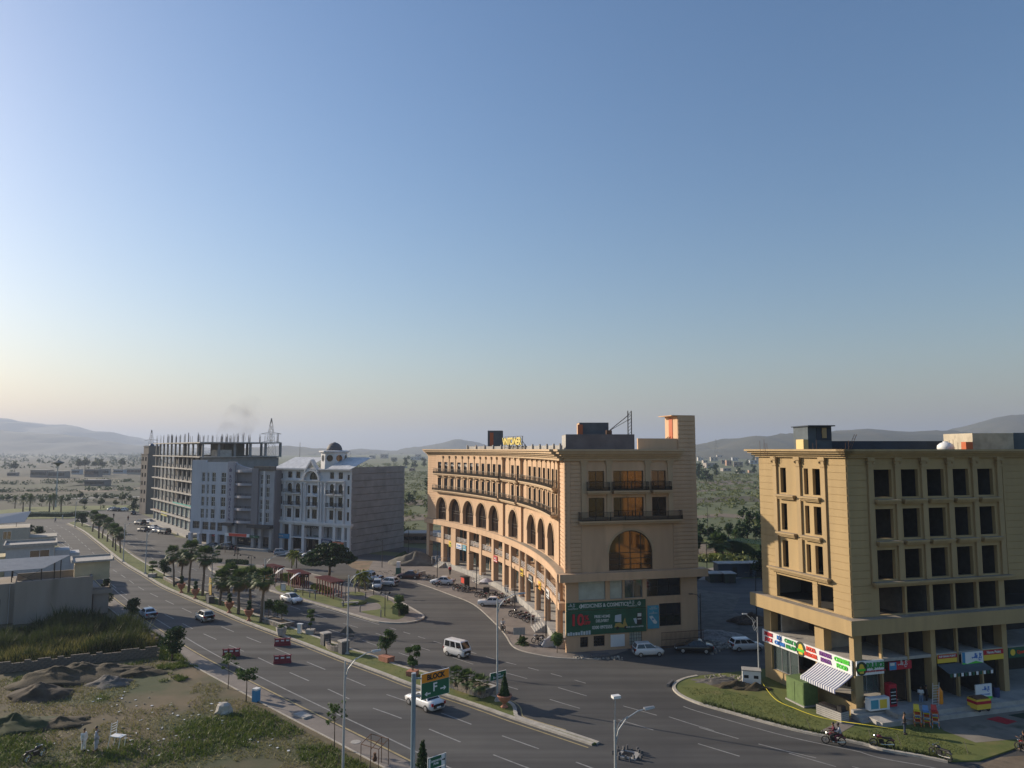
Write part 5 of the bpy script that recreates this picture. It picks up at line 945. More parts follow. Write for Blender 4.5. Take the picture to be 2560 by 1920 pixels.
for px, py, D, lab in ((752, 1106, 420, 'thin mast left of the clock turret'), (878, 1128, 600, 'thin mast right of the clock turret')): X = (px - 1280) / F * D; tag(MB().tube([(0, 0, 0), (0, 0, H + (1123 - py) / F * D)], [.25, .12], 5).build('mast', MATS['pylon_steel'], loc=(X, D, 0)), lab, 'mast')
# ================================================================== vehicles
def paint(name, c): return mat('paint_' + name, c, .32, coat=.6, spec=.5)
PW = paint('white', (.68, .68, .68)); PS = paint('silver', (.36, .37, .39)); PB = paint('beige', (.56, .53, .46)); PK_ = paint('black', (.012, .012, .013)); PM = paint('maroon', (.055, .014, .014)); PD = paint('dark_grey', (.035, .04, .05)); PBL = paint('pale_blue', (.50, .56, .62))
SPEC = dict(   # stations (x, half width, z bottom, z top); cabin (rear base, rear top, front top, front base, half width base, top, belt, roof); wheels
    sedan=([(-2.22, .62, .42, .78), (-2.15, .80, .26, .95), (-1.6, .85, .2, .99), (-.9, .86, .19, .95), (.5, .86, .19, .93), (1.15, .85, .19, .90), (1.8, .82, .2, .80), (2.12, .74, .24, .68), (2.22, .55, .34, .56)], (-1.62, -.92, .18, 1.08, .78, .58, .92, 1.45), (-1.32, 1.35), .31),
    oldsedan=([(-2.05, .72, .4, .90), (-2.0, .78, .28, .96), (-1.5, .80, .22, .97), (-.8, .80, .2, .94), (.5, .80, .2, .93), (1.1, .80, .2, .91), (1.75, .78, .22, .86), (2.0, .74, .26, .80), (2.05, .66, .36, .72)], (-1.4, -.95, .25, .95, .74, .58, .92, 1.38), (-1.2, 1.3), .28),
    hatch=([(-1.76, .66, .38, .92), (-1.70, .78, .24, 1.0), (-1.2, .81, .2, .98), (-.4, .82, .19, .96), (.6, .82, .19, .95), (1.1, .81, .19, .93), (1.5, .76, .22, .82), (1.70, .66, .26, .68), (1.76, .5, .34, .58)], (-1.72, -1.42, .25, 1.1, .75, .58, .94, 1.52), (-1.12, 1.1), .27),
    wagon=([(-1.95, .66, .36, .92), (-1.88, .78, .24, .98), (-1.2, .82, .2, .96), (-.4, .82, .19, .94), (.6, .82, .19, .93), (1.15, .81, .19, .90), (1.65, .77, .22, .80), (1.88, .66, .26, .68), (1.94, .5, .34, .58)], (-1.9, -1.6, .3, 1.12, .75, .6, .93, 1.46), (-1.25, 1.22), .29),
    suv=([(-2.2, .70, .45, 1.0), (-2.12, .86, .3, 1.08), (-1.5, .90, .25, 1.06), (-.5, .91, .24, 1.04), (.6, .91, .24, 1.03), (1.2, .90, .24, 1.0), (1.85, .86, .26, .94), (2.12, .76, .3, .80), (2.2, .6, .4, .66)], (-2.12, -1.85, .35, 1.2, .83, .68, 1.02, 1.72), (-1.35, 1.38), .36),
    van=([(-1.62, .62, .36, 1.0), (-1.58, .70, .24, 1.06), (-1.0, .72, .22, 1.06), (0, .72, .22, 1.06), (.9, .72, .22, 1.06), (1.4, .71, .24, 1.06), (1.58, .66, .26, 1.0), (1.64, .58, .34, .8)], (-1.58, -1.5, 1.1, 1.55, .70, .60, 1.04, 1.86), (-.98, 1.0), .27),
    pickup=([(-2.3, .78, .4, .95), (-2.25, .82, .3, .98), (-.75, .83, .26, .98), (-.7, .83, .26, 1.0), (.6, .83, .24, 1.0), (1.2, .82, .24, .97), (1.85, .78, .26, .90), (2.12, .70, .3, .78), (2.2, .56, .4, .66)], (-.75, -.62, .35, 1.05, .77, .62, .98, 1.66), (-1.4, 1.35), .34))
_cars = {}
def car_proto(k, pm):
    if (k, pm.name) in _cars: return _cars[(k, pm.name)]
    st, cb, wx, wr = SPEC[k]; parts = []; b = MB(); n = len(st); sec = []
    for x, hw, zb, zt in st:
        h = zt - zb; half = [(hw * .86, zb), (hw * .97, zb + h * .22), (hw, zb + h * .5), (hw * .98, zb + h * .78), (hw * .9, zb + h * .96), (hw * .55, zt + .02)]
        sec.append([(x, y, z) for y, z in half] + [(x, -y, z) for y, z in reversed(half)])
    m_ = len(sec[0])
    for s in sec: b.v += s
    for i in range(n - 1):
        for j in range(m_): a = i * m_ + j; c = i * m_ + (j + 1) % m_; b.f.append((a, c, c + m_, a + m_))
    b.f.append(tuple(range(m_))); b.f.append(tuple((n - 1) * m_ + j for j in range(m_))[::-1])
    x0, x1, x2, x3, wb, wt, zb, zr = cb; zm = zr - .07
    rings = [[(x0, -wb, zb - .06), (x3, -wb, zb - .06), (x3, wb, zb - .06), (x0, wb, zb - .06)], [(x1, -wt, zm), (x2, -wt, zm), (x2, wt, zm), (x1, wt, zm)], [(x1 + .14, -wt + .13, zr), (x2 - .14, -wt + .13, zr), (x2 - .14, wt - .13, zr), (x1 + .14, wt - .13, zr)]]
    cab = MB(); cab.v = sum(rings, []); cab.f = [(i + 4 * r_, (i + 1) % 4 + 4 * r_, (i + 1) % 4 + 4 * r_ + 4, i + 4 * r_ + 4) for r_ in (0, 1) for i in range(4)] + [(8, 9, 10, 11)]
    def panel(q, u0, u1, v0, v1, off=.012):
        q = [Vector(p) for p in q]; P = lambda u, v: (q[0] * (1 - u) + q[1] * u) * (1 - v) + (q[3] * (1 - u) + q[2] * u) * v
        c = [P(u0, v0), P(u1, v0), P(u1, v1), P(u0, v1)]; nn = (c[1] - c[0]).cross(c[3] - c[0]).normalized() * off; mb = MB(); mb.hexa([p - nn * .3 for p in c] + [p + nn for p in c]); return mb
    R0, R1 = rings[0], rings[1]; side = [R0[0], R0[1], R1[1], R1[0]]; sid2 = [R0[2], R0[3], R1[3], R1[2]]; fr = [R0[1], R0[2], R1[2], R1[1]]; re = [R0[3], R0[0], R1[0], R1[3]]
    body = b.mesh('body', pm, True); cabm = cab.mesh('cabin', pm)
    parts.append(('body', body, []))
    gl = [('windscreen', panel(fr, .06, .94, .12, .95)), ('rear_window', panel(re, .08, .92, .16, .93))]
    cuts = {'sedan': (.07, .46, .5, .93), 'oldsedan': (.08, .47, .51, .92), 'hatch': (.06, .44, .48, .93), 'wagon': (.05, .3, .34, .62, .66, .94), 'suv': (.05, .28, .32, .6, .64, .94), 'van': (.05, .32, .36, .62, .68, .95), 'pickup': (.1, .45, .5, .93)}[k]
    for q, fl in ((side, False), (sid2, True)):
        for i in range(0, len(cuts), 2): u0, u1 = cuts[i], cuts[i + 1]; gl.append(('side_window', panel(q, 1 - u1 if fl else u0, 1 - u0 if fl else u1, .16, .92)))
    parts.append(('cabin', cabm, [(nm, g.mesh(nm, CARGLASS)) for nm, g in gl]))
    W = st[n // 2][1]
    ty = MB().lathe([(wr * .62, -.1), (wr, -.1), (wr, .1), (wr * .62, .1)], 16, axis='y').mesh('tyre', TYRE); rm = MB().lathe([(wr * .64, -.105), (wr * .1, -.115), (wr * .1, .115), (wr * .64, .105)], 10, axis='y').mesh('rim', RIM)
    for x in wx:
        for sy in (-1, 1): parts.append(('wheel', ty, [('rim', rm)], (x, sy * (W - .08), wr)))
    xf, xr = st[-2][0], st[1][0]
    for sy in (-1, 1): h = MB(); h.cbox((xf - .02, sy * st[-2][1] * .80, st[-2][3] - .18), (.14, .3, .15)); parts.append(('headlight', h.mesh('headlight', HEADL), [])); h = MB(); h.cbox((xr - .02, sy * st[1][1] * .86, st[1][3] - .3), (.12, .2, .26)); parts.append(('tail_light', h.mesh('tail_light', TAILL), []))
    for x, w_ in ((st[-1][0] + .01, 1), (st[0][0] - .01, -1)): h = MB(); h.cbox((x, 0, .44), (.03, .48, .13)); parts.append(('number_plate', h.mesh('number_plate', WHITES), []))
    h = MB(); h.cbox((st[-1][0] - .01, 0, .3 if k != 'van' else .55), (.06, st[-1][1] * 1.5, .12 if k != 'van' else .3)); parts.append(('grille', h.mesh('grille', BLACKP), []))
    for sy in (-1, 1): h = MB(); h.cbox((x3 - .35, sy * (wb + .12), zb), (.12, .2, .14)); parts.append(('wing_mirror', h.mesh('wing_mirror', pm), []))
    if k == 'pickup': h = MB(); h.box(-2.2, -.68, .75, -.8, .68, .99); parts.append(('cargo_bed', h.mesh('cargo_bed', BLACKP), []))
    _cars[(k, pm.name)] = parts; return parts
def car(k, pm, px, py, hd, label, name=None, group=None, cat='car'):
    g = G(px, py); return inst(car_proto(k, pm), name or {'van': 'minivan', 'pickup': 'pickup_truck', 'suv': 'suv'}.get(k, 'car'), label, cat, g + Vector((0, 0, .008)), R(hd), group)
car('van', PW, 1143, 1640, -40, 'white minivan driving on the far carriageway beside the curved building', cat='van')
car('hatch', PW, 1620, 1638, 8, 'white hatchback parked under the green pharmacy billboard')
car('sedan', PK_, 1735, 1630, 172, 'black saloon parked in shade at the end of the curved building')
car('wagon', PW, 1866, 1625, 6, 'white estate car in the shaded side street beside the corner building')
car('sedan', PW, 1106, 1461, 170, 'white saloon parked at the far end of the arcade')
car('oldsedan', PW, 1228, 1514, 176, 'boxy white old saloon parked by the arcade steps')
car('sedan', PM, 1023, 1446, 172, 'dark maroon saloon turning out by the concrete flank')
car('hatch', PBL, 943, 1471, -82, 'pale small car facing the camera beside the park')
car('hatch', PW, 971, 1464, 158, 'white hatchback seen from behind next to the pale car by the park')
car('pickup', PW, 926, 1452, 160, 'white pickup behind the two small cars at the park edge', cat='pickup')
car('sedan', PW, 729, 1506, -42, 'white saloon driving alone past the park pergolas')
car('oldsedan', PBL, 369, 1543, 131, 'pale bluish saloon driving away next to the left houses')
car('hatch', PB, 511, 1551, 133, 'beige hatchback driving away in the middle of the near carriageway')
car('sedan', PW, 1061, 1766, 133, 'white saloon passing right behind the orange and green block sign')
for k, pm, px, py, hd, lab in (('hatch', PS, 704, 1388, 20, 'silver hatchback leftmost in front of the white classical block'), ('sedan', PS, 738, 1389, 195, 'silver saloon in front of the middle of the white classical block'), ('hatch', PW, 775, 1393, 195, 'white hatchback half hidden by the big dark tree'), ('sedan', PD, 528, 1371, 170, 'dark grey saloon left in front of the apartment block'), ('sedan', PK_, 566, 1373, 160, 'black saloon beside two walkers in front of the apartment block')): car(k, pm, px, py, hd, lab, group='cars parked before the middle blocks')
for k, pm, px, py, hd, lab in (('suv', PD, 350, 1312, 150, 'dark off-roader nearest to the roundabout by the unfinished frame'), ('sedan', PBL, 372, 1309, 150, 'pale blue saloon behind the dark off-roader'), ('sedan', PD, 359, 1329, 150, 'dark saloon at the left front of the frame building row'), ('sedan', PW, 383, 1324, 150, 'white saloon in the middle of the frame building row'), ('sedan', PS, 396, 1331, 150, 'silver saloon right of the white one in the frame building row'), ('suv', PK_, 410, 1335, 150, 'black off-roader at the right end of the frame building row'), ('hatch', PW, 279, 1277, 165, 'tiny white hatchback far off by the roundabout lawn'), ('sedan', PK_, 291, 1278, 165, 'tiny black saloon far off by the roundabout lawn'), ('sedan', PW, 308, 1278, 165, 'tiny white saloon far off by the brown tower'), ('sedan', PK_, 333, 1286, 120, 'dark saloon at the foot of the brown tower')): car(k, pm, px, py, hd, lab, group='cars parked by the unfinished frame')
# ---- motorcycles
_bk = {}
def bike_proto(pm):
    if pm.name in _bk: return _bk[pm.name]
    ty = MB(); N = 18
    for k in range(N): a0, a1 = 2 * math.pi * k / N, 2 * math.pi * (k + 1) / N; ty.tube([(.29 * math.cos(a0), 0, .29 * math.sin(a0)), (.29 * math.cos(a1), 0, .29 * math.sin(a1))], .045, 5, False)
    tym = ty.mesh('tyre', TYRE); sp = MB()
    for k in range(8): a = math.pi * k / 8; sp.tube([(-.27 * math.cos(a), 0, -.27 * math.sin(a)), (.27 * math.cos(a), 0, .27 * math.sin(a))], .008, 3, False)
    sp.lathe([(.06, -.05), (.06, .05)], 8, axis='y'); spm = sp.mesh('spokes', CHROME); P = [('wheel', tym, [('spokes', spm)], (-.6, 0, .32)), ('wheel', tym, [('spokes', spm)], (.62, 0, .32))]
    b = MB(); b.tube([(-.6, .08, .32), (-.2, .08, .42), (.15, .05, .35), (.4, 0, .8)], .025, 5); b.tube([(-.6, -.08, .32), (-.2, -.08, .42), (.15, -.05, .35), (.4, 0, .8)], .025, 5); b.tube([(-.55, 0, .62), (.35, 0, .78)], .03, 5); b.cbox((.05, 0, .3), (.34, .2, .32)); P.append(('frame', b.mesh('frame', BLACKM), []))
    b = MB(); b.tube([(.62, .08, .32), (.42, .08, .92)], .022, 5); b.tube([(.62, -.08, .32), (.42, -.08, .92)], .022, 5); P.append(('fork', b.mesh('fork', CHROME), []))
    b = MB(); b.tube([(-.05, 0, .78), (.12, 0, .84), (.34, 0, .82), (.42, 0, .76)], [.06, .13, .13, .05], 8); P.append(('fuel_tank', b.mesh('fuel_tank', pm, True), []))
    b = MB(); b.hexa([(-.75, -.12, .74), (.0, -.1, .72), (.0, .1, .72), (-.75, .12, .74), (-.72, -.11, .84), (-.02, -.09, .81), (-.02, .09, .81), (-.72, .11, .84)]); P.append(('seat', b.mesh('seat', BLACKP), []))
    b = MB(); b.tube([(.3, .36, 1.0), (.42, .2, .98), (.44, 0, .94), (.42, -.2, .98), (.3, -.36, 1.0)], .016, 5); P.append(('handlebar', b.mesh('handlebar', CHROME), []))
    b = MB(); b.lathe([(.09, -.05), (.1, .03), (.06, .07)], 10, (0, 0, 0)); m = b.mesh('headlight', CHROME); m.transform(Matrix.Rotation(R(90), 4, 'Y')); P.append(('headlight', m, [], (.52, 0, .86)))
    b = MB(); b.tube([(.1, .14, .3), (-.2, .14, .28), (-.85, .15, .38)], [.025, .03, .045], 6); P.append(('exhaust', b.mesh('exhaust', CHROME), [])); b = MB(); b.tube([(-.9, 0, .62), (-.75, 0, .68), (-.55, 0, .66)], [.07, .08, .06], 6); P.append(('mudguard', b.mesh('mudguard', pm), []))
    _bk[pm.name] = P; return P
BRD = paint('bike_red', (.16, .012, .012)); BBK = paint('bike_black', (.012, .012, .012)); BBL = paint('bike_blue', (.015, .025, .07))
BIKES = [(1070, 1450, 60, BBK, 'at the very far end of the arcade'), (1083, 1452, 50, BBK, 'behind the white saloon at the arcade end'), (1150, 1477, 60, BRD, 'left of the first arcade stair'), (1163, 1479, 60, BBK, 'right at the foot of the first arcade stair'), (1176, 1481, 200, BBK, 'leaning by the stair handrail'), (1200, 1492, 15, BBK, 'standing alone between stair and old saloon'), (1236, 1494, 20, BBK, 'behind the boxy old saloon'), (1252, 1498, 25, BRD, 'behind the bonnet of the old saloon'), (1262, 1504, 25, BBL, 'in the tight row right of the old saloon'), (1270, 1514, 35, BRD, 'at the near end of the row by the old saloon'), (1286, 1540, 20, BBL, 'first of the near group on the brick forecourt'), (1312, 1547, 15, BRD, 'second of the near group on the brick forecourt'), (1329, 1556, 20, BRD, 'nearest of the group on the brick forecourt'), (1345, 1606, 205, BBK, 'under a dark cover beside the fan palm'), (1362, 1612, 200, BBK, 'between the covered one and the white sheet'), (1097, 1466, 60, BRD, 'beside the rear of the white saloon at the arcade end'), (1140, 1474, 55, BBK, 'half hidden behind the red kiosk'), (1212, 1497, 20, BRD, 'just left of the boxy old saloon'), (1299, 1544, 20, BBK, 'between the first two of the near group'), (1320, 1552, 18, BBL, 'between the last two of the near group'), (87, 1899, 70, BBK, 'lying dark in the grass at the bottom left corner')]
for px, py, hd, pm, lab in BIKES: inst(bike_proto(pm), 'motorcycle', f'motorcycle {lab}', 'motorcycle', G(px, py) + Vector((0, 0, .01)), R(hd), 'parked motorcycles')
inst(bike_proto(BRD), 'motorcycle', 'red motorcycle parked on the lawn edge near the bottom right', 'motorcycle', G(2206, 1872) + Vector((0, 0, .12)), R(160)); inst(bike_proto(BBK), 'motorcycle', 'black motorcycle standing at the kerb near the bottom right corner', 'motorcycle', G(2352, 1900) + Vector((0, 0, .1)), R(118))
for i, (px, py) in enumerate([(893, 1470), (900, 1471), (907, 1472), (914, 1472), (921, 1473)]): inst(bike_proto(BBK), 'motorcycle', f'dark motorcycle in the shaded row behind the last pergola, {["leftmost", "second", "middle", "fourth", "rightmost"][i]}', 'motorcycle', G(px, py) + Vector((0, 0, .01)), R(70 + 5 * i), 'row of bikes behind the pergola')
r1 = inst(bike_proto(BBK), 'motorcycle', 'motorcycle ridden along the forecourt line towards the camera', 'motorcycle', G(1257, 1580) + Vector((0, 0, .01)), R(-70)); r2 = inst(bike_proto(BRD), 'motorcycle', 'motorcycle carrying two riders at the kerb by the brick path', 'motorcycle', G(2085, 1862) + Vector((0, 0, .01)), R(160)); r3 = inst(bike_proto(BRD), 'motorcycle', 'motorcycle ridden at the far right edge', 'motorcycle', G(2562, 1885) + Vector((0, 0, .01)), R(100))
cv = thing('covered_motorcycle', 'motorcycle wrapped in a grey white sheet beside the clipped bush', 'cover', G(1371, 1615), R(20)); b = MB()
for i in range(9):
    t = i / 8; x = -.95 + 1.9 * t; h = [.25, .75, .95, .9, 1.05, 1.2, 1.1, .7, .2][i]
    for k in range(9): a = math.pi * k / 8; b.v.append((x + rnd.uniform(-.05, .05), .42 * math.cos(a) * (1.15 if k in (0, 8) else 1) + rnd.uniform(-.04, .04), max(0, h * math.sin(a) ** .7 + rnd.uniform(-.03, .03))))
b.f = [(i * 9 + k, i * 9 + k + 1, i * 9 + k + 10, i * 9 + k + 9) for i in range(8) for k in range(8)]; b.build('sheet', mat('grey_sheet', (.36, .36, .37), .8, .15, 3), cv, True); inst(bike_proto(BBK), 'motorcycle', 'motorcycle hidden under the grey white sheet', 'motorcycle', G(1371, 1615) + Vector((0, 0, .01)), R(20), 'parked motorcycles')
# ================================================================== people
def skinmesh(name, joints, edges, m, parent, root=0, sub=1):
    me = bpy.data.meshes.new(name); me.from_pydata([j[0] for j in joints], edges, []); me.materials.append(m); o = bpy.data.objects.new(name, me); COL.objects.link(o); o.parent = parent
    o.modifiers.new('Skin', 'SKIN'); o.modifiers['Skin'].use_smooth_shade = True
    for i, j in enumerate(joints): d = me.skin_vertices[0].data[i]; r_ = j[1]; d.radius = r_ if isinstance(r_, tuple) else (r_, r_); d.use_root = i == root
    s = o.modifiers.new('Sub', 'SUBSURF'); s.levels = sub; s.render_levels = sub; return o
def person(label, loc, rz, top, bottom, pose='stand', h=1.72, long_top=False, group=None, arms=None, sleeves=True):
    t = thing('person', label, 'person', loc, rz, group, h / 1.72); V_ = Vector; sit = pose == 'ride'; dz = 0.0
    pel = V_((0, 0, .93)) if not sit else V_((-.12, 0, .92)); ln = .12 if pose == 'walk' else (.12 if sit else 0.02)
    ch = pel + V_((ln * .6, 0, .33)); nk = pel + V_((ln, 0, .53)); hd = nk + V_((.03, 0, .18)); J = []; E = []
    def add(p, r_, par=None): J.append((V_(p), r_)); i = len(J) - 1; (E.append((par, i)) if par is not None else None); return i
    ip = add(pel, (.13, .105)); ic = add(ch, (.155, .115), ip); inn = add(nk, .055, ic); ij = add(hd - V_((0, 0, .05)), .08, inn); ih = add(hd + V_((.005, 0, .04)), (.085, .095), ij); it = add(hd + V_((0, 0, .12)), .055, ih)
    nose = add(hd + V_((.1, 0, .0)), .018, ih); legs = []; hands = []
    for sy, st in ((1, 1), (-1, -1)):
        hip = pel + V_((0, .095 * sy, -.06))
        if sit: kn = hip + V_((.42, .12 * sy, -.12)); an = kn + V_((-.12, .02 * sy, -.42)); to = an + V_((.17, .02 * sy, -.05))
        else: s = .22 * st if pose == 'walk' else .03 * st; kn = hip + V_((s * .6 + .02, .01 * sy, -.41)); an = V_((s, .1 * sy, .08)); to = an + V_((.17, .03 * sy, -.04))
        a = add(hip, .09, ip); k_ = add(kn, .06, a); n_ = add(an, .042, k_); f_ = add(to, .035, n_); legs.append((hip, kn, an))
        sh = ch + V_((0, .19 * sy, .13))
        if sit: el = sh + V_((.16, .06 * sy, -.24)); wr_ = el + V_((.26, -.02 * sy, .02))
        elif arms == 'front': el = sh + V_((.06, .05 * sy, -.27)); wr_ = el + V_((.22, -.1 * sy, .03))
        else: s = -.12 * st if pose == 'walk' else .03; el = sh + V_((s * .6, .06 * sy, -.28)); wr_ = el + V_((.06 + s * .7, .0, -.24))
        b_ = add(sh, .065, ic); e_ = add(el, .045, b_); w_ = add(wr_, .03, e_); d_ = (wr_ - el).normalized(); pm_ = add(wr_ + d_ * .07, (.036, .018), w_); sd = V_((0, 1, 0)) if abs(d_.y) < .8 else V_((1, 0, 0))
        for q, l in ((-1.5, .07), (-.5, .085), (.5, .08), (1.5, .06)): f1 = add(wr_ + d_ * .11 + sd * .011 * q, .009, pm_); add(wr_ + d_ * (.11 + l) + sd * .012 * q + V_((.012, 0, -.01)), .008, f1)
        th = add(wr_ + d_ * .05 + sd * .04 * -sy, .009, w_); add(wr_ + d_ * .09 + sd * .055 * -sy, .008, th); hands.append((sh, el, wr_))
    body = skinmesh('body', J, E, SKIN, t)
    S = [(pel + V_((0, 0, -.04)), (.165, .135)), (ch, (.185, .145)), (nk - V_((0, 0, .05)), (.09, .075))]; SE = [(0, 1), (1, 2)]
    if long_top: S.append((pel + V_((0, 0, -.3)), (.19, .15))); SE.append((0, 3)); S.append((pel + V_((0, 0, -.52)), (.205, .16))); SE.append((3, 4))
    for sh, el, wr_ in hands: i = len(S); S += [(sh, .088), (el, .064)]; SE += [(1, i), (i, i + 1)]; (S.append((el.lerp(wr_, .92), .05)), SE.append((i + 1, i + 2))) if sleeves else None
    skinmesh('shirt', S, SE, top, t); T = [(pel, (.16, .13))]; TE = []
    for hip, kn, an in legs: i = len(T); T += [(hip, .115), (kn, .085), (an + V_((0, 0, .02)), .07 if not long_top else .085)]; TE += [(0, i), (i, i + 1), (i + 1, i + 2)]
    skinmesh('trousers', T, TE, bottom, t); hr = MB(); hr.lathe([(.098 * math.cos(a), .115 * math.sin(a)) for a in [-.5, -.2, .2, .6, 1.0, 1.3, 1.5]], 10, hd + V_((-.015, 0, .045))); hr.build('hair', HAIR, t, True)
    for sy in (1, -1): e = MB(); e.lathe([(.005, -.02), (.02, 0), (.005, .02)], 6, hd + V_((0, .09 * sy, .01))); e.build('ear', SKIN, t); e = MB(); e.cbox(hd + V_((.083, .032 * sy, .03)), (.01, .02, .01)); e.build('eye', BLACKP, t)
    for _, _, an in legs: s = MB(); s.cbox(an + V_((.06, 0, -.08)), (.27, .1, .08), 0, .8); s.build('shoe', BLACKP, t)
    return t
CW = mat('white_cotton', (.60, .60, .58), .9, .1, 4); CG = mat('grey_cotton', (.40, .40, .43), .9, .1, 4); CK = mat('black_cotton', (.018, .018, .02), .9); CN = mat('dark_denim', (.035, .05, .085), .9); CB = mat('light_denim', (.15, .22, .33), .9); CM = mat('maroon_cotton', (.10, .015, .03), .9); CT = mat('khaki_cotton', (.26, .2, .13), .9)
person('man in white long tunic standing on the field, left one of two', G(208, 1878), R(-20), CW, CW, 'stand', 1.72, True)
person('man in pale grey long tunic standing in the field, right one of two', G(240, 1877), R(200), CG, CG, 'stand', 1.85, True)
person('person in black shirt and jeans standing on the lawn holding something', G(2262, 1839) + Vector((0, 0, .115)), R(-20), CK, CN, 'stand', 1.74, arms='front', sleeves=False)
person('person in white shirt and light jeans at the stacked chairs', G(2303, 1764, .5), R(-100), CW, CB, 'stand', 1.7, arms='front', sleeves=False); person('person in dark clothes beside the one in white shirt', G(2318, 1762, .5), R(160), CK, CK, 'stand', 1.72); person('person in black leaning at the juice bar counter', G(2222, 1768, .5), R(160), CK, CN, 'walk', 1.72, arms='front')
person('walker in dark clothes before the apartment block, left of a pair', G(588, 1384), R(-60), CM, CN, 'walk', 1.7); person('walker in dark clothes before the apartment block, right of a pair', G(594, 1386), R(-60), CK, CT, 'walk', 1.7); person('walker in pale clothes beside the black saloon', G(563, 1381), R(-90), CT, CT, 'walk', 1.7)
person('tiny walker on the pale crossing near the roundabout', G(138, 1306), R(-30), CG, CN, 'walk', 1.75); person('tiny walker in white by the roundabout hedge', G(156, 1298), R(20), CW, CW, 'stand', 1.75, True); person('tiny walker far off on the wide asphalt', G(284, 1295), R(-60), CK, CK, 'walk', 1.75); person('tiny walker far off near the dark off-roader', G(320, 1302), R(-60), CM, CN, 'walk', 1.75)
def rider(bike, label, top, bottom, dx=0): v = bike.location; a = bike.rotation_euler.z; return person(label, v + Vector((math.cos(a) * dx, math.sin(a) * dx, 0)), a, top, bottom, 'ride', 1.72)
rider(r1, 'rider in white shirt on the forecourt line', CW, CK); rider(r2, 'front rider in dark maroon on the motorcycle by the brick path', CM, CK, .0); rider(r2, 'back rider on the motorcycle by the brick path', CG, CM, -.38); rider(r3, 'rider in black at the far right edge', CK, CK)
person('person in red shirt standing at the far end of the arcade', G(1125, 1437, .95), R(-100), REDP, CK, 'stand', 1.7)
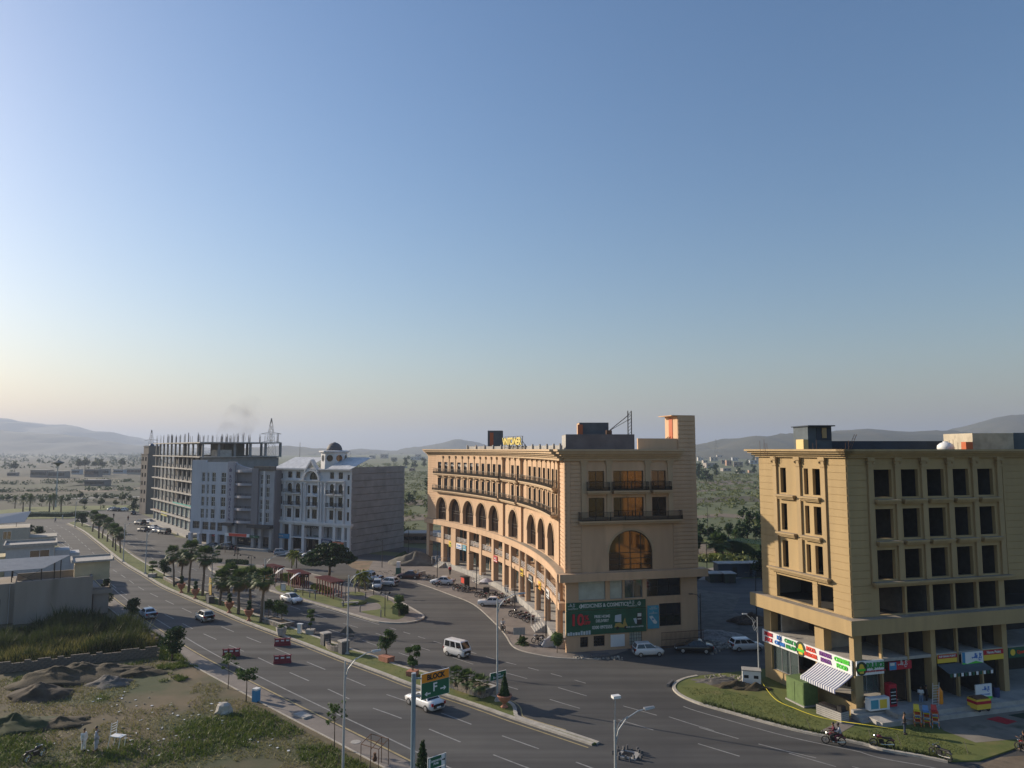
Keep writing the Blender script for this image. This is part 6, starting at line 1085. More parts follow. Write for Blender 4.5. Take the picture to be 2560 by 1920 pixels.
# ================================================================== trees and plants
def mk_tree(seed, kind_):
    rg = random.Random(seed); tr = MB(); cr = MB(); lm = LEAF
    if kind_ == 'round':        # height 1 unit = 1 m at scale 1: 4.2 m tall
        tr.tube([(0, 0, 0), (.05, .02, 1.0), (-.03, .05, 2.0), (0, 0, 2.8)], [.09, .075, .06, .03], 7)
        for k in range(7): a = rg.random() * 6.3; h = rg.uniform(1.5, 2.4); tr.tube([(0, 0, h), (math.cos(a) * .5, math.sin(a) * .5, h + .5), (math.cos(a) * .9, math.sin(a) * .9, h + rg.uniform(.6, 1.2))], [.04, .03, .012], 5)
        for k in range(16): a = rg.random() * 6.3; d = rg.uniform(0, .95); cr.leaves((math.cos(a) * d, math.sin(a) * d, rg.uniform(1.9, 3.6) - d * .3), (.55, .55, .42), 110, .17, .5, .3, rg)
    elif kind_ == 'dense':      # 4 m, dark and bushy
        tr.tube([(0, 0, 0), (0, 0, 1.2), (.1, 0, 2.4)], [.12, .1, .04], 7); lm = LEAFD
        for k in range(5): a = k * 1.3; tr.tube([(0, 0, 1), (math.cos(a) * .6, math.sin(a) * .6, 1.9), (math.cos(a) * 1.0, math.sin(a) * 1.0, 2.5)], [.05, .03, .01], 5)
        for k in range(22): a = rg.random() * 6.3; d = rg.uniform(0, 1.25); cr.leaves((math.cos(a) * d, math.sin(a) * d, rg.uniform(1.3, 3.4) - d * .35), (.62, .62, .5), 100, .2, .5, .2, rg)
    elif kind_ == 'umbrella':   # wide, layered, 6 m
        tr.tube([(0, 0, 0), (.1, .1, 1.3), (0, 0, 2.4), (.1, 0, 3.6)], [.24, .2, .14, .05], 8); lm = LEAFD
        for k in range(9): a = k * .7 + rg.random() * .3; l = rg.uniform(2.4, 4.0); tr.tube([(0, 0, 1.6 + .15 * k), (math.cos(a) * l * .5, math.sin(a) * l * .5, 2.6 + .1 * k), (math.cos(a) * l, math.sin(a) * l, 3.0 + .12 * k)], [.09, .05, .015], 5)
        for k in range(150): a = rg.random() * 6.3; d = math.sqrt(rg.random()) * 4.3; top = 6.0 - .17 * d * d; cr.leaves((math.cos(a) * d, math.sin(a) * d, rg.uniform(2.4 + .12 * d, max(top, 2.9))), (.8, .8, .3), 80, .34, .35, .45, rg)
    elif kind_ == 'conifer':    # 5 m cone
        tr.tube([(0, 0, 0), (0, 0, 2.5), (0, 0, 4.6)], [.13, .08, .02], 7); lm = LEAFD
        for k in range(40): z = .5 + 4.3 * (k / 40) ** .9; a = k * 2.4; d = (1 - z / 5.2) * 1.15 * rg.uniform(.5, 1.1); cr.leaves((math.cos(a) * d, math.sin(a) * d, z), (.5 - z * .06, .5 - z * .06, .38), 60, .2, .4, 0, rg)
    elif kind_ == 'sapling':    # thin, sparse, 4 m
        tr.tube([(0, 0, 0), (.05, 0, 1.4), (-.04, .03, 2.6), (.02, 0, 3.6)], [.05, .04, .03, .012], 6); lm = LEAF
        for k in range(9): a = k * 2.1; h = 1.9 + .2 * k; l = rg.uniform(.35, .85); e = (math.cos(a) * l, math.sin(a) * l, h + rg.uniform(-.05, .4)); tr.tube([(0, 0, h - .1), e], [.02, .008], 4); cr.leaves(e, (.28, .28, .22), 42, .15, .2, 0, rg)
        cr.leaves((0, 0, 3.2), (.5, .5, .5), 120, .15, .3, 0, rg)
    elif kind_ == 'flat':       # small umbrella pine, 3.4 m
        tr.tube([(0, 0, 0), (0, .03, 1.3), (.02, 0, 2.3)], [.06, .05, .03], 6)
        for k in range(7): a = k * .95; l = rg.uniform(.5, .95); tr.tube([(0, 0, 2.0), (math.cos(a) * l, math.sin(a) * l, 2.6)], [.03, .01], 4); cr.leaves((math.cos(a) * l, math.sin(a) * l, 2.6 + rg.uniform(-.3, .25)), (.42, .42, .3), 80, .17, .4, .3, rg)
        cr.leaves((0, 0, 2.75), (.6, .6, .3), 120, .17, .4, .2, rg)
    elif kind_ == 'far':        # 7 m, hazy
        tr.tube([(0, 0, 0), (0, 0, 2.5)], [.2, .12], 5); lm = LEAFH
        for k in range(14): a = rg.random() * 6.3; d = rg.uniform(0, 1.9); cr.leaves((math.cos(a) * d, math.sin(a) * d, rg.uniform(2.0, 6.0) - d * .4), (1.2, 1.2, .9), 34, .55, .5, .2, rg)
    elif kind_ == 'fardark':
        tr.tube([(0, 0, 0), (0, 0, 2.5)], [.2, .12], 5); lm = LEAFD
        for k in range(14): a = rg.random() * 6.3; d = rg.uniform(0, 1.7); cr.leaves((math.cos(a) * d, math.sin(a) * d, rg.uniform(1.2, 6.4) - d * .5), (1.1, 1.1, 1.0), 34, .5, .5, .2, rg)
    return [('trunk', tr.mesh('trunk', TRUNK, True), []), ('crown', cr.mesh('crown', lm), [])]
def mk_palm(seed, h, nf=36, fan=True, fl=1.75, skirt=True, tr0=.17):
    rg = random.Random(seed); tr = MB(); cr = MB(); dk = MB(); N = 10
    tr.tube([(0.02 * math.sin(k), .02 * math.cos(k * 1.3), h * k / N) for k in range(N + 1)], [tr0 * (1.25 - .45 * k / N) * (1 + .12 * (k % 2)) for k in range(N + 1)], 9)
    def frond(mb, a, el, l, droop):
        d = Vector((math.cos(a), math.sin(a), 0)); p0 = Vector((0, 0, h)) + d * .06; st = Vector((0, 0, math.sin(el))) + d * math.cos(el); sd = Vector((-d.y, d.x, 0))
        if fan:
            pe = p0 + st * l * .55; mb.tube([p0, pe], [.016, .01], 3, False); nrm = sd.cross(st).normalized()
            for k in range(11):
                t = (k / 10 - .5) * 2.5; v = st * math.cos(t) + sd * math.sin(t); tip = pe + v * l * .62 * (1 - .18 * abs(t) / 1.25) - Vector((0, 0, droop * .28 * l)); mid = pe + v * l * .34; w = sd * .05 * l * math.cos(t) - st * .05 * l * math.sin(t); mb.add([pe, mid + w, tip, mid - w], [(0, 1, 2, 3)])
        else:
            pts = [p0 + d * l * q * math.cos(el) * (1 - .1 * q) + Vector((0, 0, l * (math.sin(el) * q - droop * q * q))) for q in (0, .2, .4, .6, .8, 1.0)]; mb.tube(pts, [.03, .025, .02, .015, .01, .006], 3, False)
            for i in range(len(pts) - 1):
                for u in (.15, .5, .85):
                    c = pts[i].lerp(pts[i + 1], u); ll = .34 * l * math.sin(math.pi * (.12 + .8 * (i + u) / 5)); t = (pts[i + 1] - pts[i]).normalized()
                    for sg in (-1, 1): e = c + (sd * sg * .8 + t * .55 - Vector((0, 0, .35))) * ll; w = t * .06; mb.add([c - w, c + w, e], [(0, 1, 2)])
    for k in range(nf): a = k * 2.4 + rg.random() * .3; q = k / nf; frond(cr, a, R(82 - 115 * q + rg.uniform(-8, 8)), fl * rg.uniform(.85, 1.12), .25 + .6 * q)
    out = [('trunk', tr.mesh('trunk', PALMT), []), ('crown', cr.mesh('crown', LEAFP), [])]
    if skirt:
        for k in range(12): frond(dk, k * 2.1 + rg.random(), R(-55 + rg.uniform(-20, 15)), fl * rg.uniform(.7, .95), .6)
        out.append(('dead_fronds', dk.mesh('dead_fronds', DEADL), []))
    return out
TP = {k: [mk_tree(s * 7 + i * 13, k) for s in range(2)] for i, k in enumerate(('round', 'dense', 'umbrella', 'conifer', 'sapling', 'flat', 'far', 'fardark'))}
FANS = {h: mk_palm(int(h * 10), h) for h in (3.7, 4.8, 5.8, 6.6)}
def tree(k, px, py, sc, label, name='tree', group=None, v=0, z=0): return inst(TP[k][v % 2], name, label, 'tree', G(px, py, z), rnd.uniform(0, 6.28), group, sc)
# palms of the median, far to near
PALM = [(231, 1329, 4.8, .95), (247, 1346, 4.8, 1.0), (256, 1345, 5.8, .85), (268, 1354, 4.8, .95), (282, 1368, 4.8, .9), (289, 1377, 5.8, .85), (301, 1382, 4.8, .9), (435, 1466, 5.8, .95), (452, 1456, 4.8, .9), (471, 1481, 6.6, 1.05), (506, 1489, 5.8, 1.08), (549, 1513, 3.7, 1.0), (571, 1503, 3.7, 1.1), (596, 1535, 4.8, 1.0), (625, 1513, 3.7, 1.1), (652, 1554, 5.8, 1.0)]
NP = ['farthest palm of the far median clump', 'second palm of the far median clump', 'tallest palm of the far median clump', 'middle palm of the far median clump', 'low palm before the near end of the far clump', 'palm with thick crown near the end of the far clump', 'nearest palm of the far median clump', 'leftmost palm of the middle median clump', 'short palm just right of the leftmost middle one', 'tallest palm on the median', 'palm left of the yellow pillars', 'short palm right of the yellow pillars', 'second palm right of the yellow pillars', 'slim palm before two urns in the right clump', 'palm behind the last urns of the right clump', 'rightmost palm of the median next to a lamp post']
for (px, py, h, sc), lab in zip(PALM, NP): inst(FANS[h], 'fan_palm', lab, 'palm tree', G(px, py, .13), rnd.uniform(0, 6.3), 'fan palms on the median', (sc * rnd.uniform(.85, 1.1), sc * rnd.uniform(.85, 1.1), sc)).rotation_euler.rotate_axis('X', rnd.uniform(-.09, .09))
DATE = mk_palm(91, 5.0, 26, False, 2.4, False, .2)
for px, py, sc, lab in ((37, 1272, .8, 'leftmost'), (57, 1280, .95, 'second'), (74, 1282, 1.05, 'tallest left'), (123, 1282, 1.0, 'first right-hand'), (134, 1275, 1.0, 'middle right-hand'), (152, 1282, 1.0, 'last')): inst(DATE, 'date_palm', f'{lab} hazy date palm on the far roundabout', 'palm tree', G(px, py), rnd.uniform(0, 6), 'date palms on the roundabout', sc)
SHORT = mk_palm(55, 1.0, 26, True, 1.0, False, .14)
for px, py, lab in ((1139, 1717, 'left'), (1167, 1724, 'middle'), (1199, 1737, 'right')): inst(SHORT, 'short_fan_palm', f'{lab} one of three short fan palms in the stone planter', 'palm tree', G(px, py, .75), rnd.uniform(0, 6), 'short palms in the stone planter', 1.0)
SAGO = mk_palm(66, .25, 30, False, 1.0, False, .16)
inst(SAGO, 'sago_palm', 'low spiky sago palm at the near tip of the brick forecourt', 'palm tree', G(1307, 1611), 0, None, 1.05)
YP = mk_palm(77, 2.6, 22, False, 1.5, False, .1)
for pr in YP:
    if pr[0] == 'crown': pr[1].materials.clear(); pr[1].materials.append(LEAFY)
for px, py, lab in ((729, 1420, 'yellow green palm left behind the pergolas'), (741, 1421, 'yellow green palm right behind the pergolas'), (897, 1481, 'feathery palm left beyond the last pergola'), (912, 1478, 'feathery palm right beyond the last pergola')): inst(YP, 'feather_palm', lab, 'palm tree', G(px, py), rnd.uniform(0, 6), 'feather palms in the park', 1.0)
tree('umbrella', 822, 1446, 1.12, 'big dark spreading tree behind the park pergolas', 'spreading_tree')
tree('dense', 410, 1442, .95, 'round dark tree left of the middle palm clump'); tree('dense', 205, 1316, 1.2, 'bushy tree near the far tip of the median')
tree('round', 671, 1545, .72, 'small tree leftmost in the long stone planter', v=1); tree('round', 693, 1551, .78, 'small tree in the middle of the long stone planter'); tree('round', 704, 1560, .85, 'small tree at the right end of the long stone planter', v=1)
tree('round', 966, 1650, .92, 'leafy tree in a small planter on the median right of the lamp')
tree('dense', 430, 1651, 1.05, 'bushy round sapling on the verge left of the road barriers', 'verge_tree'); tree('sapling', 570, 1722, .95, 'thin sparse sapling in front of the left barrier', 'verge_tree'); tree('flat', 615, 1755, .98, 'small flat-topped tree beside the blue white box', 'verge_tree'); tree('sapling', 836, 1870, .95, 'spindly sapling left of the near lamp post', 'verge_tree', v=1); tree('conifer', 1056, 1938, .5, 'dark little conifer behind the direction sign at the bottom', 'verge_tree')
tree('dense', 329, 1550, .85, 'round bushy tree beside the beige house balcony'); tree('conifer', 263, 1514, 1.02, 'tall dark cypress-like tree at the corner of the beige house'); tree('dense', 98, 1352, 1.1, 'dark round tree at the plain beige house garage'); tree('dense', 75, 1335, .75, 'smaller round tree above the garage of the plain beige house'); tree('dense', 108, 1372, .55, 'low shrub under the orange chevron sign', 'shrub')
for px, py, sc, lab in ((211, 1274, .9, 'round roadside tree left of three on the far lawn'), (251, 1273, .85, 'round roadside tree in the middle of the far lawn'), (288, 1271, .65, 'small round tree right on the far lawn'), (333, 1281, 1.2, 'big bushy tree left of the brown tower'), (305, 1262, .9, 'hazy tree behind the parked far cars'), (240, 1256, .8, 'hazy round tree behind the far lawn, left'), (262, 1256, .8, 'hazy round tree behind the far lawn, right'), (200, 1255, .9, 'hazy tree right of the flood mast'), (170, 1262, .7, 'low tree at the foot of the flood mast'), (20, 1258, .7, 'hazy tree at the left edge'), (104, 1266, .7, 'low dark tree between the date palms')): tree('fardark' if sc > 1 else 'far', px, py, sc * .85, lab, 'far_tree', 'trees round the far roundabout')
for px, py, sc, lab in ((196, 1180, 2.2, 'left'), (212, 1180, 2.4, 'second'), (240, 1180, 2.3, 'third'), (252, 1181, 2.2, 'right'), (305, 1176, 2.2, 'far right'), (36, 1186, 2.0, 'far left')): tree('far', px, py, sc, f'{lab} faint tall tree of the row in the hazy plain', 'far_tree', 'faint trees in the hazy plain')
for i, (px, py, sc, lab) in enumerate([(1015, 1168, 2.4, 'round tree below the hills in the middle gap'), (1036, 1170, 2.2, 'dark tree beside the white walled house'), (1060, 1168, 2.0, 'tree touching the left edge of the curved building'), (1025, 1262, 1.2, 'lone bush on the ploughed field'), (1075, 1250, 1.8, 'wide tree beside the curved building edge'), (985, 1156, 1.6, 'small dark tree above the concrete flank'), (1745, 1200, 2.4, 'dark tree clump at the edge of the curved building'), (1766, 1205, 2.2, 'dark tree right of the clump on the slope'), (1790, 1192, 1.8, 'tree below the wide grey house'), (1848, 1186, 1.6, 'tree left of the low white house'), (1885, 1158, 2.6, 'big dark tree against the right hill'), (1868, 1165, 1.8, 'dark tree before the right hill'), (1885, 1184, 1.5, 'small tree by the brick house')]): tree('fardark', px, py, sc, lab, 'far_tree', 'trees around the village', i)
for i, (px, py, sc, lab) in enumerate([(1822, 1345, 1.15, 'tall dark green tree in the gap, left'), (1846, 1352, 1.0, 'round tree in the gap, middle'), (1868, 1346, 1.3, 'tall tree in the gap, right'), (1890, 1352, 1.1, 'dark tree against the corner building'), (1905, 1350, 1.2, 'last tree hidden by the corner building'), (1752, 1346, 1.0, 'small tree at the edge of the curved building'), (1780, 1347, .9, 'thin tree beside the lamp pole in the gap'), (1796, 1350, .8, 'small tree on the far lawn strip')]): tree('fardark' if i % 3 else 'dense', px, py, sc, lab, 'far_tree', 'trees in the gap between the buildings', i)
for px, py in ((1790, 1384), (1797, 1386), (1804, 1384)): inst(SHORT, 'short_fan_palm', f'{["left", "middle", "right"][(px - 1790) // 7]} one of three tiny palms on the island in the gap', 'palm tree', G(px, py), rnd.uniform(0, 6), 'tiny palms in the gap', 2.4)
inst(DATE, 'date_palm', 'bushy palm behind the hedge in the gap', 'palm tree', G(1840, 1372), 0, None, .7)
tree('dense', 1905, 1448, 1.5, 'dark tree beside the blue container'); tree('dense', 1745, 1385, 1.3, 'dark round tree at the edge of the curved building, low')
# wide scrub of the middle distance: uncountable
sc_ = MB(); rg = random.Random(3)
for (poly, n, s0, s1) in (([(1735, 1186), (1990, 1186), (1990, 1335), (1735, 1335)], 950, .35, 1.2), ([(1000, 1180), (1100, 1178), (1100, 1340), (1000, 1340)], 480, .35, 1.2), ([(690, 1168), (1000, 1160), (1000, 1180), (690, 1190)], 160, 1.0, 3.0), ([(1740, 1392), (1940, 1398), (1930, 1412), (1740, 1404)], 60, .5, 1.1)):
    for p in scatter([G(*q)[:2] for q in poly], n, 0, rg): s = rg.uniform(s0, s1) * (1 if rg.random() < .8 else 1.7); sc_.leaves((p[0], p[1], s * .4), (s * 1.3, s * 1.3, s * .8), 26, s * .5, .5, .2, rg)
kind(sc_.build('scrub', leafmat('scrub_leaf', (.07, .10, .028), (.19, .20, .06))), 'stuff')
fw = MB()
for p in scatter([G(*q)[:2] for q in [(-200, 1178), (330, 1170), (700, 1146), (600, 1131), (-200, 1132)]], 1500, 0, rg): s = rg.uniform(3, 8); fw.leaves((p[0], p[1], s * .5), (s * 1.6, s * 1.2, s * .8), 14, s * .55, .5, .2, rg)
for p in scatter([G(*q)[:2] for q in [(700, 1140), (1260, 1138), (1260, 1129), (700, 1131)]], 300, 0, rg): s = rg.uniform(3, 7); fw.leaves((p[0], p[1], s * .5), (s * 1.6, s * 1.2, s * .8), 14, s * .55, .5, .2, rg)
for p in scatter([G(*q)[:2] for q in [(1735, 1150), (2000, 1150), (2000, 1130), (1735, 1133)]], 220, 0, rg): s = rg.uniform(2.5, 6); fw.leaves((p[0], p[1], s * .5), (s * 1.6, s * 1.2, s * .8), 14, s * .55, .5, .2, rg)
for poly, nn in (([(-30, 1252), (330, 1246), (330, 1240), (-30, 1245)], 60), ([(-30, 1214), (390, 1206), (390, 1200), (-30, 1206)], 90), ([(-30, 1232), (390, 1226), (390, 1222), (-30, 1228)], 60)):
    for p in scatter([G(*q)[:2] for q in poly], nn, 0, rg): s = rg.uniform(.8, 2.2); fw.leaves((p[0], p[1], s * .5), (s * 1.8, s * 1.2, s * .8), 16, s * .55, .5, .2, rg)
kind(fw.build('far_wood', LEAFH), 'stuff')
# hedges and clipped shapes
def hedge(name, label, pts, w, h, m, n=900, z=.13, cat='hedge'):
    t = thing(name, label, cat, Vector((pts[0].x, pts[0].y, 0))); b = MB(); c = MB(); rg = random.Random(len(label))
    P = [p - pts[0] for p in pts]; L = sum((P[i + 1] - P[i]).length for i in range(len(P) - 1))
    ribbon(b, [Vector((p.x, p.y, 0)) for p in P], w / 2 - .06, -w / 2 + .06, z, z + h - .06); b.build('core', m, t)
    for i in range(n):
        q = rg.random() * L; k = 0
        while k < len(P) - 2 and q > (P[k + 1] - P[k]).length: q -= (P[k + 1] - P[k]).length; k += 1
        d = (P[k + 1] - P[k]); p = P[k] + d * (q / max(d.length, 1e-3)); sd = Vector((-d.y, d.x, 0)).normalized(); r_ = rg.random()
        if r_ < .5: o, zz = rg.uniform(-w / 2, w / 2), h
        else: o, zz = rg.choice((-1, 1)) * w / 2, rg.random() * h
        c.leaves((p.x + sd.x * o, p.y + sd.y * o, z + zz), (.06, .06, .06), 1, .16, .5, 0, rg)
    c.build('leaves', m, t); return t
hedge('hedge', 'long yellow green hedge in front of the middle pergola', [G(712, 1449), G(733, 1455), G(745, 1462)], 2.2, 1.1, LEAFY); hedge('hedge', 'bright yellow low hedge at the foot of the last pergola', [G(783, 1473), G(808, 1480), G(823, 1486)], 1.1, .8, LEAFY, 600); hedge('hedge', 'dark trimmed hedge at the back left of the park', [G(567, 1410), G(600, 1411), G(617, 1413)], 1.2, .8, LEAFD, 600); hedge('hedge', 'short dark hedge near the left park tip', [G(535, 1407), G(551, 1408)], 1.2, .7, LEAFD, 300); hedge('hedge', 'dark square hedge under the drum topiary at the park tip', [G(988, 1539), G(1014, 1534)], 1.6, 1.1, LEAFD, 700); hedge('hedge', 'yellow hedge left beside the first pergola', [G(665, 1446), G(680, 1450)], 1.4, .8, LEAFY, 300)
hedge('hedge', 'wide brown green hedge mass in the gap between the buildings', [G(1830, 1378), G(1870, 1385), G(1920, 1392)], 6, 3.0, LEAFD, 900, 0); hedge('hedge', 'low clipped hedge with yellow rim in the gap', [G(1776, 1396), G(1806, 1398)], 3, 1.0, LEAFY, 300, 0)
for i, (p0, p1, lab) in enumerate((((60, 1291), (120, 1289), 'left'), ((120, 1290), (180, 1291), 'middle'), ((180, 1290), (218, 1288), 'right'))): hedge('hedge', f'{lab} dark bushy bed of the far roundabout', [G(*p0), G(*p1)], 7, 1.2, LEAFD, 700, .1)
def topiary(name, label, px, py, pads, stems, z=.13, sc=1.0, pot=True):
    t = thing(name, label, 'topiary', G(px, py, z), rnd.uniform(-.4, .4), None, sc); b = MB()
    for s in stems: b.tube(s, [.045] * (len(s) - 1) + [.03], 6)
    b.build('stem', TRUNK, t)
    for (x, y, zz, r_, h) in pads:
        c = MB(); c.lathe([(r_ * .55, -h * .5), (r_ * .92, -h * .3), (r_ * .95, h * .25), (r_ * .6, h * .48), (.02, h * .5)], 12, (x, y, zz)); rg = random.Random(int(zz * 100))
        for i in range(170): a = rg.random() * 6.3; q = rg.random(); rr = r_ * (1 if q < .6 else rg.random()); z2 = rg.uniform(-h / 2, h / 2) if q < .6 else h / 2; c.leaves((x + math.cos(a) * rr, y + math.sin(a) * rr, zz + z2), (.05, .05, .05), 1, .14, .5, 0, rg)
        c.build('leaf_pad', LEAF, t)
    if pot: p = MB(); p.cbox((0, 0, 0), (1.0, 1.0, .5), 0, 1.06); p.build('planter', TERRA if pot == 'terra' else STONEL, t)
    return t
topiary('topiary_tree', 'tall thin pad topiary left of the white bollard box', 776, 1583, [(0, 0, 2.75, .42, .4), (-.1, .1, 2.15, .42, .22), (.25, 0, 1.75, .22, .25), (-.05, 0, 1.15, .2, .2)], [[(0, 0, 0), (0, 0, 1.2), (0, 0, 2.6)], [(0, 0, 1.2), (.25, 0, 1.7)]], pot='stone'); topiary('topiary_tree', 'cloud-pruned topiary with paired pads above the block sign', 1031, 1688, [(-.45, 0, 2.55, .36, .42), (.45, 0, 2.8, .42, .45), (.5, 0, 2.2, .3, .3), (-.2, 0, 1.75, .26, .3), (.02, 0, 1.3, .5, .45)], [[(0, 0, 0), (-.08, 0, 1.2), (-.2, 0, 1.7), (-.45, 0, 2.4)], [(.06, 0, 0), (.1, 0, 1.2), (.45, 0, 1.9), (.45, 0, 2.6)]], pot='terra'); topiary('topiary_tree', 'small pad topiary at the left start of the middle clump', 381, 1442, [(0, 0, 2.1, .5, .35), (.1, 0, 1.5, .5, .25), (-.1, 0, 1.0, .4, .2)], [[(0, 0, 0), (0, 0, 2.0)]], sc=1.25, pot='stone'); topiary('topiary_tree', 'tiered drum topiary on the park tip', 997, 1542, [(0, 0, 2.5, .72, .9), (0, 0, 1.75, .6, .3), (0, 0, 1.3, .5, .3)], [[(0, 0, 0), (0, 0, 2.3)], [(.15, 0, 0), (.1, 0, 1.4)]], pot=False); topiary('topiary_tree', 'pad topiary on the back lawn of the park near the apartment block', 544, 1399, [(0, 0, 2.6, .6, .7), (0, 0, 1.7, .5, .3), (.1, 0, 1.1, .4, .25)], [[(0, 0, 0), (0, 0, 2.4)]], pot=False); topiary('topiary_tree', 'round clipped bush on a short stem at the near corner of the curved building', 1393, 1632, [(0, 0, 1.75, .72, 1.0), (.1, 0, 1.05, .4, .35)], [[(0, 0, 0), (0, 0, 1.5)]], pot=False, z=0); topiary('topiary_tree', 'flat pad topiary between the pergolas', 757, 1465, [(0, 0, 2.2, .9, .35), (.3, 0, 1.7, .6, .3)], [[(0, 0, 0), (0, 0, 2.1)]], pot=False)
# terracotta urns
URN = [(.34, 0), (.36, .08), (.16, .2), (.14, .34), (.26, .46), (.5, .66), (.62, .9), (.66, 1.0), (.72, 1.04), (.72, 1.12), (.58, 1.12), (.55, 1.0)]
u = thing('urn_planter', 'large terracotta urn with a tall dark cone bush at the median tip', 'planter', G(1261, 1768, .13)); MB().lathe(URN, 18).build('urn', TERRA, u, True); c = MB(); c.lathe([(.42, 1.0), (.4, 1.3), (.2, 2.3), (.04, 3.05)], 12); rg = random.Random(5)
for i in range(700): q = rg.random(); a = rg.random() * 6.3; rr = .46 * (1 - q) + .03; c.leaves((math.cos(a) * rr, math.sin(a) * rr, 1.0 + 2.05 * q), (.04, .04, .05), 1, .12, .5, 0, rg)
c.build('cone_bush', LEAFD, u)
for px, py, lab in ((453, 1482, 'left of the tallest palm'), (488, 1497, 'left of the yellow pillars'), (573, 1532, 'between the palms of the right clump'), (622, 1552, 'nearest of the row, beside the rightmost palm')):
    u = thing('urn_planter', f'terracotta urn with two clipped balls {lab}', 'planter', G(px, py, .13), 0, 'ball topiary urns on the median'); MB().lathe([(r_ * .95, h * 1.35) for r_, h in URN], 14).build('urn', TERRA, u, True)
    for z_, r_ in ((1.85, .36), (2.5, .3)): c = MB(); c.lathe([(r_ * math.cos(a), z_ + r_ * math.sin(a)) for a in [-1.4, -.8, -.3, .3, .8, 1.4]], 10); c.leaves((0, 0, z_), (r_, r_, r_), 120, .13, .95, 0, rg); c.build('ball', LEAFD, u)
# grass: verges, tall grass plot, tufts on the field
tg = MB(); rg = random.Random(11); TGP = [G(*q)[:2] for q in [(-20, 1600), (60, 1572), (228, 1545), (318, 1556), (392, 1612), (300, 1632), (140, 1650), (-20, 1668)]]
[tg.blades([p], .55 + 1.5 * max(0, .45 + mnoise.fractal(Vector((p[0] * .22, p[1] * .22, 1)), .8, 2.1, 4)), .08, .3, rg) for p in scatter(TGP, 15000, 0, rg)]; kind(tg.build('tall_grass', GRASSD), 'stuff')
tg = MB(); tg.blades(scatter([G(*q)[:2] for q in [(-20, 1645), (160, 1610), (388, 1600), (388, 1618), (140, 1652), (-20, 1672)]], 5200, 0, rg), 1.1, .08, .3, rg); kind(tg.build('dry_tall_grass', GRASSY), 'stuff')
FP = [G(*q)[:2] for q in [(-30, 1700), (330, 1660), (400, 1640), (440, 1648), (560, 1722), (650, 1770), (760, 1828), (900, 1905), (960, 1960), (-30, 1960)]]
def fn(p, s=.09, o=0): return mnoise.fractal(Vector((p[0] * s + o, p[1] * s * .8, 3.7)), .8, 2.1, 5)
gm, gy, gs_ = MB(), MB(), MB()
for p in scatter(FP, 46000, 0, rg):
    q = fn(p) + (.22 if p[1] < 60 + p[0] * -.06 else 0) - (.15 if p[0] < -30 and p[1] > 66 else 0)
    if q > .12 + .18 * rg.random(): gm.blades([p], .16 + .3 * min(1, q), .045, .6, rg)
    elif q > -.25 and rg.random() < .5: gy.blades([p], .12 + .1 * rg.random(), .035, .7, rg)
for p in scatter([G(*q)[:2] for q in [(365, 1705), (395, 1665), (470, 1655), (535, 1690), (470, 1705)]], 4000, 0, rg):
    if fn(p, .3) > .02: gm.blades([p], .3, .05, .6, rg)
for p in scatter([G(*q)[:2] for q in [(325, 1556), (400, 1590), (470, 1655), (400, 1650), (392, 1612)]], 2600, 0, rg): gm.blades([p], .35, .05, .5, rg)
kind(gm.build('meadow_grass', GRASSB), 'stuff'); kind(gy.build('dry_grass', GRASSY), 'stuff')
gm = MB()
for p in ([(1700, 1720), (1800, 1725), (1950, 1760), (2080, 1820), (1960, 1812), (1760, 1760)], [(2110, 1832), (2300, 1820), (2440, 1890), (2330, 1890), (2180, 1858)]): gm.blades(scatter([G(*q)[:2] for q in p], 2600, .11, rg), .05, .04, .9, rg)
kind(gm.build('lawn_grass', GRASSL), 'stuff')
gm = MB()
for a, b_ in zip(LK[20:-1], LK[21:]): gm.blades([(a.x + (b_.x - a.x) * rg.random() + rg.uniform(0, .5) * .3, a.y + (b_.y - a.y) * rg.random() + rg.uniform(.1, .6), .1) for _ in range(50)], .3, .04, .4, rg)
kind(gm.build('kerb_grass', GRASSD), 'stuff')
gm = MB(); pts = scatter([(p.x, p.y) for p in isl], 7000, .13, rg); gm.blades(pts, .07, .03, .7, rg); kind(gm.build('median_grass', GRASSL), 'stuff')
# ================================================================== street furniture
def lamp_post(label, px, py, h=9.2, rz=0, flood=False, group='tall street lamps along the boulevard', base=True):
    t = thing('street_lamp', label, 'street lamp', G(px, py, .13), rz, group); b = MB(); b.tube([(0, 0, 0), (0, 0, h * .5), (0, 0, h)], [.11, .09, .07], 8); b.build('pole', POLE, t)
    b = MB(); b.tube([(0, 0, h - 1.5), (.25, 0, h - .6), (.8, 0, h), (1.6, 0, h + .35), (2.2, 0, h + .42)], [.045, .045, .04, .035, .03], 6); b.tube([(0, 0, h - .9), (.3, 0, h - .2), (.9, 0, h + .12)], .025, 5); b.build('arm', POLE, t)
    b = MB(); b.hexa([(2.05, -.14, h + .36), (2.75, -.1, h + .42), (2.75, .1, h + .42), (2.05, .14, h + .36), (2.05, -.1, h + .5), (2.75, -.07, h + .52), (2.75, .07, h + .52), (2.05, .1, h + .5)]); b.build('lamp_head', STEEL, t)
    if flood: b = MB(); b.tube([(0, 0, h), (.05, 0, h + 1.3)], .03, 5); fo = b.build('stub', POLE, t); MB().cbox((.1, 0, h + 1.3), (.5, .35, .16)).build('flood_head', WHITEM, fo)
    if base: MB().cbox((0, 0, 0), (.5, .5, .25), 0, .6).build('base', CONCL, t)
    return t
